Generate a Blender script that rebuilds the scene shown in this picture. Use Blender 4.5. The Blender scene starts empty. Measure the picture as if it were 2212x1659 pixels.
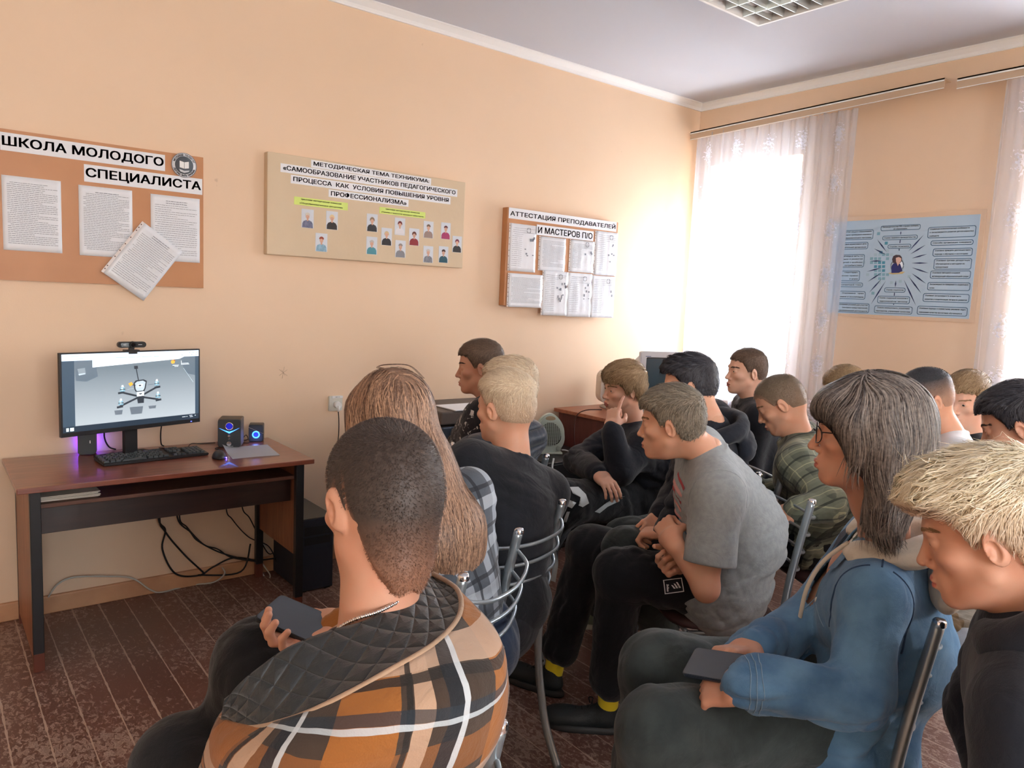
import bpy, bmesh, math, random
import numpy as np
from mathutils import Vector, Matrix
C = bpy.context.scene.collection
SC = bpy.context.scene
# ---------------------------------------------------------------- camera
CAM = np.array([0.0, 0.0, 1.55])
FPX = 1626.6
yaw, pit, rol = 0.671206, 0.113520, 0.045168
_cy, _sy, _cp, _sp = math.cos(yaw), math.sin(yaw), math.cos(pit), math.sin(pit)
FW = np.array([_sy*_cp, _cy*_cp, -_sp]); _r = np.array([_cy, -_sy, 0.0]); _u = np.cross(_r, FW)
RT = math.cos(rol)*_r + math.sin(rol)*_u; UP = -math.sin(rol)*_r + math.cos(rol)*_u
cd = bpy.data.cameras.new('camera'); cam = bpy.data.objects.new('camera', cd); C.objects.link(cam)
cd.sensor_width = 36.0; cd.lens = FPX/2212*36.0; cd.clip_start = 0.05; cd.clip_end = 200
cam.matrix_world = Matrix(((RT[0], UP[0], -FW[0], CAM[0]), (RT[1], UP[1], -FW[1], CAM[1]), (RT[2], UP[2], -FW[2], CAM[2]), (0, 0, 0, 1)))
SC.camera = cam
def ray(px, py): return (px-1106)/FPX*RT-(py-829.5)/FPX*UP+FW
def at(px, py, d): return CAM+ray(px, py)*d              # point seen at a pixel of the survey, d metres deep
def atz(px, py, z): q = ray(px, py); return CAM+q*((z-CAM[2])/q[2])
def aty(px, py, y): q = ray(px, py); return CAM+q*(y/q[1])
def atx(px, py, x): q = ray(px, py); return CAM+q*(x/q[0])
# ---------------------------------------------------------------- view, world, daylight
SC.view_settings.view_transform = 'Standard'; SC.view_settings.look = 'None'
SC.view_settings.gamma = 1.0; SC.view_settings.use_curve_mapping = False
SC.view_settings.exposure = EXPOSURE = 1.0
SC.cycles.use_denoising = True
SC.cycles.max_bounces = 8; SC.cycles.diffuse_bounces = 5; SC.cycles.glossy_bounces = 3
SC.cycles.transmission_bounces = 4; SC.cycles.transparent_max_bounces = 10
SC.cycles.sample_clamp_indirect = 6.0; SC.cycles.caustics_reflective = False; SC.cycles.caustics_refractive = False
SC.cycles.use_adaptive_sampling = True; SC.cycles.adaptive_threshold = 0.02
w = bpy.data.worlds.new('sky'); SC.world = w; w.use_nodes = True
wn = w.node_tree.nodes; wl = w.node_tree.links
bg = wn['Background']; tc = wn.new('ShaderNodeTexCoord'); sx = wn.new('ShaderNodeSeparateXYZ'); rp = wn.new('ShaderNodeValToRGB')
wl.new(tc.outputs['Generated'], sx.inputs[0]); wl.new(sx.outputs['Z'], rp.inputs[0]); wl.new(rp.outputs[0], bg.inputs[0])
rp.color_ramp.elements[0].position = 0.0; rp.color_ramp.elements[0].color = (.62, .64, .62, 1)
rp.color_ramp.elements[1].position = 0.25; rp.color_ramp.elements[1].color = (.86, .93, 1, 1)
bg.inputs[1].default_value = 5.0
# ---------------------------------------------------------------- helpers
def srgb(r, g, b):
    f = lambda c: ((c/255+0.055)/1.055)**2.4 if c > 10 else c/255/12.92
    return (f(r), f(g), f(b), 1)
MATS = {}
def mat(name, col, rough=.6, metal=0, noise=None, bump=None, spec=.5, **k):
    """principled material; noise=(scale, amount, second colour), bump=(scale, strength, distance)"""
    if name in MATS: return MATS[name]
    m = bpy.data.materials.new(name); m.use_nodes = True; nt = m.node_tree; b = nt.nodes['Principled BSDF']
    c = srgb(*col)
    b.inputs['Base Color'].default_value = c; b.inputs['Roughness'].default_value = rough; b.inputs['Metallic'].default_value = metal
    b.inputs['Specular IOR Level'].default_value = spec
    for kk, v in k.items(): b.inputs[kk.replace('_', ' ')].default_value = v
    co = nt.nodes.new('ShaderNodeTexCoord')
    if noise:
        t = nt.nodes.new('ShaderNodeTexNoise'); t.inputs['Scale'].default_value = noise[0]; t.inputs['Detail'].default_value = 5
        nt.links.new(co.outputs['Object'], t.inputs['Vector'])
        r = nt.nodes.new('ShaderNodeValToRGB'); r.color_ramp.elements[0].position = .35; r.color_ramp.elements[1].position = .65
        c2 = srgb(*noise[2]); a = noise[1]
        r.color_ramp.elements[0].color = c; r.color_ramp.elements[1].color = tuple(c[i]*(1-a)+c2[i]*a for i in range(3))+(1,)
        nt.links.new(t.outputs[0], r.inputs[0]); nt.links.new(r.outputs[0], b.inputs['Base Color'])
    if bump:
        t = nt.nodes.new('ShaderNodeTexNoise'); t.inputs['Scale'].default_value = bump[0]; t.inputs['Detail'].default_value = 6
        nt.links.new(co.outputs['Object'], t.inputs['Vector'])
        u = nt.nodes.new('ShaderNodeBump'); u.inputs['Strength'].default_value = bump[1]; u.inputs['Distance'].default_value = bump[2]
        nt.links.new(t.outputs[0], u.inputs['Height']); nt.links.new(u.outputs[0], b.inputs['Normal'])
    MATS[name] = m; return m
def emit(name, col, s):
    if name in MATS: return MATS[name]
    m = bpy.data.materials.new(name); m.use_nodes = True; b = m.node_tree.nodes['Principled BSDF']
    b.inputs['Base Color'].default_value = srgb(*col); b.inputs['Emission Color'].default_value = srgb(*col); b.inputs['Emission Strength'].default_value = s
    MATS[name] = m; return m
def N(m, kind, **k):
    n = m.node_tree.nodes.new(kind)
    for a, v in k.items(): setattr(n, a, v)
    return n
def link(o, parent=None):
    C.objects.link(o)
    if parent is not None: o.parent = parent
    return o
def thing(name, label, cat, loc=(0, 0, 0), rz=0, group=None):
    o = bpy.data.objects.new(name, None); o.empty_display_size = .1; C.objects.link(o)
    o.location = loc; o.rotation_euler = (0, 0, rz); o['label'] = label; o['category'] = cat
    if group: o['group'] = group
    return o
def tag(o, label, cat, group=None, kind=None):
    o['label'] = label; o['category'] = cat
    if group: o['group'] = group
    if kind: o['kind'] = kind
    return o
def struct(o): o['kind'] = 'structure'; return o
class MB:
    """collects shapes, builds them as ONE mesh object"""
    def __init__(s): s.bm = bmesh.new(); s.mats = []
    def mi(s, m):
        if m is None: return 0
        if m not in s.mats: s.mats.append(m)
        return s.mats.index(m)
    def quad(s, pts, m=None):
        vs = [s.bm.verts.new(p) for p in pts]; f = s.bm.faces.new(vs); f.material_index = s.mi(m); return f
    def box(s, x0, x1, y0, y1, z0, z1, m=None, bev=0, M=None, seg=2):
        b = bmesh.new(); bmesh.ops.create_cube(b, size=1)
        for v in b.verts: v.co = Vector((x0+(v.co.x+.5)*(x1-x0), y0+(v.co.y+.5)*(y1-y0), z0+(v.co.z+.5)*(z1-z0)))
        if bev: bmesh.ops.bevel(b, geom=b.edges[:], offset=bev, segments=seg, affect='EDGES', profile=.5)
        s.add(b, m, M, smooth=False); return s
    def add(s, b, m=None, M=None, smooth=True):
        i = s.mi(m); mp = {}
        for v in b.verts: mp[v] = s.bm.verts.new(M @ v.co if M is not None else v.co)
        for f in b.faces:
            try: g = s.bm.faces.new([mp[v] for v in f.verts]); g.material_index = i; g.smooth = smooth
            except ValueError: pass
        b.free()
    def prism(s, pts, d, m=None, M=None, smooth=False, bev=0):
        """polygon in local xz, extruded from y=0 to y=d"""
        b = bmesh.new(); f = b.faces.new([b.verts.new((p[0], 0, p[1])) for p in pts])
        r = bmesh.ops.extrude_face_region(b, geom=[f])
        for v in r['geom']:
            if isinstance(v, bmesh.types.BMVert): v.co.y += d
        bmesh.ops.recalc_face_normals(b, faces=b.faces[:])
        if bev: bmesh.ops.bevel(b, geom=[e for e in b.edges if abs(e.verts[0].co.y-e.verts[1].co.y) < 1e-7], offset=bev, segments=2, affect='EDGES')
        s.add(b, m, M, smooth); return s
    def cyl(s, p0, p1, r0, r1=None, n=20, m=None, cap=True):
        r1 = r0 if r1 is None else r1
        return s.tube([p0, p1], [r0, r1], n, m, cap, smooth_path=False)
    def tube(s, pts, r, n=10, m=None, cap=True, smooth_path=True, sub=6, flat=1.0):
        pts = [np.array(p, float) for p in pts]; k = len(pts)
        rr = list(r) if hasattr(r, '__len__') else [r]*k
        if smooth_path and k > 2: pts, rr = spline(pts, rr, sub)
        ring0 = None; i = s.mi(m); up = None
        for j, p in enumerate(pts):
            t = pts[min(j+1, len(pts)-1)]-pts[max(j-1, 0)]; t = t/(np.linalg.norm(t)+1e-12)
            if up is None:
                up = np.array([0, 0, 1.]) if abs(t[2]) < .9 else np.array([1., 0, 0])
            a = np.cross(t, up); a /= np.linalg.norm(a)+1e-12; up = np.cross(a, t)
            ring = [s.bm.verts.new(p+rr[j]*(math.cos(q)*a+flat*math.sin(q)*up)) for q in [2*math.pi*h/n for h in range(n)]]
            if ring0:
                for h in range(n):
                    f = s.bm.faces.new((ring0[h], ring0[(h+1) % n], ring[(h+1) % n], ring[h])); f.smooth = True; f.material_index = i
            elif cap: f = s.bm.faces.new(ring[::-1]); f.material_index = i
            ring0 = ring
        if cap: f = s.bm.faces.new(ring0); f.material_index = i
        return s
    def lathe(s, prof, n=28, m=None, M=None):
        b = bmesh.new(); rings = []
        for (r, z) in prof: rings.append([b.verts.new((r*math.cos(2*math.pi*h/n), r*math.sin(2*math.pi*h/n), z)) for h in range(n)])
        for a, c in zip(rings, rings[1:]):
            for h in range(n): b.faces.new((a[h], a[(h+1) % n], c[(h+1) % n], c[h]))
        bmesh.ops.remove_doubles(b, verts=b.verts[:], dist=1e-6)
        s.add(b, m, M); return s
    def build(s, name, m=None, parent=None, loc=None, rot=None, weld=False):
        if weld: bmesh.ops.remove_doubles(s.bm, verts=s.bm.verts[:], dist=1e-5)
        bmesh.ops.recalc_face_normals(s.bm, faces=s.bm.faces[:])
        me = bpy.data.meshes.new(name); s.bm.to_mesh(me); s.bm.free()
        for q in (s.mats or [m]): me.materials.append(q)
        o = bpy.data.objects.new(name, me); link(o, parent)
        if loc is not None: o.location = loc
        if rot is not None: o.rotation_euler = rot
        return o
def spline(pts, rr=None, sub=6, closed=False):
    P = [np.array(p, float) for p in pts]; k = len(P); out = []; ro = []
    rr = rr or [0]*k
    g = (lambda i: P[i % k]) if closed else (lambda i: P[min(max(i, 0), k-1)])
    gr = (lambda i: rr[i % k]) if closed else (lambda i: rr[min(max(i, 0), k-1)])
    for i in range(k if closed else k-1):
        for j in range(sub):
            t = j/sub; a, b, c, d = g(i-1), g(i), g(i+1), g(i+2)
            out.append(.5*((2*b)+(c-a)*t+(2*a-5*b+4*c-d)*t*t+(3*b-a-3*c+d)*t**3)); ro.append(gr(i)*(1-t)+gr(i+1)*t)
    if not closed: out.append(P[-1]); ro.append(rr[-1])
    return out, ro
def rounded_rect(w, h, r, n=5, cx=0, cz=0):
    o = []
    for (sx_, sz_, a0) in ((1, 1, 0), (-1, 1, 90), (-1, -1, 180), (1, -1, 270)):
        for i in range(n+1):
            a = math.radians(a0+90*i/n); o.append((cx+sx_*(w/2-r)+r*math.cos(a), cz+sz_*(h/2-r)+r*math.sin(a)))
    return o
FONT_N = [0]
def text_mesh(s, size, width=None, bold=0, height=None):
    """mesh of the lettering, centred on its box; x along the line, y up"""
    cu = bpy.data.curves.new('t', 'FONT'); cu.body = s; cu.size = size; cu.offset = bold; cu.resolution_u = 3
    cu.align_x = 'CENTER'
    o = bpy.data.objects.new('t', cu); C.objects.link(o)
    dg = bpy.context.evaluated_depsgraph_get(); me = bpy.data.meshes.new_from_object(o.evaluated_get(dg))
    bpy.data.objects.remove(o)
    if len(me.vertices) == 0: return me
    co = np.empty(len(me.vertices)*3); me.vertices.foreach_get('co', co); co = co.reshape(-1, 3)
    lo, hi = co.min(0), co.max(0); co -= (lo+hi)/2
    if width: co[:, 0] *= width/(hi[0]-lo[0])
    if height: co[:, 1] *= height/(hi[1]-lo[1])
    me.vertices.foreach_set('co', co.ravel()); return me
def put_text(s, size, M, m, name='lettering', parent=None, width=None, bold=0, height=None):
    me = text_mesh(s, size, width, bold, height); me.materials.clear(); me.materials.append(m)
    o = bpy.data.objects.new(name, me); link(o, parent); o.matrix_local = M; return o
def join_text(items, m, name, parent):
    """items: (string, size, Matrix, width, bold[, height]) joined as one mesh"""
    bm = bmesh.new()
    for it in items:
        bo = it[4]
        for dx, dy in (((-bo, -bo*.5), (bo, -bo*.5), (-bo, bo*.5), (bo, bo*.5)) if bo else ((0, 0),)):      # heavier strokes
            me = text_mesh(it[0], it[1], it[3], 0, it[5] if len(it) > 5 else None); me.transform(it[2] @ Matrix.Translation((dx, dy, 0))); bm.from_mesh(me); bpy.data.meshes.remove(me)
    me = bpy.data.meshes.new(name); bm.to_mesh(me); bm.free(); me.materials.append(m)
    return link(bpy.data.objects.new(name, me), parent)
# ================================================================ the room
WY, WX, CZ = 3.94, 4.90, 3.12          # front wall, window wall, ceiling
X0, Y0 = -1.7, -3.2
def wall_mat():
    m = mat('peach_wall', (226, 178, 138), rough=.62, spec=.3, bump=(160, .12, .002)); nt = m.node_tree; b = nt.nodes['Principled BSDF']
    co = N(m, 'ShaderNodeTexCoord'); t = N(m, 'ShaderNodeTexNoise'); t.inputs['Scale'].default_value = 1.3; t.inputs['Detail'].default_value = 6
    r = N(m, 'ShaderNodeValToRGB'); r.color_ramp.elements[0].color = srgb(229, 202, 173); r.color_ramp.elements[1].color = srgb(234, 207, 179)
    r.color_ramp.elements[0].position = .3; r.color_ramp.elements[1].position = .7
    t2 = N(m, 'ShaderNodeTexNoise'); t2.inputs['Scale'].default_value = 9; t2.inputs['Detail'].default_value = 3
    r2 = N(m, 'ShaderNodeValToRGB'); r2.color_ramp.elements[0].position = .76; r2.color_ramp.elements[1].position = .80
    mx = N(m, 'ShaderNodeMixRGB'); mx.inputs[2].default_value = srgb(214, 186, 158)
    for q in (t, t2): nt.links.new(co.outputs['Object'], q.inputs['Vector'])
    nt.links.new(t.outputs[0], r.inputs[0]); nt.links.new(t2.outputs[0], r2.inputs[0]); nt.links.new(r2.outputs[0], mx.inputs[0])
    nt.links.new(r.outputs[0], mx.inputs[1]); nt.links.new(mx.outputs[0], b.inputs['Base Color']); return m
M_WALL = wall_mat()
M_CEIL = mat('ceiling_white', (204, 209, 220), rough=.8, spec=.2)
M_WHITE = mat('white_paint', (236, 238, 238), rough=.45)
def floor_mat():
    m = mat('floor_paint', (92, 52, 44), rough=.35, spec=.5); nt = m.node_tree; b = nt.nodes['Principled BSDF']; L = nt.links.new
    co = N(m, 'ShaderNodeTexCoord'); sp = N(m, 'ShaderNodeSeparateXYZ'); L(co.outputs['Object'], sp.inputs[0])
    # boards run along y, 112 mm wide
    nw = N(m, 'ShaderNodeTexNoise'); nw.inputs['Scale'].default_value = 18; L(co.outputs['Object'], nw.inputs['Vector'])
    def math_(op, a, c=None, v=None):
        n = N(m, 'ShaderNodeMath', operation=op)
        for i, q in ((0, a), (1, c)):
            if q is None: continue
            if isinstance(q, (int, float)): n.inputs[i].default_value = q
            else: L(q, n.inputs[i])
        return n.outputs[0]
    xs = math_('DIVIDE', sp.outputs['X'], .112); fr = math_('FRACT', math_('ADD', xs, 50.3)); ed = math_('ABSOLUTE', math_('SUBTRACT', fr, .5))
    wob = math_('ADD', ed, math_('MULTIPLY', math_('SUBTRACT', nw.outputs[0], .5), .035))
    gap = math_('GREATER_THAN', wob, .480); edge = math_('GREATER_THAN', math_('ADD', ed, math_('MULTIPLY', math_('SUBTRACT', nw.outputs[0], .5), .14)), .478)
    # worn flakes
    mp = N(m, 'ShaderNodeMapping'); mp.inputs['Scale'].default_value = (1.3, .8, 1); L(co.outputs['Object'], mp.inputs[0])
    n1 = N(m, 'ShaderNodeTexNoise'); n1.inputs['Scale'].default_value = 44; n1.inputs['Detail'].default_value = 9; n1.inputs['Roughness'].default_value = .68; n1.inputs['Distortion'].default_value = .8; L(mp.outputs[0], n1.inputs['Vector'])
    n2 = N(m, 'ShaderNodeTexNoise'); n2.inputs['Scale'].default_value = 2.1; n2.inputs['Detail'].default_value = 2; L(co.outputs['Object'], n2.inputs['Vector'])
    v1 = N(m, 'ShaderNodeTexVoronoi', feature='DISTANCE_TO_EDGE'); v1.inputs['Scale'].default_value = 46
    ad = N(m, 'ShaderNodeMixRGB'); ad.inputs[0].default_value = .12; L(co.outputs['Object'], ad.inputs[1]); L(n1.outputs['Color'], ad.inputs[2]); L(ad.outputs[0], v1.inputs['Vector'])
    th = math_('ADD', n1.outputs[0], math_('MULTIPLY', math_('SUBTRACT', n2.outputs[0], .5), .42)); fl = math_('GREATER_THAN', th, .59)
    ring = math_('MULTIPLY', math_('LESS_THAN', math_('ABSOLUTE', math_('SUBTRACT', th, .585)), .012), 1.0)
    crack = math_('MULTIPLY', math_('LESS_THAN', v1.outputs[0], .018), math_('GREATER_THAN', th, .5))
    worn = math_('MAXIMUM', math_('MAXIMUM', ring, crack), math_('MULTIPLY', fl, .35)); worn = math_('MINIMUM', math_('MAXIMUM', worn, math_('MULTIPLY', edge, .9)), 1.0)
    bd = N(m, 'ShaderNodeTexWhiteNoise', noise_dimensions='1D'); L(math_('FLOOR', math_('ADD', xs, 50.3)), bd.inputs['W'])
    base = N(m, 'ShaderNodeMixRGB'); base.inputs[1].default_value = srgb(104, 72, 63); base.inputs[2].default_value = srgb(120, 84, 73); L(bd.outputs[0], base.inputs[0])
    mx = N(m, 'ShaderNodeMixRGB'); mx.inputs[2].default_value = srgb(192, 170, 156); L(base.outputs[0], mx.inputs[1]); L(math_('MULTIPLY', worn, .95), mx.inputs[0])
    m2 = N(m, 'ShaderNodeMixRGB'); m2.inputs[2].default_value = srgb(186, 162, 146); L(mx.outputs[0], m2.inputs[1]); L(gap, m2.inputs[0]); L(m2.outputs[0], b.inputs['Base Color'])
    L(math_('ADD', math_('MULTIPLY', worn, .35), .30), b.inputs['Roughness'])
    bu = N(m, 'ShaderNodeBump'); bu.inputs['Strength'].default_value = .5; bu.inputs['Distance'].default_value = .002
    hh = math_('SUBTRACT', math_('MULTIPLY', worn, -.6), math_('MULTIPLY', gap, 1.0)); L(hh, bu.inputs['Height']); L(bu.outputs[0], b.inputs['Normal'])
    return m
o = MB().box(X0, WX, Y0, WY, -.1, 0).build('floor', floor_mat()); struct(o)
o = MB().box(X0, WX, Y0, WY, CZ, CZ+.12).build('ceiling', M_CEIL); struct(o)
o = MB().box(X0-.2, WX+.45, WY, WY+.25, -.1, CZ+.12).build('wall_front', M_WALL); struct(o)
o = MB().box(X0-.2, X0, Y0-.2, WY, -.1, CZ+.12).build('wall_left', M_WALL); struct(o)
BX0, BX1 = -.9, 1.5  # opening for the added back window
mb = MB(); mb.box(X0-.2, BX0, Y0-.3, Y0, -.1, CZ+.12); mb.box(BX1, WX+.45, Y0-.3, Y0, -.1, CZ+.12); mb.box(BX0, BX1, Y0-.3, Y0, -.1, .86); mb.box(BX0, BX1, Y0-.3, Y0, 2.64, CZ+.12)
o = mb.build('wall_back', M_WALL); struct(o)
# window wall with openings (splayed reveals)
WINS = [(3.02, 3.80), (.45, 1.55), (-2.2, -1.1)]; GL = [(3.06, 3.785), (.58, 1.42), (-2.07, -1.23)]; WZ0, WZ1 = .86, 2.64; TH = .42
mb = MB(); ys = [Y0]
for (a, b_) in sorted(WINS): ys += [a, b_]
ys.append(WY)
for i in range(0, len(ys), 2): mb.box(WX, WX+TH, ys[i], ys[i+1], -.1, CZ+.12)
for (a, b_) in WINS:
    mb.box(WX, WX+TH, a, b_, -.1, WZ0); mb.box(WX, WX+TH, a, b_, WZ1, CZ+.12)
for (a, b_), (g0, g1) in zip(WINS, GL):          # splayed reveals
    mb.prism([(WX, a), (WX+.27, g0), (WX+TH, g0), (WX+TH, a)], WZ1-WZ0, M=Matrix.Translation((0, 0, WZ1)) @ Matrix.Rotation(math.radians(-90), 4, 'X') @ Matrix.Scale(-1, 4, (0, 0, 1)))
    mb.prism([(WX, b_), (WX+.27, g1), (WX+TH, g1), (WX+TH, b_)], WZ1-WZ0, M=Matrix.Translation((0, 0, WZ1)) @ Matrix.Rotation(math.radians(-90), 4, 'X') @ Matrix.Scale(-1, 4, (0, 0, 1)))
o = mb.build('wall_right', M_WALL); struct(o)
M_GLASS = bpy.data.materials.new('window_glass'); M_GLASS.use_nodes = True
nt = M_GLASS.node_tree; nt.nodes.clear(); _o = nt.nodes.new('ShaderNodeOutputMaterial'); _t = nt.nodes.new('ShaderNodeBsdfTransparent'); _g = nt.nodes.new('ShaderNodeBsdfGlossy'); _m = nt.nodes.new('ShaderNodeMixShader')
_m.inputs[0].default_value = .06; _g.inputs['Roughness'].default_value = .02; nt.links.new(_t.outputs[0], _m.inputs[1]); nt.links.new(_g.outputs[0], _m.inputs[2]); nt.links.new(_m.outputs[0], _o.inputs[0])
for k, (a, b_) in enumerate(GL):
    wt = bpy.data.objects.new('window_%d' % (k+1), None); C.objects.link(wt); wt.location = (WX+.30, (a+b_)/2, WZ0); wt['kind'] = 'structure'
    hw = (b_-a)/2; H = WZ1-WZ0; mb = MB()
    for (y0, y1, z0, z1) in ((-hw, -hw+.06, 0, H), (hw-.06, hw, 0, H), (-hw, hw, 0, .06), (-hw, hw, H-.06, H), (-.035, .035, 0, H), (-hw, hw, H*.68, H*.68+.07)):
        mb.box(-.03+.002*(z1-z0 > y1-y0), .03-.002*(z1-z0 > y1-y0), y0, y1, z0, z1)
    mb.build('window_frame', M_WHITE, wt)
    MB().box(-.003, .003, -hw+.05, hw-.05, .05, H-.05).build('window_pane', M_GLASS, wt)
    MB().box(-.42, -.03, -hw-.02, hw+.02, -.035, .0, bev=.008).build('window_sill', M_WHITE, wt)
    # daylight entering through this opening
    ld = bpy.data.lights.new('daylight', 'AREA'); ld.shape = 'RECTANGLE'; ld.size = b_-a-.1; ld.size_y = H-.1; ld.energy = (120, 160, 300)[k]; ld.color = (.93, .97, 1)
    lo = bpy.data.objects.new('daylight', ld); C.objects.link(lo); lo.location = (WX+.48, (a+b_)/2, (WZ0+WZ1)/2); lo.rotation_euler = (0, math.radians(90), 0)
wt = bpy.data.objects.new('window_4', None); C.objects.link(wt); wt.location = ((BX0+BX1)/2, Y0-.2, .86); wt['kind'] = 'structure'; mb = MB(); hw = (BX1-BX0)/2  # unseen window, added to brighten the front wall and desk
for (x0, x1, z0, z1) in ((-hw, -hw+.06, 0, 1.78), (hw-.06, hw, 0, 1.78), (-.035, .035, 0, 1.78), (-hw, hw, 0, .06), (-hw, hw, 1.72, 1.78)): mb.box(x0, x1, -.03, .03, z0, z1)
mb.build('window_frame', M_WHITE, wt); MB().box(-hw+.05, hw-.05, -.003, .003, .05, 1.73).build('window_pane', M_GLASS, wt)
ld = bpy.data.lights.new('daylight', 'AREA'); ld.shape = 'RECTANGLE'; ld.size = BX1-BX0-.1; ld.size_y = 1.7; ld.energy = 62; ld.color = (1, .98, .96)  # fill light added behind the camera, shining through the added window
lo = bpy.data.objects.new('daylight', ld); C.objects.link(lo); lo.location = ((BX0+BX1)/2, Y0-.32, 1.75); lo.rotation_euler = (math.radians(90), 0, 0)
# ceiling cornice: a stepped strip along both walls
def cornice(name, p0, p1, nrm):
    p0, p1, nrm = np.array(p0, float), np.array(p1, float), np.array(nrm, float)
    prof = [(0, 0), (.055, 0), (.055, -.006), (.046, -.01), (.03, -.022), (.018, -.03), (.012, -.042), (.012, -.05), (0, -.05)]
    mb = MB(); rings = []
    for p in (p0, p1): rings.append([mb.bm.verts.new(p+nrm*a+np.array([0, 0, b_])) for (a, b_) in prof])
    for i in range(len(prof)): mb.bm.faces.new((rings[0][i], rings[0][(i+1) % len(prof)], rings[1][(i+1) % len(prof)], rings[1][i]))
    mb.bm.faces.new(rings[0]); mb.bm.faces.new(rings[1][::-1])
    return struct(mb.build(name, M_WHITE))
cornice('trim_1', (X0, WY, CZ), (WX, WY, CZ), (0, -1, 0)); cornice('trim_2', (WX, Y0, CZ), (WX, WY, CZ), (-1, 0, 0))
M_BASE = mat('baseboard_paint', (206, 160, 122), rough=.5, noise=(6, .5, (170, 120, 88)))
def baseboard(name, x0, x1, y0, y1):
    return struct(MB().box(x0, x1, y0, y1, 0, .085, bev=.006).build(name, M_BASE))
baseboard('baseboard_front', X0, WX-.02, WY-.022, WY); baseboard('baseboard_right', WX-.022, WX, Y0, WY-.022); baseboard('baseboard_left', X0, X0+.022, Y0, WY-.022)
# overcast brightness of the street beyond the panes
# ================================================================ desk with the computer
M_BLK = mat('black_plastic', (28, 29, 32), rough=.42); M_BLKM = mat('black_matte', (24, 25, 27), rough=.7); M_BLKG = mat('black_gloss', (20, 20, 24), rough=.12)
M_CHROME = mat('chrome', (225, 225, 228), rough=.15, metal=1)
def wood(name, c1, c2, rough, axis='X', sc=6, coat=0):
    if name in MATS: return MATS[name]
    m = mat(name, c1, rough=rough); nt = m.node_tree; b = nt.nodes['Principled BSDF']; co = N(m, 'ShaderNodeTexCoord'); mp = N(m, 'ShaderNodeMapping')
    s = {'X': (.12, 1, 1), 'Y': (1, .12, 1), 'Z': (1, 1, .12)}[axis]; mp.inputs['Scale'].default_value = tuple(q*sc for q in s)
    t = N(m, 'ShaderNodeTexNoise'); t.inputs['Scale'].default_value = 6; t.inputs['Detail'].default_value = 7; t.inputs['Distortion'].default_value = .6
    r = N(m, 'ShaderNodeValToRGB'); r.color_ramp.elements[0].color = srgb(*c1); r.color_ramp.elements[1].color = srgb(*c2); r.color_ramp.elements[0].position = .35; r.color_ramp.elements[1].position = .7
    L = nt.links.new; L(co.outputs['Object'], mp.inputs[0]); L(mp.outputs[0], t.inputs['Vector']); L(t.outputs[0], r.inputs[0]); L(r.outputs[0], b.inputs['Base Color'])
    if coat: b.inputs['Coat Weight'].default_value = coat; b.inputs['Coat Roughness'].default_value = .06
    return m
M_TOP = wood('desk_top_wood', (138, 76, 56), (106, 54, 40), .3, 'X', 6, .6)
M_SIDE = wood('desk_side_wood', (150, 94, 62), (118, 66, 42), .45, 'Z', 5, .1)
M_DKW = wood('dark_wood', (52, 34, 30), (36, 24, 22), .3, 'X', 5, .3)
M_DKZ = wood('dark_wood_upright', (52, 34, 30), (36, 24, 22), .3, 'Z', 5, .3)
DX0, DX1, DY0, DY1 = .272, 1.458, 3.312, 3.915
desk = thing('computer_desk', 'long glossy red-brown wooden desk with black legs, carrying the monitor, against the front wall', 'desk', ((DX0+DX1)/2, (DY0+DY1)/2, 0))
hw, hd = (DX1-DX0)/2, (DY1-DY0)/2
MB().box(-hw, hw, -hd, hd, .728, .75, bev=.003).build('desktop', M_TOP, desk)
for s in (-1, 1):
    mb = MB(); x = s*(hw-.055)
    mb.box(x-.008 if s > 0 else x-.012, x+.012 if s > 0 else x+.008, -hd+.045, hd-.03, .27 if s > 0 else .05, .727, M_SIDE, bev=.001); mb.build('side_panel', None, desk)
    for yy, nm in ((-hd+.02, 0), (hd-.055, 1)):
        mb = MB(); xx = x-s*.006
        mb.box(xx-.019, xx+.019, yy, yy+.03, .075, .727, mat('leg_black', (22, 22, 26), .4), bev=.002); mb.box(xx-.019, xx+.019, yy+.001, yy+.029, 0, .075, mat('leg_foot_wood', (98, 50, 36), .5), bev=.002); mb.build('leg', None, desk)
MB().box(-hw+.075, hw-.075, -hd+.05, hd-.09, .652, .668, bev=.002).build('shelf', wood('shelf_wood', (96, 62, 48), (72, 44, 34), .4, 'X', 5), desk)
MB().box(-hw+.075, hw-.075, -hd+.10, -hd+.118, .535, .652, bev=.002).build('apron', M_DKW, desk)
# papers lying on the shelf
M_PAPER = mat('white_paper', (232, 236, 242), rough=.75)
def sheet_stack(name, label, cx, cy, z, w_, h_, rz, t=.004, m=None, n=3):
    mb = MB(); rnd = random.Random(hash(name) % 99)
    for i in range(n):
        a = math.radians(rnd.uniform(-4, 4)); M = Matrix.Translation((rnd.uniform(-.006, .006), rnd.uniform(-.006, .006), 0)) @ Matrix.Rotation(a, 4, 'Z')
        mb.box(-w_/2, w_/2, -h_/2, h_/2, i*t/n, (i+.9)*t/n, None, M=M)
    o = mb.build(name, m or M_PAPER, None, (cx, cy, z), (0, 0, rz)); return tag(o, label, 'papers')
sheet_stack('paper_stack', 'white papers lying on the shelf under the desktop at its left end', .455, 3.47, .6685, .21, .16, .05, .022, mat('shelf_paper', (205, 200, 190), .8), 6)
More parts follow.
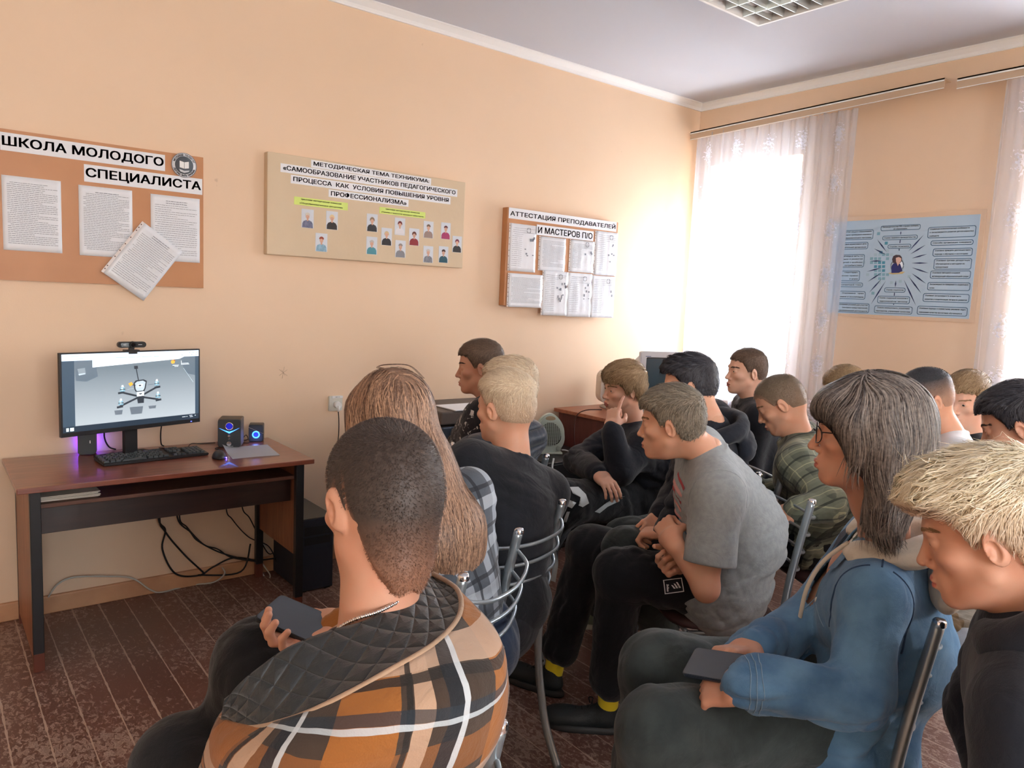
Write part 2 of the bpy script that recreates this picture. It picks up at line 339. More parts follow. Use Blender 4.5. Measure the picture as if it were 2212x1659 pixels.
# ---- monitor
def monitor():
    t = thing('monitor', 'wide black flat monitor showing a small quadcopter, standing on the desk', 'monitor', (.757, 3.655, .75), math.radians(16.5))
    W_, H_ = .632, .354; zc = .315
    b = MB(); b.box(-W_/2, W_/2, 0, .018, zc-H_/2, zc+H_/2, M_BLK, bev=.002); b.box(-W_/2+.08, W_/2-.08, .018, .045, zc-H_/2+.05, zc+H_/2-.06, M_BLK, bev=.012); b.build('housing', None, t)
    s_ = MB().prism([(-.028, .0), (.028, .0), (.028, .2), (-.028, .2)], .025, M=Matrix.Translation((0, .04, .01))).build('stand_neck', M_BLK, t)
    MB().prism([(-.13, -.08), (.13, -.08), (.115, .10), (-.115, .10)], .012, M=Matrix.Translation((0, .05, .012)) @ Matrix.Rotation(math.radians(-90), 4, 'X')).build('stand_base', M_BLKM, t)
    led = MB().box(W_/2-.05, W_/2-.044, -.001, 0, zc-H_/2+.006, zc-H_/2+.009).build('power_light', emit('led_blue', (70, 80, 255), 4), t)
    # screen: an emitting picture built from flat shapes
    sw, sh = .616, .329; sx0, sz0 = -sw/2, zc-H_/2+.019
    def P(u, v, d): return (sx0+u*sw, -d, sz0+(1-v)*sh)      # u right, v down, 0..1
    pic = MB()
    def poly(pts, m, d): pic.quad([P(u, v, d) for u, v in pts], m)
    def E(n, c, s=1.0): return emit('screen_'+n, c, s*.62)
    bgm = E('picture', (160, 170, 178)); nt = bgm.node_tree; pb = nt.nodes['Principled BSDF']
    co = N(bgm, 'ShaderNodeTexCoord'); sp = N(bgm, 'ShaderNodeSeparateXYZ'); mr = N(bgm, 'ShaderNodeMapRange'); mr.inputs['From Min'].default_value = sz0; mr.inputs['From Max'].default_value = sz0+sh
    r = N(bgm, 'ShaderNodeValToRGB'); r.color_ramp.elements[0].color = srgb(190, 199, 206); r.color_ramp.elements[1].color = srgb(120, 134, 144); r.color_ramp.elements[0].position = .1; r.color_ramp.elements[1].position = .8
    L = nt.links.new; L(co.outputs['Object'], sp.inputs[0]); L(sp.outputs['Z'], mr.inputs[0]); L(mr.outputs[0], r.inputs[0]); L(r.outputs[0], pb.inputs['Emission Color']); pb.inputs['Base Color'].default_value = (.01, .01, .01, 1)
    side = E('side_bars', (50, 68, 84)); bar = E('browser_bar', (205, 222, 240)); wht = E('white', (220, 232, 240)); dk = E('dark', (40, 46, 54)); mid = E('mid', (84, 98, 110)); sh_ = E('shadow', (92, 102, 112)); sil = E('silver', (165, 180, 188)); pale = E('pale', (200, 222, 226)); org = E('orange', (240, 160, 60))
    poly([(0, 0), (1, 0), (1, 1), (0, 1)], side, .0003)
    poly([(.08, .1), (.97, .1), (.97, .925), (.08, .925)], bgm, .0006)
    poly([(0, 0), (1, 0), (1, .085), (0, .085)], bar, .0009)
    poly([(.2, .085), (.88, .085), (.84, .115), (.2, .18)], wht, .0009)
    poly([(0, .925), (1, .925), (1, 1), (0, 1)], E('taskbar', (28, 42, 56)), .0009)
    poly([(.08, .085), (.22, .085), (.235, .3), (.16, .36), (.09, .34)], mid, .0008)
    poly([(.10, .19), (.15, .18), (.155, .26), (.11, .27)], E('lit_patch', (120, 132, 142)), .0010); poly([(.105, .255), (.15, .245), (.152, .262), (.11, .275)], sil, .0012)
    poly([(.86, .085), (.97, .085), (.97, .36), (.9, .33), (.87, .22)], mid, .0008)
    poly([(.872, .25), (.875, .25), (.955, .46), (.953, .465)], sil, .0010)
    for (u, v, a, b_) in ((.505, .795, .05, .05), (.375, .8, .03, .03), (.625, .77, .03, .02)): poly([(u-a, v-b_), (u+a, v-b_), (u+a*.8, v+b_), (u-a*.8, v+b_)], sh_, .0010)
    def bar_(u0, v0, u1, v1, w_, m, d=.0014):
        dx, dy = (u1-u0)*sw, (v1-v0)*sh; l = math.hypot(dx, dy); nx, ny = -dy/l*w_/sw, dx/l*w_/sh
        poly([(u0+nx, v0+ny), (u1+nx, v1+ny), (u1-nx, v1-ny), (u0-nx, v0-ny)], m, d)
    # the quadcopter
    for (u, v) in ((.385, .72), (.395, .53), (.665, .49), (.672, .67)): bar_(.53, .61, u, v, .0042, dk); bar_(u-.022, v+.012, u+.022, v+.002, .0045, dk, .0015)
    for (u, v) in ((.392, .655), (.405, .475), (.66, .425), (.668, .60)):
        poly([(u-.014, v-.012), (u+.014, v-.012), (u+.018, v+.048), (u-.018, v+.048)], E('motor', (110, 150, 168)), .0018); poly([(u-.006, v-.04), (u+.006, v-.04), (u+.009, v-.01), (u-.009, v-.01)], wht, .002); poly([(u-.010, v+.0), (u+.002, v-.002), (u+.006, v+.03), (u-.008, v+.034)], pale, .0020); bar_(u-.02, v+.02, u+.02, v+.018, .0016, dk, .0021)
    poly([(.485, .42), (.50, .385), (.56, .375), (.585, .40), (.575, .50), (.565, .54), (.5, .54), (.49, .5)], dk, .0016)
    poly([(.495, .425), (.51, .40), (.555, .392), (.575, .415), (.565, .50), (.555, .53), (.508, .53), (.50, .5)], sil, .0019); poly([(.515, .44), (.553, .437), (.55, .475), (.517, .478)], wht, .0021); poly([(.523, .448), (.54, .447), (.54, .465), (.524, .466)], dk, .0023)
    poly([(.508, .545), (.562, .54), (.562, .60), (.508, .606)], wht, .0021); poly([(.52, .565), (.55, .562), (.54, .58), (.53, .58)], dk, .0023)
    poly([(.508, .61), (.562, .605), (.56, .70), (.515, .70)], dk, .0018)
    bar_(.505, .21, .522, .385, .0021, dk); poly([(.49, .185), (.517, .185), (.52, .225), (.492, .228)], dk, .0018)
    poly([(.447, .42), (.47, .40), (.482, .435), (.46, .46)], org, .002); bar_(.475, .44, .5, .45, .002, dk, .0019); bar_(.44, .5, .485, .49, .0007, sil, .0019); bar_(.59, .455, .635, .452, .001, mid, .0019)
    # marks in the picture and on the bars
    poly([(.775, .135), (.795, .125), (.805, .15), (.80, .175), (.78, .18), (.772, .16)], org, .0012); poly([(.793, .12), (.807, .13), (.806, .15), (.795, .14)], E('brown', (150, 90, 40)), .0014)
    for (u0, u1, v) in ((.785, .835, .203), (.862, .915, .18), (.862, .92, .195), (.80, .83, .22)): bar_(u0, v, u1, v, .0012, wht, .0012)
    bar_(.855, .14, .857, .2, .0012, wht, .0012)
    gl = E('grey_text', (150, 165, 180))
    for (u0, u1, v) in ((.06, .11, .028), (.09, .14, .065), (.36, .44, .065), (.45, .50, .065), (.51, .54, .065), (.55, .62, .065), (.64, .68, .065), (.03, .036, .03)): bar_(u0, v, u1, v, .0012, gl, .0012)
    for (u, v) in ((.92, .028), (.95, .028), (.98, .028), (.86, .06), (.94, .06), (.975, .06)): bar_(u, v, u+.006, v, .0016, mid, .0012)
    for (u0, u1) in ((.02, .037), (.045, .07)): poly([(u0, .94), (u1, .94), (u1, .985), (u0, .985)], pale, .0012)
    poly([(.052, .95), (.063, .95), (.063, .975), (.052, .975)], wht, .0014)
    for (u0, u1, v) in ((.86, .89, .955), (.895, .905, .955), (.92, .945, .945), (.925, .95, .965), (.965, .975, .95)): bar_(u0, v, u1, v, .0012, wht, .0012)
    pic.build('screen', None, t)
    return t
monitor()
# ---- webcam standing on top of the monitor
t = thing('webcam', 'small black bar-shaped webcam clipped on top of the monitor', 'webcam', (.742, 3.652, 1.2405), math.radians(8))
b = MB(); b.prism(rounded_rect(.118, .026, .0125, 6), .022, M=Matrix.Translation((0, -.014, .030)), bev=.002); b.build('housing', M_BLK, t)
b = MB(); b.prism(rounded_rect(.036, .017, .006, 4), .001, M=Matrix.Translation((-.030, -.0155, .030))); b.build('front_panel', mat('silver_panel', (140, 160, 172), .25, .6), t)
b = MB(); b.cyl((0, -.0135, .030), (0, -.024, .030), .0155, .014, 28); b.build('lens_barrel', M_BLKM, t)
b = MB(); b.cyl((0, -.024, .030), (0, -.0255, .030), .009, .009, 24); b.build('lens', M_BLKG, t)
b = MB(); b.box(-.01, .01, -.008, .008, .006, .018); b.box(-.03, .03, -.018, .022, 0.0, .007, bev=.002); b.box(-.018, .018, -.021, -.0165, -.010, .004, bev=.001); b.build('clip', M_BLK, t)
b = MB(); b.box(.024, .040, -.0152, -.0142, .029, .031); b.box(-.038, -.026, -.0168, -.0158, .029, .031); b.build('white_mark', M_WHITE, t)
# ---- speakers
def speaker_box(name, label, x, y, rz, W_, H_, D_):
    t = thing(name, label, 'speaker', (x, y, .75), rz)
    b = MB(); b.box(-W_/2, W_/2, -D_/2+.006, D_/2, .003, H_, mat('speaker_wrap', (92, 82, 72), .6), bev=.006); b.build('cabinet', None, t)
    b = MB(); b.prism(rounded_rect(W_, H_-.004, .012, 5), .010, M=Matrix.Translation((0, -D_/2-.003, H_/2+.001)), bev=.002); b.build('front_panel', mat('speaker_front', (50, 58, 64), .5), t)
    b = MB(); b.box(-W_/2+.01, -W_/2+.022, -D_/2+.01, D_/2-.01, 0, .004); b.box(W_/2-.022, W_/2-.01, -D_/2+.01, D_/2-.01, 0, .004); b.build('rubber_foot', M_BLKM, t)
    return t
M_LB = emit('light_blue', (60, 130, 255), 2.2); M_LD = emit('deep_blue', (12, 24, 170), .5)
t = speaker_box('subwoofer', 'larger black speaker with chrome knobs and a blue light line, beside the mouse', 1.222, 3.79, math.radians(-26), .108, .142, .115)
fy = -.0615
b = MB(); M = Matrix.Translation((0, fy, .108)) @ Matrix.Rotation(math.radians(90), 4, 'X'); b.lathe([(.0155, 0), (.0175, .002), (.0195, .0005), (.0195, -.001)], 32, M=M); b.build('chrome_ring', M_CHROME, t)
b = MB(); b.cyl((0, fy, .108), (0, fy-.0008, .108), .0155, .0155, 28); b.build('driver', M_LD, t)
b = MB(); b.prism([(-.048, .098), (-.02, .087), (0, .081), (.02, .087), (.048, .100), (.02, .083), (0, .072), (-.02, .083)], -.0008, M=Matrix.Translation((0, fy, 0))); b.build('light_line', M_LB, t)
for (z, r_) in ((.0605, .006), (.045, .006), (.0225, .012)):
    b = MB(); b.cyl((0, fy, z), (0, fy-.010, z), r_, r_*.9, 24); b.build('knob', M_CHROME, t)
b = MB(); [b.box(x, x+.004, fy-.0006, fy, .007, .009) for x in (-.016, -.009, -.003, .002, .008, .014)]; b.build('white_mark', M_WHITE, t)
for nm, lb, x, y, rz in (('satellite_speaker', 'small black speaker with a glowing blue ring at the right end of the desk', 1.372, 3.85, -24), ('satellite_speaker', 'small black speaker half hidden behind the monitor at its lower left', .598, 3.875, -14)):
    t = speaker_box(nm, lb, x, y, math.radians(rz), .072, .092 if x > 1 else .105, .07); H_ = .092
    if x > 1:
        fy = -.0385
        b = MB(); M = Matrix.Translation((0, fy, .040)) @ Matrix.Rotation(math.radians(90), 4, 'X'); b.lathe([(.013, 0.0008), (.019, .0012), (.019, 0)], 32, M=M); b.build('light_ring', M_LB, t)
        b = MB(); b.cyl((0, fy, .040), (0, fy-.0006, .040), .013, .013, 24); b.build('driver', M_LD, t)
        b = MB(); b.prism([(-.036, .078), (.036, .045), (.036, .0465), (-.036, .0795)], -.0018, M=Matrix.Translation((0, fy, 0))); b.build('silver_line', M_CHROME, t)
        b = MB(); b.prism([(-.034, .077), (.036, .0445), (.034, .082), (.03, .088), (-.03, .088), (-.034, .084)], -.0014, M=Matrix.Translation((0, fy, 0))); b.build('upper_cover', mat('speaker_front', (50, 58, 64), .5), t)
        ll = bpy.data.lights.new('speaker_glow', 'POINT'); ll.energy = .05; ll.color = (.2, .3, 1); ll.shadow_soft_size = .02; lo = bpy.data.objects.new('speaker_glow', ll); C.objects.link(lo); lo.parent = t; lo.location = (0, -.055, .03)
    else:
        b = MB(); b.box(.012, .016, -.0396, -.038, .055, .068); b.build('white_mark', M_WHITE, t)
        b = MB(); b.box(-.034, .030, .0352, .0375, .015, .085); b.build('added_glow_strip', emit('strip_violet', (110, 40, 255), 9), t)  # hidden emitter added behind the cabinet to throw a violet glow on the wall
# ---- keyboard
t = thing('keyboard', 'black computer keyboard lying in front of the monitor', 'keyboard', (.828, 3.655, .75), math.radians(6))
b = MB(); b.prism([(-.07, 0.002), (.07, 0.002), (.07, .022), (-.07, .012)], .455, M=Matrix.Translation((.2275, 0, 0)) @ Matrix.Rotation(math.radians(90), 4, 'Z'), bev=.003); b.build('base', M_BLK, t)
kb = MB()
M_KEY = mat('key_grey', (62, 70, 74), rough=.4)
def key(u, v, w_, d=.0155):
    z = .012+(v+.07)/.14*.010; b2 = bmesh.new(); bmesh.ops.create_cube(b2, size=1)
    for q in b2.verts:
        top = q.co.z > 0; f_ = .84 if top else 1
        q.co = Vector((u+q.co.x*w_*f_, v+q.co.y*d*f_, z+(.0085 if top else 0)))
    kb.add(b2, None, smooth=False)
for r_ in range(6):
    v = .055-r_*.0205-(.004 if r_ else 0)
    if r_ == 0: us = [(-.215, .015)]+[(-.175+i*.0178+(i//4)*.009, .0155) for i in range(12)]
    elif r_ == 5: us = [(-.212, .022), (-.186, .018), (-.164, .02), (-.097, .104), (-.03, .02), (-.008, .018), (.014, .018), (.038, .022)]
    else: us = [(-.215+i*.0187+(.005*(r_-1) if i else 0), .0165) for i in range(14 if r_ < 3 else 13)]
    for (u, w_) in us: key(u, v, w_)
    for i in range(3):
        if r_ in (1, 2) or r_ == 5 or (r_ == 4 and i == 1) or r_ == 0: key(.078+i*.0187, v, .0165)
    if r_ > 0:
        for i in range(4): key(.145+i*.0187, v, .0165)
kb.build('keys', M_KEY, t)
# ---- mouse
t = thing('computer_mouse', 'small black computer mouse between the keyboard and the white sheet', 'mouse', (1.083, 3.53, .75), math.radians(-12))
bm = bmesh.new(); bmesh.ops.create_uvsphere(bm, u_segments=28, v_segments=16, radius=1)
for v in bm.verts:
    x, y, z = v.co; v.co = Vector((.031*x*(1-.12*y*y), .052*y, max(z, 0)*.034*(1+.15*y)-.0*y+.002))
b = MB(); b.add(bm); mo = b.build('body', M_BLK, t)
b = MB(); b.cyl((-.004, .022, .034), (.004, .022, .034), .006, .006, 16); b.build('scroll_wheel', M_BLKM, t)
b = MB(); b.tube([(0, .05, .012), (0.01, .09, .006), (.03, .14, .004), (.0, .20, .004), (.05, .27, .003)], .0022, 8); b.build('cable', M_BLKM, t)
b = MB(); b.box(.0285, .0315, -.03, -.018, .003, .006); b.build('power_light', emit('mouse_led', (90, 70, 255), 14), t)
# ---- white sheet
bm = bmesh.new(); n = 14
cs = [np.array([1.165, 3.745, 0]), np.array([1.128, 3.475, 0]), np.array([1.348, 3.46, 0]), np.array([1.385, 3.73, 0])]
vs = [[None]*(n+1) for _ in range(n+1)]
for i in range(n+1):
    for j in range(n+1):
        u, v_ = i/n, j/n; p = (cs[0]*(1-u)+cs[3]*u)*(1-v_)+(cs[1]*(1-u)+cs[2]*u)*v_
        vs[i][j] = bm.verts.new((p[0], p[1], .7512+.014*max(0, .28-u)**2*max(0, .5-v_)*30+.0016*math.sin(u*3)*v_))
for i in range(n):
    for j in range(n): f = bm.faces.new((vs[i][j], vs[i+1][j], vs[i+1][j+1], vs[i][j+1])); f.smooth = True
bmesh.ops.solidify(bm, geom=bm.faces[:], thickness=.0006)
b = MB(); b.add(bm); tag(b.build('paper_sheet', M_PAPER), 'blank white sheet of paper lying on the desk beside the mouse', 'paper')
# ---- PC tower
t = thing('computer_tower', 'dark blue computer tower standing on the floor at the right end of the desk', 'computer', (1.578, 3.72, 0))
b = MB(); b.box(-.088, .088, -.185, .19, .008, .385, bev=.004); b.build('case', mat('tower_side', (34, 40, 54), .5), t)
b = MB(); b.box(-.088, .088, -.185, .19, .3855, .390, bev=.001); b.build('top_panel', mat('tower_top', (88, 90, 86), .35, .3), t)
b = MB(); [b.box(x, x+.03, y, y+.03, 0, .008) for x in (-.08, .05) for y in (-.17, .14)]; b.build('foot', M_BLK, t)
b = MB(); b.box(-.07, .07, -.1868, -.185, .30, .345); b.box(-.07, .07, -.1868, -.185, .25, .29); b.build('drive_bay', M_BLKM, t)
# ---- cables
def cable(name, label, pts, r, m, cat='cable', group=None):
    b = MB(); b.tube(pts, r, 8, sub=8); return tag(b.build(name, m), label, cat, group)
M_CW = mat('cable_grey', (188, 188, 180), .5)
yw = WY-.035
def W(px, py, y=yw): return tuple(aty(px, py, y))
G = 'black cables hanging under the desk'
cable('power_cable', 'black cable hanging from the desk, the leftmost one, looping down to the baseboard', [(.93, 3.86, .74), W(342, 1112, 3.86), W(357, 1145), W(351, 1187), W(379, 1239), W(430, 1243), W(460, 1225), W(505, 1205), W(560, 1212, 3.88)], .0045, M_BLKM, group=G)
cable('power_cable', 'black cable crossing the leftmost one under the desk and sagging to the floor', [(.95, 3.86, .73), W(345, 1112, 3.87), W(358, 1150), W(400, 1200), W(440, 1238), (1.10, 3.90, .06), W(520, 1235, 3.86), W(541, 1175, 3.85)], .0045, M_BLKM, group=G)
cable('power_cable', 'twisted pair of black cables hanging mid-way along the wall below the desk', [(1.05, 3.87, .74), W(382, 1107, 3.87), W(412, 1150), W(430, 1170), W(480, 1195), W(545, 1210, 3.87), W(600, 1205, 3.87)], .004, M_BLKM, group=G)
cable('power_cable', 'second strand of the twisted black pair below the desk', [(1.06, 3.88, .74), W(388, 1107, 3.88), W(405, 1140), W(440, 1176), W(470, 1186), W(500, 1204), W(560, 1214, 3.86)], .0035, M_BLKM, group=G)
cable('thin_cable', 'thin black cable hanging near the rear right desk leg', [(1.21, 3.88, .74), W(488, 1093, 3.88), W(502, 1122), W(537, 1160, 3.9), W(580, 1180, 3.9), W(600, 1220, 3.86)], .003, M_BLKM, group=G)
cable('thin_cable', 'short thin black cable beside the rear right desk leg, closest to it', [(1.30, 3.88, .74), W(522, 1088, 3.88), W(541, 1122, 3.9), W(575, 1190, 3.9), W(590, 1195, 3.88)], .003, M_BLKM, group=G)
cable('network_cable', 'long pale grey cable looping along the baseboard and over the floor under the desk', [W(104, 1290, 3.915), W(125, 1262), W(160, 1247), W(230, 1245), W(285, 1249), W(325, 1274, 3.88), tuple(atz(350, 1279, .006)), tuple(atz(410, 1264, .006)), tuple(atz(460, 1258, .01)), W(485, 1240, 3.86), W(480, 1226, 3.9)], .004, M_CW)
cable('network_cable', 'pale grey cable on the floor behind the right desk legs', [W(484, 1239, 3.88), tuple(atz(500, 1243, .005)), tuple(atz(540, 1233, .005)), W(560, 1230, 3.9), W(575, 1250, 3.86), tuple(atz(583, 1241, .02)), W(560, 1205, 3.9), W(563, 1172, 3.915), W(583, 1193, 3.9)], .0035, M_CW)
cable('speaker_cable', 'thin dark cables crossing the desktop behind the keyboard to the speakers', [(.90, 3.86, .7525), (1.0, 3.80, .7525), (1.05, 3.86, .76), (1.10, 3.88, .7525), (1.17, 3.87, .753)], .002, M_BLKM)
cable('speaker_cable', 'small loop of thin dark cable between the two right-hand speakers', [(1.285, 3.86, .7525), (1.31, 3.87, .768), (1.335, 3.90, .775), (1.33, 3.86, .760), (1.29, 3.84, .7525), (1.31, 3.80, .7525), (1.335, 3.84, .7525)], .0018, M_BLKM)
cable('monitor_cable', 'thick black cable dropping from behind the left half of the monitor', [(.66, 3.78, .93), (.665, 3.86, .83), (.69, 3.90, .77), (.72, 3.90, .7535)], .0035, M_BLKM)
cable('monitor_cable', 'black cable dropping behind the right half of the monitor', [(.90, 3.76, .93), (.905, 3.84, .84), (.915, 3.88, .77), (.93, 3.89, .7535)], .003, M_BLKM)
cable('monitor_cable', 'thin curved black cable beside the monitor neck', [(.75, 3.78, .90), (.757, 3.86, .82), (.752, 3.88, .78), (.77, 3.90, .7535)], .0025, M_BLKM)
# ---- wall socket with plug
t = thing('wall_socket', 'white wall socket with a plug in it, left of the long-haired girl', 'socket', (1.85, WY, .912))
b = MB(); b.prism(rounded_rect(.083, .086, .008, 4), .014, M=Matrix.Translation((0, -.014, 0)), bev=.003); b.build('cover_plate', mat('socket_white', (214, 214, 204), .4), t)
b = MB(); b.prism(rounded_rect(.066, .013, .003, 3), .004, M=Matrix.Translation((.008, -.018, .037))); b.build('label_strip', M_WHITE, t)
MT = mat('ink', (30, 32, 44), .7)
put_text('220V 1A', .008, Matrix.Translation((.008, -.0185, .037)) @ Matrix.Rotation(math.radians(90), 4, 'X'), MT, 'lettering', t, .026)
b = MB(); b.cyl((.004, -.014, -.006), (.004, -.045, -.008), .02, .0185, 24); b.tube([(.004, -.040, -.012), (.003, -.044, -.03), (.003, -.040, -.042)], [.010, .007, .004], 12); b.build('plug', M_WHITE, t)
b = MB(); b.tube([(.003, -.040, -.038), (.010, -.036, -.09), (.012, -.033, -.17), (.006, -.03, -.3), (.02, -.03, -.55), (-.05, -.03, -.8), (-.12, -.03, -.885)], .0028, 8); b.build('power_cord', M_BLKM, t)
# ================================================================ printer, low cabinet, fan heater, corner desk, old monitors
t = thing('copier_stand', 'dark low cabinet under the grey copier by the front wall', 'cabinet', (2.55, 3.66, 0))
b = MB(); b.box(-.30, .30, -.24, .25, 0, .42, bev=.004); b.build('body', M_DKZ, t)
b = MB(); b.box(-.285, -.005, -.252, -.241, .03, .40, bev=.002); b.build('cabinet_door', M_DKW, t); b = MB(); b.box(.005, .285, -.252, -.241, .03, .40, bev=.002); b.build('cabinet_door', M_DKW, t)
M_PG = mat('printer_taupe', (88, 80, 76), .55); M_PB = mat('printer_blue_grey', (66, 80, 98), .5)
t = thing('copier', 'large taupe and blue-grey office copier behind the blond boy in black', 'copier', (2.55, 3.67, .42))
b = MB(); b.box(-.29, .27, -.20, .24, 0, .40, bev=.01); b.build('body', M_PG, t)
b = MB(); b.box(-.292, .27, -.21, .24, .41, .485, bev=.012, seg=3); b.build('scanner_lid', M_PG, t)
b = MB(); b.box(-.285, .265, -.222, -.20, .0, .40, bev=.006); b.build('front_cover', M_PB, t)
b = MB(); b.prism([(-.20, .34), (.25, .34), (.25, .40), (-.20, .40)], .07, M=Matrix.Translation((-.03, -.29, 0)), bev=.005); b.build('control_panel', mat('printer_panel', (90, 98, 108), .45), t)
put_text('Canon', .014, Matrix.Translation((-.08, -.2905, .375)) @ Matrix.Rotation(math.radians(90), 4, 'X'), M_WHITE, 'lettering', t, .05)
b = MB(); b.box(-.17, .2, -.2235, -.2225, .24, .335); b.build('paper_slot', M_BLKM, t)
b = MB(); b.box(-.18, .2, -.30, -.225, .215, .235, bev=.004); b.build('output_tray', mat('printer_tray', (86, 106, 124), .4), t)
b = MB(); b.box(-.19, .22, -.232, -.223, .02, .19, bev=.005); b.build('paper_drawer', M_PB, t)
b = MB(); b.box(-.20, .22, -.215, .0, .487, .493, bev=.001); b.build('scanner_sheet', M_PAPER, t)
t = thing('low_cabinet', 'low black cabinet under the fan heater by the front wall', 'cabinet', (3.225, 3.62, 0))
b = MB(); b.box(-.24, .25, -.24, .28, 0, .56, bev=.006); b.build('body', M_BLK, t)
b = MB(); b.box(-.23, .24, -.25, -.241, .30, .545, bev=.003); b.build('drawer', M_BLKM, t); b = MB(); b.box(-.23, .24, -.25, -.241, .02, .285, bev=.003); b.build('drawer', M_BLKM, t)
b = MB(); b.box(-.24, .25, -.252, -.25, .287, .298); b.build('edge_strip', mat('grey_trim', (90, 84, 84), .5), t)
# fan heater
M_FAN = mat('heater_white', (196, 210, 200), .4)
t = thing('fan_heater', 'pale fan heater with a round-topped handle, on the low black cabinet', 'heater', (3.20, 3.62, .561), math.radians(-30))
def egg(s=1.0, n=40):
    o = []
    for i in range(n):
        a = 2*math.pi*i/n; z = math.cos(a); wx = .098+(.026 if z < 0 else -.0)*min(1, -z if z < 0 else 0); o.append((math.sin(a)*wx*s*(1-.18*max(z, 0)**2), .130+z*.13*s))
    return o
b = MB(); b.prism(egg(), .055, M=Matrix.Translation((0, -.03, 0)), bev=.008); b.build('housing', M_FAN, t)
b = MB(); b.prism([(x*.36, .232+(z-.13)*.12) for x, z in egg(.9)], .062, M=Matrix.Translation((0, -.0335, 0)), bev=.003); b.build('handle', mat('heater_handle', (176, 160, 130), .5), t)
b = MB(); b.prism([(x*.74, .128+(z-.13)*.60) for x, z in egg()], .002, M=Matrix.Translation((0, -.0325, 0))); b.build('dark_opening', mat('heater_dark', (52, 50, 46), .8), t)
b = MB()
for i in range(17):
    z = .056+i*.0093; k = 1-((z-.13)/.082)**2
    if k > 0: hw2 = .073*math.sqrt(k); b.box(-hw2, hw2, -.037, -.033, z-.0016, z+.0016)
for i in range(-5, 6, 1): x = i*.013; k = 1-(x/.074)**2; hh = .078*math.sqrt(k); b.box(x-.0009, x+.0009, -.0375, -.034, .128-hh, .128+hh)
b.build('grille', M_FAN, t)
b = MB(); b.cyl((.062, -.031, .036), (.062, -.044, .036), .017, .015, 24); b.box(.059, .065, -.049, -.044, .022, .05); b.build('knob', mat('heater_knob', (170, 184, 176), .4), t)
b = MB(); b.tube([(.09, .0, .02), (.12, -.02, .02), (.15, -.06, .008), (.13, -.11, .006), (.16, -.12, .006)], .004, 8); b.build('power_cord', M_WHITE, t)
b = MB(); b.box(-.085, .085, -.05, .045, 0, .012, bev=.003); b.build('foot', M_FAN, t)
cable('spiral_cord', 'white coiled cord hanging behind the chair of the boy in the quilted vest', [tuple(at(1196, 990, 3.32)), tuple(at(1193, 1010, 3.32)), tuple(at(1197, 1030, 3.3)), tuple(at(1189, 1060, 3.25)), tuple(at(1194, 1085, 3.2)), tuple(at(1190, 1120, 3.2)), tuple(at(1192, 1170, 3.2)), tuple(at(1180, 1230, 3.2)), tuple(at(1188, 1330, 3.2))], .004, M_WHITE)
# corner desk
t = thing('corner_desk', 'red-brown desk in the corner carrying the old white monitors', 'desk', (3.98, 3.35, 0))
b = MB(); b.box(-.49, .62, -.55, .56, .775, .80, bev=.003); b.build('desktop', wood('corner_desk_wood', (168, 100, 70), (140, 80, 54), .4, 'X', 5, .2), t)
for x in (-.46, .58): b = MB(); b.box(x, x+.02, -.52, .54, 0, .774, bev=.002); b.build('side_panel', wood('corner_side', (110, 58, 52), (92, 48, 44), .45, 'Z', 5), t)
b = MB(); b.box(-.44, .58, .40, .42, .35, .774); b.build('back_panel', M_SIDE, t)
cable('thin_cable', 'thin dark cable hanging over the edge of the corner desk', [tuple(at(1300, 885, 4.35)), tuple(at(1262, 887, 4.35)), tuple(at(1243, 905, 4.35)), tuple(at(1241, 960, 4.35)), tuple(at(1250, 1010, 4.35))], .003, mat('cable_brown', (70, 34, 30), .5))
def crt(x, y, rz, label, W_=.39, H_=.37):
    t = thing('tube_monitor', label, 'monitor', (x, y, .80), rz); M_C = mat('crt_case', (214, 220, 226), .45)
    b = MB(); z0 = .06
    b.prism(rounded_rect(W_, H_, .014, 4, 0, z0+H_/2), .035, M=Matrix.Translation((0, -.02, 0)), bev=.004); 
    bb = bmesh.new(); r0 = [bb.verts.new((sx_*W_*.48, .012, z0+H_/2+sz_*H_*.48)) for sx_, sz_ in ((-1, -1), (1, -1), (1, 1), (-1, 1))]; r1 = [bb.verts.new((sx_*W_*.30, .30, z0+H_/2+sz_*H_*.30-.02)) for sx_, sz_ in ((-1, -1), (1, -1), (1, 1), (-1, 1))]
    for i in range(4): bb.faces.new((r0[i], r0[(i+1) % 4], r1[(i+1) % 4], r1[i]))
    bb.faces.new(r1); bb.faces.new(r0[::-1]); bmesh.ops.bevel(bb, geom=bb.edges[:], offset=.02, segments=3, affect='EDGES'); b.add(bb, smooth=False); b.build('case', M_C, t)
    b = MB(); b.prism(rounded_rect(W_-.085, H_-.09, .008, 3, 0, z0+H_/2+.005), .002, M=Matrix.Translation((0, -.0215, 0))); b.build('screen_surround', M_BLK, t)
    b = MB(); b.prism(rounded_rect(W_-.095, H_-.10, .012, 3, -.003, z0+H_/2+.003), .002, M=Matrix.Translation((0, -.0235, 0))); b.build('screen', mat('crt_glass', (70, 92, 104), .08), t)
    b = MB(); b.lathe([(0, 0), (.12, 0), (.12, .012), (.06, .03), (.05, .06), (0, .06)], 28, M=Matrix.Translation((0, .10, 0))); b.build('stand', M_C, t)
    b = MB(); b.box(W_/2-.034, W_/2-.020, -.0215, -.020, z0+H_-.035, z0+H_-.018); b.box(-W_/2+.035, -W_/2+.075, -.0215, -.020, z0+H_-.036, z0+H_-.032); b.build('logo_mark', mat('logo_blue', (60, 90, 130), .5), t)
    return t
crt(4.06, 3.42, math.radians(-22), 'old white tube monitor behind the boy resting his chin on his hand')
t = thing('old_monitor', 'pale rounded back of an old monitor with vent slots, left of the white tube monitor', 'monitor', (3.93, 3.76, .80), math.radians(-30))
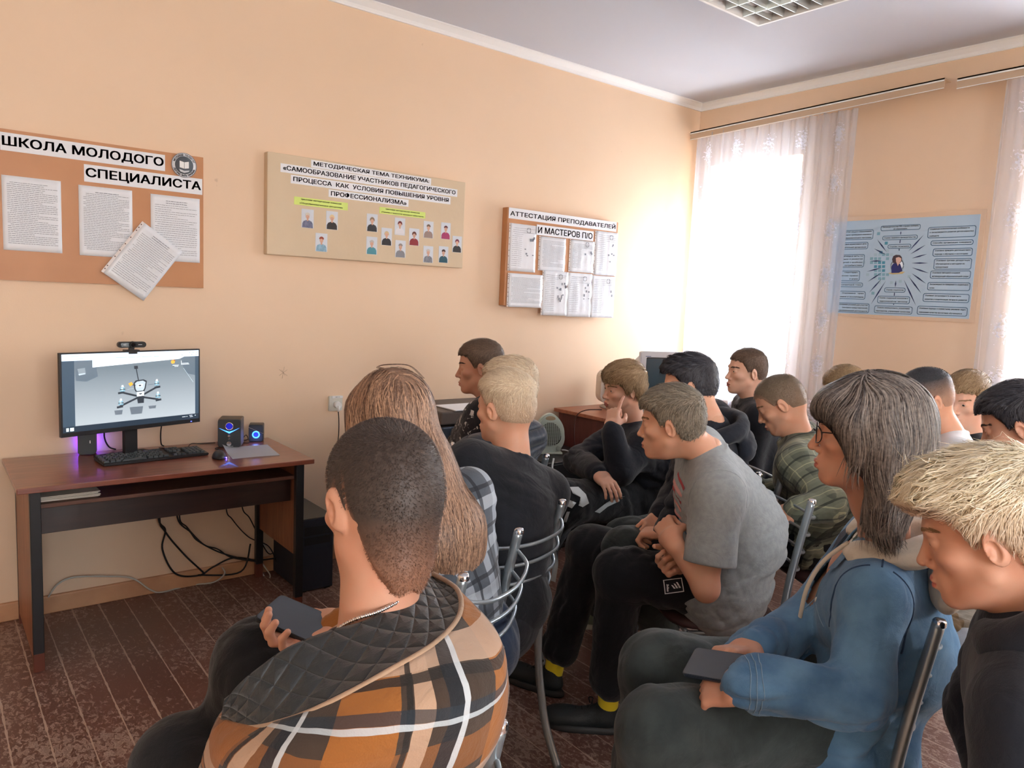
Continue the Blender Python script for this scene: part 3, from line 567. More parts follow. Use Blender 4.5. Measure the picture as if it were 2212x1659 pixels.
b = MB(); b.prism(rounded_rect(.24, .24, .06, 6, 0, .15), .20, M=Matrix.Translation((0, -.10, 0)), bev=.03); b.build('case', mat('crt_beige', (206, 196, 184), .5), t)
b = MB(); [b.box(-.09+i*.012, -.085+i*.012, -.1015, -.099, .10, .20) for i in range(15)]; b.build('vent_slots', mat('vent_dark', (120, 108, 98), .8), t)
b = MB(); b.lathe([(0, 0), (.10, 0), (.10, .01), (.05, .03), (0, .03)], 24); b.build('stand', mat('crt_beige', (206, 196, 184), .5), t)
# ================================================================ chairs
M_TUBE = mat('chair_grey_metal', (148, 158, 164), .28, .65); M_SEAT = mat('seat_brown', (74, 50, 48), .42, bump=(220, .2, .001))
def make_chair(label):
    t = thing('chair', label, 'chair', group='grey tube chairs with brown seats')
    bm = bmesh.new(); n = 40; prof = [(0, .446), (.185, .446), (.200, .452), (.205, .465), (.196, .478), (.17, .486), (.10, .490), (0, .491)]
    b2 = MB(); b2.lathe(prof, n)
    for v in b2.bm.verts:
        a = math.atan2(v.co.y, v.co.x); k = 1/(abs(math.cos(a))**4+abs(math.sin(a))**4)**.25; v.co.x *= k*.98; v.co.y *= k*1.0
    b2.build('seat', M_SEAT, t, weld=True)
    for s in (-1, 1):
        b = MB(); b.tube([(s*.205, -.29, .0), (s*.20, -.235, .12), (s*.196, -.20, .27), (s*.194, -.185, .42), (s*.192, -.195, .58), (s*.192, -.222, .74), (s*.194, -.255, .905)], .0135, 14, sub=6); po = b.build('rear_leg_post', M_TUBE, t)
        b = MB(); b.lathe([(0.0140, -.006), (.0142, .004), (.011, .009), (0, .011)], 16, M=Matrix.Translation((s*.194, -.256, .905))); b.build('post_cap', M_CHROME, po)
        b = MB(); b.tube([(s*.200, .205, 0), (s*.19, .175, .22), (s*.18, .15, .44)], .0115, 12); b.build('front_leg', M_TUBE, t)
    b = MB(); 
    for s in (-1, 1): b.tube([(s*.18, .15, .436), (s*.192, -.18, .436)], .009, 10, smooth_path=False)
    b.tube([(-.18, .15, .436), (.18, .15, .436)], .009, 10, smooth_path=False); b.tube([(-.192, -.18, .436), (.192, -.18, .436)], .009, 10, smooth_path=False); b.build('seat_frame', M_TUBE, t)
    for i in range(4):
        z = .845-i*.062; y = -.243+i*.014
        b = MB(); b.tube([(-.19, y, z+.012), (-.185, y-.022, z), (-.13, y-.062, z-.012), (0, y-.080, z-.018), (.13, y-.062, z-.012), (.185, y-.022, z), (.19, y, z+.012)], .0055, 10, sub=5); b.build('back_rail', M_TUBE, t)
    return t
def copy_tree(o, parent=None):
    c = o.copy(); C.objects.link(c); c.parent = parent
    for ch in list(o.children): copy_tree(ch, c)
    return c
CHAIRS = [  # x, y, turn, label
 (1.385, 1.97, 8, 'grey tube chair under the blond boy in the black t-shirt'),
 (1.00, 1.69, 32, 'grey tube chair under the long-haired girl, its curved back rails showing'),
 (.43, 1.05, 12, 'grey tube chair under the boy in the brown plaid jacket'),
 (1.80, 2.53, 10, 'grey tube chair under the blond boy in the quilted vest'),
 (2.26, 1.62, 60, 'grey tube chair under the boy in the grey t-shirt and yellow socks'),
 (2.62, 1.95, 58, 'grey tube chair under the dark-haired boy in the black hoodie'),
 (2.76, 2.58, 55, 'grey tube chair under the boy resting his chin on his hand'),
 (1.57, .925, 58, 'grey tube chair under the boy in the denim jacket'),
 (3.04, 1.62, 60, 'grey tube chair under the boy in the green plaid shirt'),
 (3.62, 2.28, 58, 'grey tube chair under the boy in black beside the window curtain'),
 (1.95, 2.98, 14, 'grey tube chair under the boy in the black floral shirt'),
 (2.55, .72, 62, 'grey tube chair under the dark-haired boy at the right edge'),
 (3.32, 1.22, 62, 'grey tube chair under the boy in the white t-shirt'),
 (1.66, .26, 60, 'grey tube chair under the bleached blond boy in front'),
]
CH = []
for i, (x, y, a, lb) in enumerate(CHAIRS):
    c = make_chair(lb) if i == 0 else copy_tree(CH[0])
    c['label'] = lb; c.location = (x, y, 0); c.rotation_euler = (0, 0, math.radians(a)); CH.append(c)
# ================================================================ curtains, rails, lamp
def curtain(name, label, y0, y1, z0, z1, x, nf, amp, seed, gather=0.0):
    rnd = random.Random(seed); nu, nv = nf*10, 60; ph = [rnd.uniform(0, 6.28) for _ in range(6)]
    bm = bmesh.new(); g = []
    for i in range(nu+1):
        u = i/nu; row = []
        for j in range(nv+1):
            v = j/nv                       # 0 top .. 1 bottom
            w_ = math.sin(u*nf*6.283+.9*math.sin(u*9+ph[0])+.25*math.sin(v*5+ph[1]))*amp*(.45+.65*v)
            w_ += .35*amp*math.sin(u*nf*2*6.283+ph[2])*(1-v)*(1-v)+.5*amp*math.sin(u*5+ph[3]+v*2)
            yy = y1+(y0-y1)*u; yy += .012*math.sin(u*nf*6.283+ph[4]+v*3)*v + gather*(u-.5)*math.sin(min(v*5, 1)*1.57)
            row.append(bm.verts.new((x+w_, yy, z1+(z0-z1)*v)))
        g.append(row)
    uvl = bm.loops.layers.uv.new('uv')
    for i in range(nu):
        for j in range(nv):
            f = bm.faces.new((g[i][j], g[i][j+1], g[i+1][j+1], g[i+1][j])); f.smooth = True
            for l, (a, b_) in zip(f.loops, ((i, j), (i, j+1), (i+1, j+1), (i+1, j))): l[uvl].uv = (a/nu*abs(y1-y0)*1.3, b_/nv*(z1-z0))
    me = bpy.data.meshes.new(name); bm.to_mesh(me); bm.free(); me.materials.append(SHEER)
    return tag(link(bpy.data.objects.new(name, me)), label, 'curtain')
SHEER = bpy.data.materials.new('sheer_fabric'); SHEER.use_nodes = True; nt = SHEER.node_tree; nt.nodes.clear(); L = nt.links.new
def SN(k, **a):
    n = nt.nodes.new(k)
    for q, v in a.items(): setattr(n, q, v)
    return n
out = SN('ShaderNodeOutputMaterial'); tr = SN('ShaderNodeBsdfTransparent'); df = SN('ShaderNodeBsdfDiffuse'); tl = SN('ShaderNodeBsdfTranslucent'); m1 = SN('ShaderNodeMixShader'); m2 = SN('ShaderNodeMixShader')
df.inputs[0].default_value = srgb(220, 228, 244); tl.inputs[0].default_value = srgb(214, 222, 240); m1.inputs[0].default_value = .42
L(df.outputs[0], m1.inputs[1]); L(tl.outputs[0], m1.inputs[2]); L(tr.outputs[0], m2.inputs[1]); L(m1.outputs[0], m2.inputs[2]); L(m2.outputs[0], out.inputs[0])
uv = SN('ShaderNodeUVMap'); mp = SN('ShaderNodeMapping'); mp.inputs['Scale'].default_value = (3.0, 3.3, 1); L(uv.outputs[0], mp.inputs[0])
sxyz = SN('ShaderNodeSeparateXYZ'); L(mp.outputs[0], sxyz.inputs[0])
def mth(op, a, b=None):
    n = SN('ShaderNodeMath', operation=op)
    for i, q in ((0, a), (1, b)):
        if q is None: continue
        if isinstance(q, (int, float)): n.inputs[i].default_value = q
        else: L(q, n.inputs[i])
    return n.outputs[0]
# embroidered bouquets repeat in columns: distance to the cell centre broken by noise
cx_ = mth('SUBTRACT', mth('FRACT', sxyz.outputs['X']), .5); cy_ = mth('SUBTRACT', mth('FRACT', sxyz.outputs['Y']), .5)
nz = SN('ShaderNodeTexNoise'); nz.inputs['Scale'].default_value = 62; nz.inputs['Detail'].default_value = 3; L(uv.outputs[0], nz.inputs['Vector'])
dist = mth('SQRT', mth('ADD', mth('POWER', mth('MULTIPLY', cx_, 1.6), 2), mth('POWER', cy_, 2)))
fl = mth('LESS_THAN', mth('ADD', dist, mth('MULTIPLY', mth('SUBTRACT', nz.outputs[0], .5), 1.1)), .17)
hem = mth('LESS_THAN', mth('ABSOLUTE', mth('SUBTRACT', mth('FRACT', mth('MULTIPLY', sxyz.outputs['X'], 2)), .12)), .015)
L(mth('MINIMUM', mth('ADD', mth('ADD', .56, mth('MULTIPLY', fl, .42)), mth('MULTIPLY', hem, .15)), 1.0), m2.inputs[0])
curtain('sheer_curtain', 'white sheer embroidered curtain over the window nearest the corner', 2.585, 3.86, .35, 2.858, WX-.125, 13, .026, 3)
curtain('sheer_curtain', 'bright white sheer curtain at the right edge of the photo', .15, 1.745, .35, 2.872, WX-.125, 15, .026, 8)
M_RAIL = mat('rail_beige', (196, 172, 146), .5)
def rail(y0, y1, z0, z1, lb):
    t = thing('curtain_rail', lb, 'curtain rail', (WX-.10, (y0+y1)/2, (z0+z1)/2)); h = (y1-y0)/2; a = math.atan2(z1-z0, y1-y0); M = Matrix.Rotation(a, 4, 'X')
    b = MB(); b.box(-.055, .04, -h, h, .022, .030, None, M=M); b.box(-.055, -.049, -h, h, -.030, .030, None, M=M); b.build('rail_body', M_RAIL, t)
    b = MB(); b.box(-.060, -.0555, -h, h, .012, .020, None, M=M); b.box(-.0585, -.0555, -h, h, -.030, -.026, None, M=M); b.build('white_strip', M_WHITE, t)
    for q in (-h*.8, 0, h*.8): b = MB(); b.box(.03, .10, q-.015, q+.015, .018, .026, None, M=M); b.build('bracket', M_WHITE, t)
rail(2.06, 3.90, 2.905, 2.853, 'long beige curtain rail above the window nearest the corner'); rail(-.2, 1.99, 2.92, 2.888, 'beige curtain rail at the upper right edge of the photo')
# ceiling lamp with a mirror louvre
t = thing('ceiling_lamp', 'square ceiling lamp with a shiny silver louvre grid', 'lamp', (3.27, 2.23, CZ))
M_MIR = mat('louvre_mirror', (232, 240, 240), .38, .75); b = MB()
for (a, c, d, e) in ((-.30, .30, .285, .30), (-.30, .30, -.30, -.285), (-.30, -.285, -.285, .285), (.285, .30, -.285, .285)): b.box(a, c, d, e, -.078, 0)
b.build('frame', M_WHITE, t)
MB().box(-.285, .285, -.285, .285, -.01, -.002).build('reflector', mat('lamp_inside', (222, 212, 204), .3), t)
for i in range(4): y = -.21+i*.14; b = MB(); b.cyl((-.27, y, -.035), (.27, y, -.035), .013, .013, 14); b.build('lamp_tube', mat('tube_white', (240, 240, 240), .3), t)
b = MB()
for i in range(1, 4):
    x = -.285+i*.1425; b.prism([(-.012, -.015), (.012, -.015), (.002, -.072), (-.002, -.072)], .57, M=Matrix.Translation((x, -.285, 0)))
for i in range(1, 8):
    y = -.285+i*.07125; b.prism([(-.008, -.02), (.008, -.02), (.0015, -.071), (-.0015, -.071)], .57, M=Matrix.Translation((.285, y, 0)) @ Matrix.Rotation(math.radians(90), 4, 'Z'))
b.build('louvre', M_MIR, t)
# ================================================================ front wall boards
RX = Matrix.Rotation(math.radians(90), 4, 'X')
M_INK = MT; M_LAM = mat('board_laminate', (190, 134, 90), .45, noise=(5, .5, (176, 120, 78)))
def FP(px, py, y): q = aty(px, py, y); return q[0], q[2]
def flat(name, label, cat, pts, y, t, m, group=None):
    """a thin sheet on the front wall: four (x, z) corners, its face at depth y"""
    cx, cz = sum(p[0] for p in pts)/4, sum(p[1] for p in pts)/4
    b = MB(); b.prism([(p[0]-cx, p[1]-cz) for p in pts], t); o = b.build(name, m, None, (cx, y, cz)); return tag(o, label, cat, group)
def rect(x0, x1, z0, z1): return [(x0, z0), (x1, z0), (x1, z1), (x0, z1)]
def strip(label, s, px, y, size_h, bold, pad=.012, th=.0012, width=None, sag=0, serif=False, m=None, ink=None, group=None):
    """paper strip with lettering; px = four photo corners clockwise from top left, brought to an upright rectangle"""
    P = [FP(a, b_, y) for a, b_ in px]; cx, cz = sum(p[0] for p in P)/4, sum(p[1] for p in P)/4
    w_ = ((P[1][0]-P[0][0])+(P[2][0]-P[3][0]))/2; h_ = ((P[0][1]-P[3][1])+(P[1][1]-P[2][1]))/2
    t = thing('paper_strip', label, 'sign', (cx, y, cz), group=group)
    MB().box(-w_/2, w_/2, 0, th, -h_/2, h_/2).build('paper', m or M_PAPER, t)
    lines = s if isinstance(s, list) else [s]; n = len(lines); its = []
    for i, l in enumerate(lines):
        its.append((l, .1, Matrix.Translation((0, -.0006, h_*(.5-(i+.5)/n))) @ RX, (w_-2*pad)*(1 if not width else width[i]), bold*.8, h_/n*size_h))
    join_text(its, ink or M_INK, 'lettering', t); return t
def doc(name, label, x0, x1, z0, z1, y, rz=0, lines=24, sleeve=True, seed=1, head=0, rect_marks=0, crumple=.0008, group=None, table=False, holes=None):
    rnd = random.Random(seed); w_, h_ = x1-x0, z1-z0; t = thing(name, label, 'document', ((x0+x1)/2, y, (z0+z1)/2), group=group); t.rotation_euler = (0, rz, 0)
    bm = bmesh.new(); n = 12; g = [[bm.verts.new((-w_/2+w_*i/n, -abs(crumple*3*math.sin(i*.9+seed)*math.cos(j*.6+seed*2))-(crumple*2*rnd.random() if crumple > .001 else 0), -h_/2+h_*j/n)) for j in range(n+1)] for i in range(n+1)]
    for i in range(n):
        for j in range(n): f = bm.faces.new((g[i][j], g[i+1][j], g[i+1][j+1], g[i][j+1])); f.smooth = True
    r = bmesh.ops.extrude_face_region(bm, geom=bm.faces[:])
    for v in r['geom']:
        if isinstance(v, bmesh.types.BMVert): v.co.y = .0012
    b = MB(); b.add(bm); b.build('page', PAGE if sleeve else M_PAPER, t)
    tx = MB(); yy = -crumple*4-.0012; z = h_/2-.022-.006
    k = 0
    while k < lines:
        if table and k > head+3:
            for c0, c1 in ((-.44, -.41), (-.36, -.26), (-.20, -.08)):
                a = c0*w_; e = c1*w_*(1-.3*rnd.random()) if c1 < 0 else c1*w_
                if e > a: tx.box(a, e, yy, yy+.0004, z, z+.0016)
        else:
            a = -w_/2+.018+(w_*.22 if k < head else (0.01 if rnd.random() < .25 else 0)); end = w_/2-.014-(w_*.2 if k < head else (rnd.random()**2)*w_*.55*(rnd.random() < .4))
            while a < end:
                l = rnd.uniform(.005, .019); l = min(l, end-a); tx.box(a, a+l, yy, yy+.0004, z, z+(.0028 if k < head else .0017)); a += l+.0022
        z -= (h_-.05)/lines; k += 1
    if rect_marks:
        for i in range(rect_marks):
            mx_, mz = w_*(.02+rnd.random()*.38), h_*(.22-rnd.random()*.42); s1, s2 = rnd.uniform(.009, .014), rnd.uniform(.006, .018); tx.box(mx_, mx_+s1, yy-.0002, yy+.0004, mz, mz+s2)
        st = [(w_*.18+.016*math.cos(a), h_*.38+.016*math.sin(a)) for a in np.linspace(0, 6.2, 14)]
        for (p, q) in zip(st, st[1:]): tx.box(min(p[0], q[0]), max(p[0], q[0])+.0008, yy, yy+.0004, min(p[1], q[1]), max(p[1], q[1])+.0008)
    tx.build('text_print', mat('print_grey', (126, 130, 140), .8), t)
    if sleeve:
        b = MB(); s = -1; b.box(-w_/2-.012, -w_/2+.001, -.0012, 0, -h_/2, h_/2); b.build('sleeve_margin', FILM, t)
        b = MB(); [b.box(-w_/2-.009, -w_/2-.004, -.0018, -.0012, -h_/2+h_*q, -h_/2+h_*q+.005) for q in (.06, .12, .3, .42, .55, .68, .82, .88, .94)]; b.build('sleeve_holes', mat('hole_dark', (90, 62, 48), .8), t)
    return t
PAGE = mat('page_in_sleeve', (226, 230, 236), .22, spec=.55, bump=(7, .35, .01)); FILM = mat('sleeve_film', (214, 206, 202), .25)
# board 1
y1 = WY-.022
flat('notice_board', 'brown wooden notice board at the left edge of the photo, above the monitor', 'board', rect(.16, 1.126, 1.530, 2.163), y1, .021, M_LAM)
S1 = 'white lettered strip on the left notice board, '
strip('white lettered strip, longest and topmost on the left notice board', 'ШКОЛА МОЛОДОГО', [(0, 283), (357, 336), (356, 370), (0, 323)], y1-.0015, .62, .0022, pad=.008)
strip('white lettered strip just under the round badge on the left notice board', 'СПЕЦИАЛИСТА', [(181, 353), (437, 388), (437, 421), (182, 392)], y1-.0015, .62, .0022, pad=.008)
D1 = 'printed pages on the left notice board'
doc('printed_page', 'printed page in a clear sleeve, cut by the left edge of the photo', .302, .52, 1.658, 1.972, y1-.0015, lines=33, seed=3, group=D1, sleeve=False)
doc('printed_page', 'densely printed page in a sleeve, middle one on the left notice board', .588, .807, 1.655, 1.966, y1-.0015, lines=34, seed=5, head=1, group=D1, sleeve=False)
doc('printed_page', 'printed page in a sleeve partly covered by the slanted one, below the round badge', .886, 1.108, 1.653, 1.962, y1-.0015, lines=26, seed=7, head=2, group=D1, sleeve=False)
c = FP(312, 566, y1-.02)
d_ = doc('slanted_page', 'printed page in a punched sleeve hanging slanted over the lower board edge', c[0]-.104, c[0]+.104, c[1]-.150, c[1]+.150, y1-.012, rz=math.radians(36), lines=26, head=2, seed=11)
for (a, b_) in ((-.06, .10), (.0, .13)): pass
# round badge
bx, bz = FP(398, 357, y1-.005)
t = thing('round_badge', 'round white badge with an open book on the left notice board', 'badge', (bx, y1-.0055, bz))
def disc(r0, r1, d0, n=48, m=None):
    b = MB(); b.lathe([(r0, 0), (r1, 0), (r1, .0008), (r0, .0008), (r0, 0)] if r0 > 0 else [(0, 0), (r1, 0), (r1, .0008), (0, .0008)], n, M=Matrix.Translation((0, d0, 0)) @ RX); return b
R_ = .058
disc(0, R_, .0022).build('paper', M_PAPER, t); disc(R_*.96, R_, .0012).build('outer_ring', mat('badge_grey', (110, 116, 124), .7), t); disc(0, R_*.72, .0012).build('picture', mat('badge_dark', (88, 96, 104), .7), t)
b = MB()
b.prism([(-.021, -.012), (-.001, -.016), (-.001, .014), (-.021, .019)], -.0008); b.prism([(.021, -.012), (.001, -.016), (.001, .014), (.021, .019)], -.0008); b.build('open_book', M_WHITE, t)
b = MB(); b.prism([(-.024, -.02), (0, -.026), (.024, -.022), (.02, -.029), (0, -.036), (-.018, -.031)], -.0008); b.build('hands', mat('badge_pale', (200, 204, 208), .7), t)
its = []
for s, a0, a1, up in (('МОЛОДОЙ ПЕДАГОГ', 158, 22, 1), ('ДЕРЗАЙ БЫТЬ МУДРЫМ', 205, 335, 0)):
    for i, ch in enumerate(s):
        if ch == ' ': continue
        a = math.radians(a0+(a1-a0)*i/(len(s)-1)); rr = R_*.83
        its.append((ch, .011, Matrix.Translation((rr*math.cos(a), -.0002, rr*math.sin(a))) @ RX @ Matrix.Rotation(a-math.pi/2 if up else a+math.pi/2, 4, 'Z'), None, .0004))
join_text(its, M_INK, 'lettering', t)
# board 2, wrapped in brown paper
y2 = WY-.048; a = FP(577, 323, y2); b_ = FP(1006, 397, y2); c = FP(999, 581, y2); d = FP(577, 547, y2)
bx0, bx1, bz0, bz1 = (a[0]+d[0])/2, (b_[0]+c[0])/2, (c[1]+d[1])/2, (a[1]+b_[1])/2
KR = mat('kraft_paper', (214, 196, 168), .75, noise=(3, .5, (203, 182, 152)), bump=(9, .5, .006))
o = MB().box(-(bx1-bx0)/2, (bx1-bx0)/2, 0, .047, -(bz1-bz0)/2, (bz1-bz0)/2, bev=.004).build('notice_board', KR, None, ((bx0+bx1)/2, y2, (bz0+bz1)/2)); tag(o, 'wide notice board wrapped in brown paper with staff photographs', 'board')
def Z2(u, v): return (540+u*500/2212, 300+v*500/2212)
G2 = 'white title strips on the wrapped board'
for i, (s, q, lb) in enumerate((('МЕТОДИЧЕСКАЯ ТЕМА ТЕХНИКУМА:', [(585, 190), (1732, 387), (1730, 443), (585, 270)], 'topmost white title strip on the wrapped notice board'),
        ('«САМООБРАЗОВАНИЕ УЧАСТНИКОВ ПЕДАГОГИЧЕСКОГО', [(292, 224), (1982, 490), (1980, 558), (292, 312)], 'second and widest white title strip on the wrapped notice board'),
        ('ПРОЦЕССА  КАК  УСЛОВИЯ ПОВЫШЕНИЯ УРОВНЯ', [(390, 338), (1917, 560), (1915, 628), (390, 422)], 'third white title strip on the wrapped notice board'),
        ('ПРОФЕССИОНАЛИЗМА»', [(752, 478), (1517, 585), (1513, 652), (752, 552)], 'lowest and shortest white title strip on the wrapped notice board'))):
    strip(lb, s, [Z2(*k) for k in q], y2-.0016, .62, .0012, pad=.014, group=G2)
LIME = mat('lime_paper', (212, 232, 128), .75)
strip('lime label above the three photographs at the left of the wrapped board', ['Цикловая методическая комиссия', '«Общеобразовательных дисциплин»'], [Z2(*k) for k in ((422, 554), (936, 608), (934, 682), (422, 628))], y2-.0016, .45, .0004, pad=.03, m=LIME, width=(.93, 1))
strip('lime label above the photographs at the right of the wrapped board', ['Цикловая методическая комиссия', '«Техника и технологии наземного транспорта»'], [Z2(*k) for k in ((1238, 645), (1678, 706), (1674, 768), (1238, 705))], y2-.0016, .45, .0004, pad=.012, m=LIME, width=(.8, 1))
SKN = mat('photo_skin', (214, 170, 148), .6)
def snapshot(u, v, hair, top, lb, long=0, w_=115, h_=195):
    px, py = Z2(u, v); x, z = FP(px, py, y2); W_ = .068; H_ = .098
    t = thing('photograph', lb, 'photograph', (x, y2-.0012, z), group='staff photographs on the wrapped board')
    MB().box(-W_/2, W_/2, 0, .0011, -H_/2, H_/2).build('print', mat('photo_ground', (206, 214, 224), .4), t)
    mt = mat('photo_%d_%d_%d' % top, top, .6, noise=(60, .5, tuple(min(255, q+50) for q in top)) if long == 2 else None); mh = mat('photo_%d_%d_%d' % hair, hair, .6)
    b = MB(); b.prism([(-.030, -.048), (.030, -.048), (.029, -.026), (.022, -.014), (.008, -.008), (-.008, -.008), (-.022, -.014), (-.029, -.026)], -.0004); b.build('top', mt, t)
    b = MB(); b.prism([(.0105*math.cos(q), .012+.0145*math.sin(q)) for q in np.linspace(0, 6.0, 18)], -.0008); b.box(-.0045, .0045, -.0008, 0, -.012, 0); b.build('face', SKN, t)
    lo_ = -.35 if long == 1 else .25
    pts = [(.0145*math.cos(q), .015+.0165*math.sin(q)) for q in np.linspace(lo_, math.pi-lo_, 16)]+[(-.0085, .016), (-.003, .0195), (.004, .019), (.0085, .015)]
    b = MB(); b.prism(pts, -.0012); b.build('hair', mh, t)
    b = MB(); [b.box(x_-.0012, x_+.0012, -.0011, -.0008, .0115, .0128) for x_ in (-.004, .004)]; b.box(-.003, .003, -.0011, -.0008, .0035, .0045); b.build('features', mat('photo_dark', (90, 50, 44), .6), t)
for a_ in ((550, 762, (205, 200, 190), (92, 96, 122), 'photograph of a person in a checked jacket, first under the left lime label', 2),
           (783, 780, (222, 200, 158), (42, 36, 38), 'photograph of a blond person in a black top under the left lime label', 1),
           (682, 990, (150, 70, 50), (120, 160, 185), 'photograph of a person in a blue patterned blouse, lowest under the left lime label', 2),
           (1167, 802, (140, 120, 96), (44, 46, 52), 'photograph of a person in a black zipped top, upper left of the right group', 1),
           (1432, 838, (110, 36, 40), (222, 222, 228), 'photograph of a person with dark red hair in a white top', 1),
           (1705, 868, (110, 86, 70), (150, 130, 124), 'photograph of a person in a taupe turtleneck on the wrapped board', 0),
           (1870, 880, (92, 40, 48), (158, 44, 98), 'photograph of a person in a magenta top on the wrapped board', 0),
           (1305, 935, (205, 180, 140), (40, 38, 42), 'photograph of a blond person in a black top with white trim, in the right group', 1),
           (1568, 938, (110, 64, 50), (140, 38, 48), 'photograph of a person in a dark red top on the wrapped board', 1),
           (1978, 1008, (110, 30, 60), (36, 34, 38), 'photograph of a person in black at the far right of the wrapped board', 1),
           (1163, 1020, (190, 186, 182), (70, 140, 156), 'photograph of a grey-haired man in a turquoise and grey sweater', 0),
           (1437, 1052, (150, 140, 136), (130, 132, 140), 'photograph of a man in a grey polo shirt on the wrapped board', 0),
           (1702, 1104, (200, 192, 184), (110, 114, 124), 'photograph of a person in a grey patterned blouse, bottom row of the wrapped board', 2),
           (1848, 1106, (70, 40, 36), (32, 84, 100), 'photograph of a man in a dark teal jacket, bottom right of the wrapped board', 0)):
    snapshot(*a_)
# board 3
y3 = WY-.055; a = FP(1097, 447, y3); b_ = FP(1335, 480, y3); d = FP(1092, 660, y3)
bx0, bx1, bz1, bz0 = a[0]+.0, b_[0]+.005, a[1], d[1]-.0
o = MB().box(-(bx1-bx0)/2, (bx1-bx0)/2, 0, .054, -(bz1-bz0)/2, (bz1-bz0)/2, bev=.004).build('notice_board', M_LAM, None, ((bx0+bx1)/2, y3, (bz0+bz1)/2)); tag(o, 'smaller brown notice board with white pages, nearest the window', 'board')
def Z3(u, v): return (1060+u*320/1896, 420+v*320/1896)
strip('top white title strip on the notice board nearest the window', 'АТТЕСТАЦИЯ ПРЕПОДАВАТЕЛЕЙ', [Z3(*k) for k in ((235, 172), (1612, 350), (1608, 480), (232, 303))], y3-.0016, .6, .0016, pad=.012)
strip('short white title strip, second one on the notice board nearest the window', 'И МАСТЕРОВ П/О', [Z3(*k) for k in ((590, 388), (1318, 470), (1314, 598), (588, 518))], y3-.012, .6, .0016, pad=.012)
G3 = 'sleeved pages on the notice board nearest the window'
for i, (u0, u1, v0, v1, mk, lb) in enumerate(((240, 572, 385, 990, 8, 'top left'), (625, 950, 550, 985, 0, 'upper second from left'), (1015, 1310, 590, 1000, 3, 'upper third from left'), (1335, 1610, 480, 1040, 6, 'top right'),
        (222, 650, 1020, 1445, 0, 'bottom left'), (660, 968, 985, 1550, 14, 'lower second from left'), (972, 1275, 1010, 1568, 7, 'lower third from left'), (1280, 1570, 1045, 1578, 2, 'bottom right'))):
    A = FP(*Z3(u0, (v0)), y3); B = FP(*Z3(u1, v1), y3); C2 = FP(*Z3(u0, v1), y3); D2 = FP(*Z3(u1, v0), y3)
    h_ = (v1-v0)*320/1896; zc = (A[1]+B[1]+C2[1]+D2[1])/4
    zc = (FP(*Z3((u0+u1)/2, (v0+v1)/2), y3))[1]; hh = (FP(*Z3((u0+u1)/2, v0), y3)[1]-FP(*Z3((u0+u1)/2, v1), y3)[1])/2
    doc('sleeved_page', 'sleeved page on the board nearest the window, '+lb+' one', (A[0]+C2[0])/2, (B[0]+D2[0])/2, zc-hh, zc+hh, y3-.002-(.0035 if i >= 4 else 0), lines=20, seed=20+i, rect_marks=mk, crumple=.0016, group=G3, table=mk > 0)
# ================================================================ poster on the window wall
def XP(px, py): q = atx(px, py, WX-.006); return q[1], q[2]
def Z4(u, v): return XP(1780+u*432/2212, 440+v*432/2212)
pc = Z4(815, 670); yr = XP(2106, 576)[0]; PW = (pc[0]-yr); PH = .305
MP = Matrix(((0, 0, -1, WX-.006), (-1, 0, 0, pc[0]), (0, 1, 0, 1.853), (0, 0, 0, 1)))
t = thing('poster', 'pale blue wall poster with a radial diagram of boxes, between the windows', 'poster'); t.matrix_world = MP
def PL(u, v): y, z = Z4(u, v); return (pc[0]-y, z-1.853)
def pbox(b, x0, x1, z0, z1, d0, d1): b.box(x0, x1, z0, z1, d0, d1)
b = MB(); b.box(-PW, PW, -PH, PH, 0, .002); b.build('paper', mat('poster_blue', (178, 204, 224), .45), t)
b = MB(); b.box(-PW-.02, PW+.03, -PH-.02, PH+.03, -.002, 0); b.build('backing_film', mat('poster_film', (222, 196, 170), .2), t)
BX = [((630, 235, 1070, 295), ['Законодательство РФ о правах ребенка,', 'об образовании'], 'c'), ((648, 350, 1038, 400), ['Основы трудового законодательства'], 'c'), ((706, 448, 966, 496), ['Основы экономики'], 'c'),
 ((1150, 250, 1682, 375), ['Социально-психологические особенности', 'и закономерности развития детско-взрослых', 'сообществ'], 'l'), ((1182, 402, 1655, 460), ['Способы организации поведения'], 'l'), ((1205, 492, 1645, 582), ['Основные принципы деятельностного', 'подхода к обучению и воспитанию'], 'l'),
 ((1215, 605, 1635, 728), ['Основные причины дезадаптации', 'обучающихся и методики их', 'преодоления'], 'l'), ((1175, 740, 1625, 830), ['Основные методики создания', 'мотивирующей образовательной среды'], 'l'), ((1145, 870, 1620, 962), ['Закономерности поведения в социальных', 'сетях'], 'l'),
 ((1095, 995, 1610, 1092), ['Основные закономерности возрастного', 'развития и социализации личности развития'], 'l'), ((1030, 1138, 1590, 1238), ['Основные подходы к совместному решению задач', 'повышения качества воспитания обучающихся'], 'l'),
 ((668, 928, 903, 982), ['Основы социологии'], 'c'), ((592, 1022, 952, 1106), ['Основы социальной психологии и', 'педагогической конфликтологии'], 'c'), ((556, 1132, 980, 1218), ['Основы менеджмента, управления', 'персоналом, управления проектами'], 'c')]
LFT = [((180, 292, 548, 400), ['ФГОС общего образования,', 'основные примерные основные', 'образовательных программ']), ((140, 428, 490, 506), ['Локальные нормативные акты', 'образовательной организации']), ((100, 562, 448, 705), ['Нормативные акты по', 'воспитания и развития', 'детей с особыми', 'потребностями']),
 ((60, 742, 398, 856), ['санитарно-', 'гигиенических правил', 'и норм']), ((90, 872, 432, 922), ['профессиональной этики']), ((110, 966, 460, 1056), ['Основанные формы', 'обучения и воспитания']), ((140, 1098, 502, 1205), ['создания условий для участия', '(законных представителей)', 'в воспитательной деятельности'])]
bl = MB(); its = []
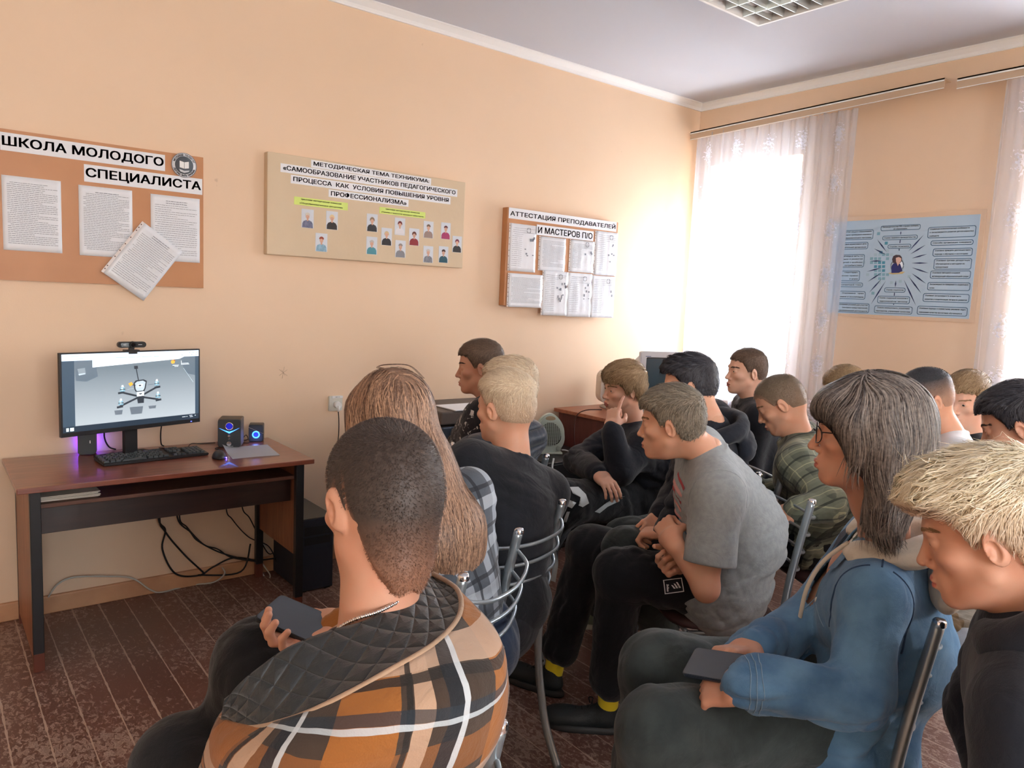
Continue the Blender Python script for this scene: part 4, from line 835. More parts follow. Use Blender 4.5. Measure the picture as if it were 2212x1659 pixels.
def frame(b, x0, x1, z0, z1, w_=.004):
    o = rounded_rect(x1-x0, z1-z0, .012, 4, (x0+x1)/2, (z0+z1)/2); i_ = rounded_rect(x1-x0-2*w_, z1-z0-2*w_, .0095, 4, (x0+x1)/2, (z0+z1)/2); n = len(o)
    ov = [b.bm.verts.new((p[0], p[1], .0026)) for p in o]; iv = [b.bm.verts.new((p[0], p[1], .0026)) for p in i_]
    for k in range(n): b.bm.faces.new((ov[k], ov[(k+1) % n], iv[(k+1) % n], iv[k]))
MIN = mat('poster_ink', (26, 38, 66), .6)
for q in BX+[(l[0], l[1], 'r') for l in LFT]:
    (u0, v0, u1, v1), tx, al = q; A = PL(u0, (v0+v1)/2); B = PL(u1, (v0+v1)/2); Tm = PL((u0+u1)/2, v0); Bm = PL((u0+u1)/2, v1)
    x0, x1, z0, z1 = A[0], B[0], Bm[1], Tm[1]; frame(bl, x0, x1, z0, z1); n = len(tx); mx_ = max(len(s) for s in tx)
    for i, s in enumerate(tx):
        wd = min((x1-x0-.024)*len(s)/mx_, len(s)*.0098); zc = z1-(z1-z0)*(i+.5+.12)/(n+.24)
        xc = (x0+x1)/2 if al == 'c' else (x0+.012+wd/2 if al == 'l' else x1-.012-wd/2); its.append((s, .012, Matrix.Translation((xc, zc, .0024)), wd, .00025))
bl.build('box_outlines', mat('poster_outline', (84, 118, 150), .6), t); join_text(its, MIN, 'lettering', t)
b = MB()
def ray_(u0, v0, u1, v1, w_=.0045):
    A = np.array(PL(u0, v0)); B = np.array(PL(u1, v1)); d = B-A; d /= np.linalg.norm(d); n = np.array([-d[1], d[0]])*w_; Mi = (A+B)/2
    vs = [b.bm.verts.new((p[0], p[1], .0030)) for p in (A, Mi-n, B, Mi+n)]; b.bm.faces.new(vs)
for q in ((590, 395, 695, 535), (555, 497, 690, 565), (510, 636, 650, 632), (475, 752, 645, 708), (485, 864, 645, 760), (500, 985, 645, 825), (520, 1115, 688, 850), (1105, 345, 935, 530), (1128, 455, 955, 560), (1143, 557, 972, 606), (1155, 657, 968, 657), (1165, 770, 972, 706), (1130, 885, 970, 768), (1078, 992, 938, 805), (1020, 1130, 885, 840), (797, 850, 790, 925)): ray_(*q)
for (u, v0, v1) in ((853, 310, 340), (845, 400, 436), (835, 498, 520), (782, 985, 1018), (773, 1108, 1120)): A = PL(u, v0); B = PL(u, v1); b.box(A[0]-.0025, A[0]+.0025, B[1], A[1], .0028, .0031)
b.build('ray_pattern', mat('poster_navy', (40, 56, 104), .6), t)
rnd = random.Random(4); b = MB(); M3 = [mat('poster_tile_1', (78, 150, 178), .6), mat('poster_tile_2', (130, 178, 198), .6), mat('poster_tile_3', (168, 198, 214), .6)]
for i in range(14):
    for j in range(12):
        u = 440+i*44; v = 520+j*44; d = math.hypot((u-640)/200, (v-690)/170)
        if rnd.random() < (1.25-d) and math.hypot(u-815, v-685) > 125: A = PL(u-15, v-15); B = PL(u+15, v+15); b.box(A[0], B[0], B[1], A[1], .0020, .0024, M3[min(2, int(d*2+rnd.random()*.7))])
for (u, v, k) in ((605, 332, 1), (690, 437, 0), (632, 540, 0), (543, 990, 1), (942, 805, 2), (845, 858, 2)): A = PL(u-15, v-16); B = PL(u+15, v+16); b.box(A[0], B[0], B[1], A[1], .0020, .0024, M3[k])
b.build('tiles', None, t)
c0 = PL(812, 685); b = MB(); b.lathe([(0, 0), (.039*.88, 0), (.039*.88, .0006), (0, .0006)], 40, M=Matrix.Translation((c0[0], c0[1], .0028))); b.build('centre_disc', mat('poster_white', (224, 230, 236), .5), t)
its = []; s = 'СПЕЦИАЛЬНЫЕ ЗНАНИЯ СОВЕТНИКА'
for a0, a1, up in ((178, 5, 1), (190, 352, 0)):
    for i, ch in enumerate(s):
        if ch == ' ': continue
        a = math.radians(a0+(a1-a0)*i/(len(s)-1)); its.append((ch, .0075, Matrix.Translation((c0[0]+.0395*math.cos(a), c0[1]+.0395*math.sin(a), .0034)) @ Matrix.Rotation(a-math.pi/2 if up else a+math.pi/2, 4, 'Z'), None, .0002))
join_text(its, MIN, 'ring_lettering', t)
def blob(name, pts, m, d): b = MB(); vs = [b.bm.verts.new((*PL(*p), d)) for p in pts]; b.bm.faces.new(vs); b.build(name, m, t)
blob('figure_table', [(712, 770), (760, 757), (900, 752), (870, 775), (760, 782)], mat('poster_sand', (206, 186, 130), .6), .0036)
blob('figure_jacket', [(748, 768), (750, 690), (770, 662), (800, 655), (845, 668), (858, 700), (870, 745), (830, 765)], mat('poster_jacket', (38, 46, 110), .6), .0038)
blob('figure_hair', [(765, 655), (756, 615), (770, 580), (800, 566), (845, 570), (865, 595), (862, 635), (842, 660), (800, 662)], mat('poster_hair', (74, 58, 66), .6), .0040)
blob('figure_face', [(798, 600), (830, 590), (858, 605), (856, 635), (838, 656), (820, 690), (808, 660), (800, 640)], mat('poster_skin', (226, 190, 176), .6), .0042)
# pencil star scratched on the front wall
c = FP(612, 805, WY-.001); b = MB()
for a, l in ((80, .032), (35, .026), (-38, .028), (120, .018)): a = math.radians(a); dx, dz = math.cos(a)*l, math.sin(a)*l; b.tube([(c[0]-dx, WY-.0005, c[1]-dz), (c[0]+dx, WY-.0005, c[1]+dz)], .0006, 4, smooth_path=False)
tag(b.build('scratched_star', mat('scratch_grey', (150, 120, 96), .8)), 'small star scratched into the front wall above the speakers', 'scratch')
# ================================================================ implicit-surface modelling of figures and clothes
def V(*a): return np.array(a, float)
def nrm(v): return v/(np.linalg.norm(v)+1e-12)
def smin(a, b, k):
    if k <= 0: return np.minimum(a, b)
    h = np.maximum(k-np.abs(a-b), 0)/k; return np.minimum(a, b)-h*h*k*.25
class Sdf:
    """list of primitives blended in order; each: (kind, fn, centre, reach, k, sign)"""
    def __init__(s): s.p = []; s.post = None
    def cone(s, a, b, ra, rb, k=.02, sub=False, fl=None):
        a, b = np.array(a, float), np.array(b, float); ab = b-a; L2 = float(ab@ab)+1e-12
        if fl is not None: n, f = nrm(np.array(fl[0], float)), fl[1]      # flatten along n by f (<1 = thinner)
        def fn(P):
            d = P-a; t = np.clip(d@ab/L2, 0, 1); q = d-t[:, None]*ab
            if fl is not None: c = q@n; q = q+(c*(1/f-1))[:, None]*n
            l = np.sqrt((q*q).sum(1))-(ra+(rb-ra)*t)
            return l*(min(1, f)**.5) if fl is not None else l
        s.p.append((fn, (a+b)/2, math.sqrt(L2)/2+max(ra, rb)*(max(1, 1/1 if fl is None else 1, fl[1] if fl is not None else 1)), k, sub)); return s
    def ell(s, c, r, R=None, k=.02, sub=False):
        c, r = np.array(c, float), np.array(r, float)
        def fn(P):
            q = P-c
            if R is not None: q = q@R                          # columns of R are the local axes
            k0 = np.sqrt(((q/r)**2).sum(1)); k1 = np.sqrt(((q/r**2)**2).sum(1))+1e-9
            return k0*(k0-1)/k1
        s.p.append((fn, c, float(max(r)), k, sub)); return s
    def box(s, c, h, R=None, rd=.01, k=.02, sub=False):
        c, h = np.array(c, float), np.array(h, float)
        def fn(P):
            q = P-c
            if R is not None: q = q@R
            q = np.abs(q)-(h-rd); return np.sqrt((np.maximum(q, 0)**2).sum(1))+np.minimum(q.max(1), 0)-rd
        s.p.append((fn, c, float(np.linalg.norm(h)), k, sub)); return s
    def chain(s, pts, rs, k=.02, fl=None):
        for i in range(len(pts)-1): s.cone(pts[i], pts[i+1], rs[i], rs[i+1], k if i == 0 else min(k, .03), fl=fl)
        return s
    def fn(s, f, c, R, k=.02, sub=False): s.p.append((f, np.array(c, float), R, k, sub)); return s
    def __call__(s, P, mg=.075):
        D = np.full(len(P), .5)
        for f, c, R, k, sub in s.p:
            d = P-c; m = (d*d).sum(1) < (R+mg+k)**2
            if not m.any(): continue
            Q = P[m]; v = f(Q)
            if sub: D[m] = -smin(-D[m], v, k)
            else: D[m] = smin(D[m], v, k)
        if s.post is not None: D = s.post(P, D)
        return D
    def bounds(s):
        a = [(c-R-k, c+R+k) for f, c, R, k, sub in s.p if not sub]
        return np.min([q[0] for q in a], 0), np.max([q[1] for q in a], 0)
def polygonize(F, h, lo=None, hi=None, pad=.02):
    """naive surface nets on a grid of pitch h, evaluated only near the surface"""
    if lo is None: lo, hi = F.bounds()
    lo = np.array(lo)-pad; hi = np.array(hi)+pad; B = 8
    nb = np.ceil((hi-lo)/(h*B)).astype(int); n = nb*B+1
    gc = np.stack(np.meshgrid(*[lo[i]+(np.arange(nb[i])+.5)*B*h for i in range(3)], indexing='ij'), -1).reshape(-1, 3)
    dc = F(gc, mg=.075+B*h); act = np.abs(dc) < B*h*.87*1.5+.012
    Vv = np.repeat(np.repeat(np.repeat(np.sign(dc).reshape(nb), B, 0), B, 1), B, 2).astype(np.float32)
    Vv = np.pad(Vv, ((0, 1), (0, 1), (0, 1)), mode='edge')
    ai = np.stack(np.unravel_index(np.nonzero(act)[0], nb), -1)
    off = np.stack(np.meshgrid(*[np.arange(B+1)]*3, indexing='ij'), -1).reshape(-1, 3)
    for s0 in range(0, len(ai), 400):
        idx = (ai[s0:s0+400, None, :]*B+off[None]).reshape(-1, 3)
        Vv[idx[:, 0], idx[:, 1], idx[:, 2]] = F(lo+idx*h)
    S = Vv < 0; c = np.zeros(tuple(n-1), np.int8)
    for dx in (0, 1):
        for dy in (0, 1):
            for dz in (0, 1): c += S[dx:n[0]-1+dx, dy:n[1]-1+dy, dz:n[2]-1+dz]
    cells = np.stack(np.nonzero((c > 0) & (c < 8)), -1)
    if len(cells) == 0: return np.zeros((0, 3)), np.zeros((0, 4), int)
    idm = np.full(tuple(n-1), -1, np.int32); idm[cells[:, 0], cells[:, 1], cells[:, 2]] = np.arange(len(cells))
    acc = np.zeros((len(cells), 3)); cnt = np.zeros(len(cells))
    for ax in range(3):
        for a in (0, 1):
            for b in (0, 1):
                o = [0, 0, 0]; o[(ax+1) % 3] = a; o[(ax+2) % 3] = b; p = cells+o; q = p.copy(); q[:, ax] += 1
                va = Vv[p[:, 0], p[:, 1], p[:, 2]]; vb = Vv[q[:, 0], q[:, 1], q[:, 2]]; m = (va < 0) != (vb < 0)
                t = va[m]/(va[m]-vb[m]); pt = p[m].astype(float); pt[:, ax] += t; acc[m] += pt; cnt[m] += 1
    verts = lo+acc/cnt[:, None]*h; faces = []
    for ax in range(3):
        sl = [slice(0, n[i]-1) for i in range(3)]; s2 = list(sl); s2[ax] = slice(1, n[ax]); sl[ax] = slice(0, n[ax]-1)
        A = S[tuple(sl)]; Bv = S[tuple(s2)]; e = np.stack(np.nonzero(A != Bv), -1)
        u, w = (ax+1) % 3, (ax+2) % 3; e = e[(e[:, u] > 0) & (e[:, w] > 0)]
        e = e[(e[:, u] < n[u]-1) & (e[:, w] < n[w]-1)]
        def I(du, dw): q = e.copy(); q[:, u] -= du; q[:, w] -= dw; return idm[q[:, 0], q[:, 1], q[:, 2]]
        f = np.stack([I(1, 1), I(0, 1), I(0, 0), I(1, 0)], -1); inside = A[e[:, 0], e[:, 1], e[:, 2]]
        f[~inside] = f[~inside][:, ::-1]; faces.append(f[(f >= 0).all(1)])
    return verts, np.concatenate(faces)
def np_mesh(name, parts, mats, parent=None, org=(0, 0, 0), attrs=None, smooth=True, uvs=None):
    """parts: list of (verts, quads, material index array or int)"""
    vs, fs, mi, o = [], [], [], 0
    for v, f, m in parts: vs.append(v); fs.append(f+o); mi.append(np.full(len(f), m) if np.isscalar(m) else m); o += len(v)
    v = np.concatenate(vs)-np.array(org); f = np.concatenate(fs); mi = np.concatenate(mi)
    me = bpy.data.meshes.new(name); me.vertices.add(len(v)); me.vertices.foreach_set('co', v.astype(np.float32).ravel())
    k = f.shape[1]; me.loops.add(len(f)*k); me.loops.foreach_set('vertex_index', f.astype(np.int32).ravel())
    me.polygons.add(len(f)); me.polygons.foreach_set('loop_start', np.arange(0, len(f)*k, k, dtype=np.int32)); me.polygons.foreach_set('loop_total', np.full(len(f), k, np.int32))
    for m in mats: me.materials.append(m)
    me.polygons.foreach_set('material_index', mi.astype(np.int32)); me.polygons.foreach_set('use_smooth', np.full(len(f), smooth))
    me.update(calc_edges=True)
    for nm, val in (attrs or {}).items():
        a = me.attributes.new(nm, 'FLOAT', 'POINT'); a.data.foreach_set('value', val.astype(np.float32))
    me.validate()
    ob = bpy.data.objects.new(name, me); link(ob, parent)
    if parent is None: ob.location = org
    return ob
def relax(v, f, it=1, lam=.5):
    for _ in range(it):
        s = np.zeros_like(v); c = np.zeros(len(v))
        for a in range(4):
            b = (a+1) % 4; np.add.at(s, f[:, a], v[f[:, b]]); np.add.at(s, f[:, b], v[f[:, a]]); np.add.at(c, f[:, a], 1); np.add.at(c, f[:, b], 1)
        v = v*(1-lam)+lam*s/np.maximum(c, 1)[:, None]
    return v
def folds(seed, amp, fr=70, d=(0, 0, 1), org=(0, 0, 0)):
    """soft cloth folds running across direction d"""
    r = np.random.RandomState(seed); d = nrm(np.array(d, float)); K = []
    for i in range(5):
        a = nrm(d+r.normal(0, .45, 3))*fr*r.uniform(.55, 1.5); b = r.normal(0, 1, 3)*fr*.28; K.append((a, b, r.uniform(0, 6.3), r.uniform(0, 6.3), r.uniform(.5, 1)))
    def f(P):
        o = 0
        for a, b, p1, p2, w_ in K:
            x = np.sin((P-org)@a+p1+1.7*np.sin((P-org)@b+p2)); o = o+w_*(.55*np.abs(x)**1.3*np.sign(x)+.75*(1-2*np.abs(x)**.75))
        m = np.sin(P@(K[0][1]*.7)+K[0][2])*.5+.6
        return o*amp*.45*m
    return f
def head_frame(H, cam_a, pitch=0, roll=0, yaw_world=None):
    c = nrm(V(CAM[0]-H[0], CAM[1]-H[1], 0)); l = nrm(V(-RT[0], -RT[1], 0)); l = nrm(l-c*(l@c))
    a = math.radians(cam_a); y = math.cos(a)*c+math.sin(a)*l; z = V(0, 0, 1); x = np.cross(y, z)
    p = math.radians(pitch); y2 = math.cos(p)*y-math.sin(p)*z; z2 = math.sin(p)*y+math.cos(p)*z
    q = math.radians(roll); x3 = math.cos(q)*x+math.sin(q)*z2; z3 = -math.sin(q)*x+math.cos(q)*z2
    return np.stack([x3, y2, z3], 1)           # columns: right, forward, up
def head_sdf(H, R, s=1.0, neck=None, nk=.056, chubby=0, jaw=1.0, nose=1.0, neck_k=.03):
    """adult head, eye level at H; s scales it"""
    S = Sdf(); T = lambda *p: H+R@(np.array(p, float)*s)
    E = lambda c, r, k=.02, sub=False, RR=None: S.ell(T(*c), np.array(r)*s, R if RR is None else R@RR, k*s, sub)
    K = lambda a, b, ra, rb, k=.02, sub=False: S.cone(T(*a), T(*b), ra*s, rb*s, k*s, sub)
    E((0, -.012, .032), (.0755, .097, .084)); E((0, -.045, -.008), (.062, .060, .060), .03)
    E((0, .020, -.035), (.060+chubby, .064, .077), .03)
    for x in (-1, 1):
        K((x*(.052+chubby)*jaw, .004, -.058), (x*.018, .060, -.101), .015, .014, .03)
        E((x*.046, .052, -.024), (.019+chubby, .021, .014), .022)
    E((0, .067, -.102), (.021, .017, .014), .015)
    K((-.028, .0765, .018), (.028, .0765, .018), .0095, .0095, .016)
    E((0, .070, -.070), (.029, .021, .024), .018)
    for x in (-1, 1): E((x*.0325, .100, .000), (.0185, .019, .0125), .013, True)
    K((0, .0785, .008), (0, .0785+.022*nose, -.034), .0068, .0088, .010); E((0, .078+.021*nose, -.037), (.0105, .0105, .0085), .005)
    for x in (-1, 1): E((x*.0125, .0875, -.0415), (.0068, .0085, .0065), .006); E((x*.0062, .094, -.0475), (.0035, .0055, .003), .002, True)
    E((0, .0905, -.0665), (.0205, .0062, .0046), .006); E((0, .0895, -.0775), (.0180, .0066, .0056), .006); E((0, .0995, -.0720), (.022, .0080, .0013), .002, True)
    E((0, .094, -.0895), (.016, .008, .0045), .006, True)
    for x in (-1, 1): E((x*.031, .0685, .0005), (.0150, .0150, .0130), .004); E((x*.031, .0875, -.0005), (.0118, .0130, .0044), .001, True)
    for x in (-1, 1):
        a = math.radians(-24*x); ca, sa = math.cos(a), math.sin(a); RR = np.array([[ca, -sa, 0], [sa, ca, 0], [0, 0, 1.]]); b = math.radians(-12); cb, sb = math.cos(b), math.sin(b)
        RR = RR@np.array([[1, 0, 0], [0, cb, -sb], [0, sb, cb]])
        E((x*.079, -.013, -.006), (.0075, .0185, .0310), .005, RR=RR); E((x*.0865, -.008, -.010), (.0062, .0105, .0185), .003, True, RR)
        E((x*.0805, -.004, -.012), (.005, .005, .008), .004, RR=RR)
    if neck is not None:
        m = T(0, -.034, -.035); S.cone(m, neck, .050*s, nk, neck_k); S.cone(T(0, .015, -.085), neck*.55+m*.45+R[:, 1]*.03, .030*s, nk*.62, .035)
    return S, T
def hair_cap(H, R, s, st):
    """solid hair volume; st: dict(top, side, line, low=[...])"""
    T = lambda p: H+R@(np.array(p, float)*s)
    c1 = T((0, -.012, .032)); c2 = T((0, -.045, -.008)); top, side, front = st.get('top', .008), st.get('side', .004), st.get('front', 0)
    ly = st.get('ly', [-.13, -.060, -.042, -.030, -.012, .004, .020, .032, .050, .066, .11]); lz = st.get('lz', [-.080, -.085, -.050, -.010, .018, .004, .002, .030, .052, .060, .064])
    rs = st.get('rough', 0.0); kk = folds(st.get('seed', 1), rs, 230, R[:, 2], H) if rs else None
    def f(P):
        q = (P-H)@R/s
        def el(c, r): w_ = (q-c)/r; k0 = np.sqrt((w_**2).sum(1)); k1 = np.sqrt(((w_/r)**2).sum(1))+1e-9; return k0*(k0-1)/k1
        d = smin(el(np.array([0, -.012, .032]), np.array([.0755, .097, .084])), el(np.array([0, -.045, -.008]), np.array([.062, .060, .060])), .03)
        if st.get('nape'): d = smin(d, el(np.array([0, -.046, -.070]), np.array([.052, .046, .075])), .03)
        z = q[:, 2]; b = np.clip((z-.03)/.06, 0, 1); th = side+(top-side)*b*b*(3-2*b)
        if front: th = th+front*np.clip((q[:, 1]-.02)/.07, 0, 1)*np.clip((z-.03)/.05, 0, 1)
        d = d-th
        if kk is not None: d = d+kk(P)/s*np.clip(th/.012, .2, 1)
        hl = np.interp(q[:, 1], ly, lz)+st.get('nx', .35)*np.clip(np.abs(q[:, 0])-.025, 0, 1)*(q[:, 1] < -.035)+.0035*np.sin(q[:, 0]*190+1)*np.sin(q[:, 1]*150)
        reg = (hl-z)
        d = -smin(-d, -reg, .006); return d*s
    S = Sdf(); S.fn(f, T((0, -.02, .02)), .15*s+top, 0); return S
def strands(F, v, n, R, H, s, comb, length, width, lift, seg=4, seed=0, jit=.35, stick=True, mask=None, curl=0, zl=False):
    """flat tapered locks growing on the hair volume F from sampled vertices v; returns quads"""
    r = np.random.RandomState(seed)
    if mask is not None: v = v[mask((v-H)@R/s)]
    if len(v) == 0: return None
    P = v[r.randint(0, len(v), n)]+r.normal(0, .0015, (n, 3)); e = .002
    def grad(P): g = np.stack([F(P+np.eye(3)[i]*e)-F(P-np.eye(3)[i]*e) for i in range(3)], 1); return g/(np.linalg.norm(g, axis=1)[:, None]+1e-9)
    G = grad(P); Ls = length*r.uniform(.6, 1.2, n); q = (P-H)@R/s; Ls = Ls*(.38+.62*np.clip((q[:, 2]+.0)/.06, 0, 1)) if zl else Ls; D = comb(q)@R.T; D = D/(np.linalg.norm(D, axis=1)[:, None]+1e-9)+r.normal(0, jit, (n, 3)); ln = lift*r.uniform(.3, 1.3, n)
    pts = [P-G*.001]; cur = P; ph = r.uniform(0, 6.3, n)
    for k in range(seg):
        T_ = D-(D*G).sum(1)[:, None]*G; T_ /= (np.linalg.norm(T_, axis=1)[:, None]+1e-9)
        if curl: T_ = T_+np.cross(G, T_)*(curl*np.sin(ph+k*1.9))[:, None]
        cur = cur+(T_*(1-ln[:, None]*.5)+G*ln[:, None])*(Ls/seg)[:, None]
        if stick: d = F(cur); G = grad(cur); cur = cur-G*(np.clip(d-.003-ln*Ls*.4*(k+1)/seg, -.02, .02))[:, None]*.8
        pts.append(cur); q = (cur-H)@R/s; D2 = comb(q)@R.T; D = .6*D+.4*D2/(np.linalg.norm(D2, axis=1)[:, None]+1e-9)
    out = []; K = seg+1
    for k in range(K):
        t = pts[min(k+1, K-1)]-pts[max(k-1, 0)]; sd = np.cross(t, G); sd /= (np.linalg.norm(sd, axis=1)[:, None]+1e-9)
        wd = width*(1-.85*(k/seg)**1.5)*.5*(.5+r.uniform(0, 1, n)*0+.5); out += [pts[k]-sd*wd[:, None] if hasattr(wd, 'shape') and wd.shape else pts[k]-sd*wd, pts[k]+sd*wd[:, None] if hasattr(wd, 'shape') and wd.shape else pts[k]+sd*wd]
    W_ = np.stack(out, 1).reshape(-1, 3); base = np.arange(n)[:, None]*(2*K)
    fq = np.concatenate([base+np.array([2*k, 2*k+1, 2*k+3, 2*k+2]) for k in range(seg)], 0)
    tone = np.repeat(r.uniform(0, 1, n), 2*K)
    return W_, fq, tone
def hair_mat(name, c1, c2, rough=.5, skin=None, fade=None):
    if name in MATS: return MATS[name]
    m = mat(name, c1, rough=rough, spec=.35); nt = m.node_tree; b = nt.nodes['Principled BSDF']; L = nt.links.new
    a = N(m, 'ShaderNodeAttribute', attribute_name='tone'); t = N(m, 'ShaderNodeTexNoise'); t.inputs['Scale'].default_value = 160; t.inputs['Detail'].default_value = 3
    co = N(m, 'ShaderNodeTexCoord'); L(co.outputs['Object'], t.inputs['Vector'])
    ad = N(m, 'ShaderNodeMath', operation='ADD'); L(a.outputs['Fac'], ad.inputs[0]); L(t.outputs[0], ad.inputs[1]); hf = N(m, 'ShaderNodeMath', operation='MULTIPLY'); hf.inputs[1].default_value = .5; L(ad.outputs[0], hf.inputs[0])
    r = N(m, 'ShaderNodeValToRGB'); r.color_ramp.elements[0].color = srgb(*c1); r.color_ramp.elements[1].color = srgb(*c2); r.color_ramp.elements[0].position = .2; r.color_ramp.elements[1].position = .8; L(hf.outputs[0], r.inputs[0])
    src = r.outputs[0]
    if skin:
        f = N(m, 'ShaderNodeAttribute', attribute_name='scalp'); mx = N(m, 'ShaderNodeMixRGB'); mx.inputs[2].default_value = srgb(*skin); L(f.outputs['Fac'], mx.inputs[0]); L(src, mx.inputs[1]); src = mx.outputs[0]
    L(src, b.inputs['Base Color']); u = N(m, 'ShaderNodeBump'); u.inputs['Strength'].default_value = .5; u.inputs['Distance'].default_value = .002; L(t.outputs[0], u.inputs['Height']); L(u.outputs[0], b.inputs['Normal']); return m
def skin_mat(name, col):
    if name in MATS: return MATS[name]
    m = mat(name, col, rough=.5, spec=.4, noise=(26, .35, (min(255, col[0]+4), int(col[1]*.9), int(col[2]*.86))), bump=(420, .12, .001))
    b = m.node_tree.nodes['Principled BSDF']; b.inputs['Subsurface Weight'].default_value = .12; b.inputs['Subsurface Radius'].default_value = (1, .35, .2); b.inputs['Subsurface Scale'].default_value = .008; return m
def hand_sdf(W_, yd, zd, side=1, curl=(25, 35, 20), thumb=.5, s=1.0, curls=None, spread=1.0, wrist=None):
    """W_ wrist, yd towards fingertips, zd back of the hand, side +1: thumb on +x"""
    y = nrm(np.array(yd, float)); z = np.array(zd, float); z = nrm(z-y*(z@y)); x = np.cross(y, z)*side
    S = Sdf(); T = lambda a, b, c: W_+(x*a+y*b+z*c)*s
    Rm = np.stack([x, y, z], 1)
    S.box(T(0, .050, 0), np.array([.037, .046, .0125])*s, Rm, .012*s, .008); S.cone(T(-.024, .02, 0), T(.022, .018, 0), .014*s, .015*s, .014)
    S.ell(T(.024, .030, -.009), np.array([.016, .027, .012])*s, Rm, .010); S.ell(T(-.026, .036, -.008), np.array([.012, .030, .010])*s, Rm, .010)
    if wrist is not None: S.cone(wrist, W_, .030*s, .0255*s, .02, fl=(z, .8))
    S.cone(W_-y*.03, T(0, .012, 0), .0255*s, .0245*s, .014, fl=(z, .8))
    for i, (bx_, by_, ln) in enumerate(((-.0295, .086, .062), (-.0100, .093, .078), (.0102, .094, .083), (.0300, .090, .076))):
        c = curls[i] if curls else curl; p = T(bx_, by_, .001); a = 0; sp = (i-1.5)*.06*spread; r0 = .0088 if i else .0078
        for j, f_ in enumerate((.45, .30, .25)):
            a += math.radians(c[j]); d = y*math.cos(a)*math.cos(sp)+x*math.sin(sp)-z*math.sin(a); q = p+d*ln*f_*s; S.cone(p, q, r0*s*(1-.06*j), r0*s*(.94-.08*j), .0035 if j else .006); p = q
    b0 = T(.026, .016, -.006); d1 = nrm(x*(.75-.3*thumb)+y*.62-z*(.2+.5*thumb)); p1 = b0+d1*.044*s; d2 = nrm(d1*.6+y*.5-x*(.1+.5*thumb)-z*.15*thumb); p2 = p1+d2*.031*s; d3 = nrm(d2+y*.15-x*.25*thumb); p3 = p2+d3*.024*s
    S.cone(b0, p1, .0145*s, .0115*s, .012); S.cone(p1, p2, .0112*s, .0098*s, .004); S.cone(p2, p3, .0098*s, .0082*s, .003)
    return S
def ik(a, b, l1, l2, pole):
    d = b-a; L = np.linalg.norm(d); 
    if L > (l1+l2)*.985: k = L/((l1+l2)*.985); l1 *= k; l2 *= k
    n = d/L; x = (l1*l1-l2*l2+L*L)/(2*L); h = math.sqrt(max(l1*l1-x*x, 0)); p = np.array(pole, float); p = nrm(p-n*(p@n)); return a+n*x+p*h
def shoe(name, parent, heel, toe, org, m_up, m_sole, s=1.0, laces=None, ankle=None, h=.004):
    """heel and toe are floor points under the sole; returns ankle centre"""
    heel, toe = np.array(heel, float), np.array(toe, float); y = nrm(toe-heel); z = V(0, 0, 1); x = np.cross(y, z); x = nrm(x); z = np.cross(x, y); R = np.stack([x, y, z], 1); T = lambda a, b, c: heel+R@V(a, b, c)
    L_ = np.linalg.norm(toe-heel); k = L_/.29
    S = Sdf(); S.ell(T(0, .20*k, .040), (.046, .085*k, .036), R, .03); S.ell(T(0, .085*k, .05), (.036, .075*k, .045), R, .03); S.ell(T(0, .25*k, .032), (.041, .042*k, .026), R, .03)
    S.cone(T(0, .065*k, .06), T(0, .06*k, .092), .036, .038, .02); S.cone(T(0, .06*k, .10), T(0, .055*k, .14), .029, .032, .008, sub=True)
    lo_, hi_ = S.bounds(); S.post = lambda P, D: np.maximum(D, (.018-(P-heel)@z)); v, f = polygonize(S, h, lo_, hi_); up = np_mesh(name, [(v, f, 0)], [m_up], parent, org)
    S2 = Sdf(); S2.ell(T(0, .20*k, .010), (.050, .090*k, .03), R, .03); S2.ell(T(0, .09*k, .010), (.039, .088*k, .03), R, .04)
    S2.post = lambda P, D: np.maximum(np.maximum(D, (P-heel)@z-.026), -((P-heel)@z)); v, f = polygonize(S2, h); np_mesh('sole', [(v, f, 0)], [m_sole], up, org)
    if laces:
        b = MB()
        for i in range(5): q = .125+i*.022; b.tube([T(-.024, q*k, .070-i*.004)-org, T(0, (q+.006)*k, .086-i*.0055)-org, T(.024, q*k, .070-i*.004)-org], .0024, 6)
        for sg in (-1, 1): b.tube([T(0, .12*k, .092)-org, T(sg*.018, .115*k, .108)-org, T(sg*.034, .13*k, .10)-org, T(sg*.016, .125*k, .09)-org], .0022, 6)
        b.build('laces', laces, up)
    return T(0, .06*k, .095)
# ================================================================ people
SK1 = skin_mat('skin_light', (216, 166, 138)); SK2 = skin_mat('skin_tan', (196, 148, 124)); SK3 = skin_mat('skin_fair', (224, 180, 156))
LIP = mat('lips', (176, 100, 88), .45, spec=.5)
M_EYE = mat('eye_white', (214, 208, 202), .2); M_IRIS = mat('iris', (62, 62, 58), .15); M_PUP = mat('pupil', (12, 12, 14), .1)
def crown(q):
    d = q-np.array([0, -.045, .10]); d[:, 1] += .02; t = np.clip((q[:, 2]-.03)/.06, 0, 1)[:, None]; return d*1.0+np.stack([q[:, 0]*0, q[:, 0]*0+.03*t[:, 0], -.06*(1-t[:, 0])], 1)
def fwd(q):
    t = np.clip((q[:, 2]-.045)/.05, 0, 1); return np.stack([q[:, 0]*1.5, .9*t+.18, -1.0*(1-t)-.05], 1)
def back(q):
    t = np.clip((q[:, 2]-.035)/.05, 0, 1); return np.stack([q[:, 0]*1.5+.25*t, -.75*t-.5, -.8*(1-t)+.1*t], 1)
def down(q):
    t = np.clip((q[:, 2]-.085)/.03, 0, 1); return np.stack([np.sign(q[:, 0])*t*.9, q[:, 1]*3*t, -1+0*t-.2], 1)
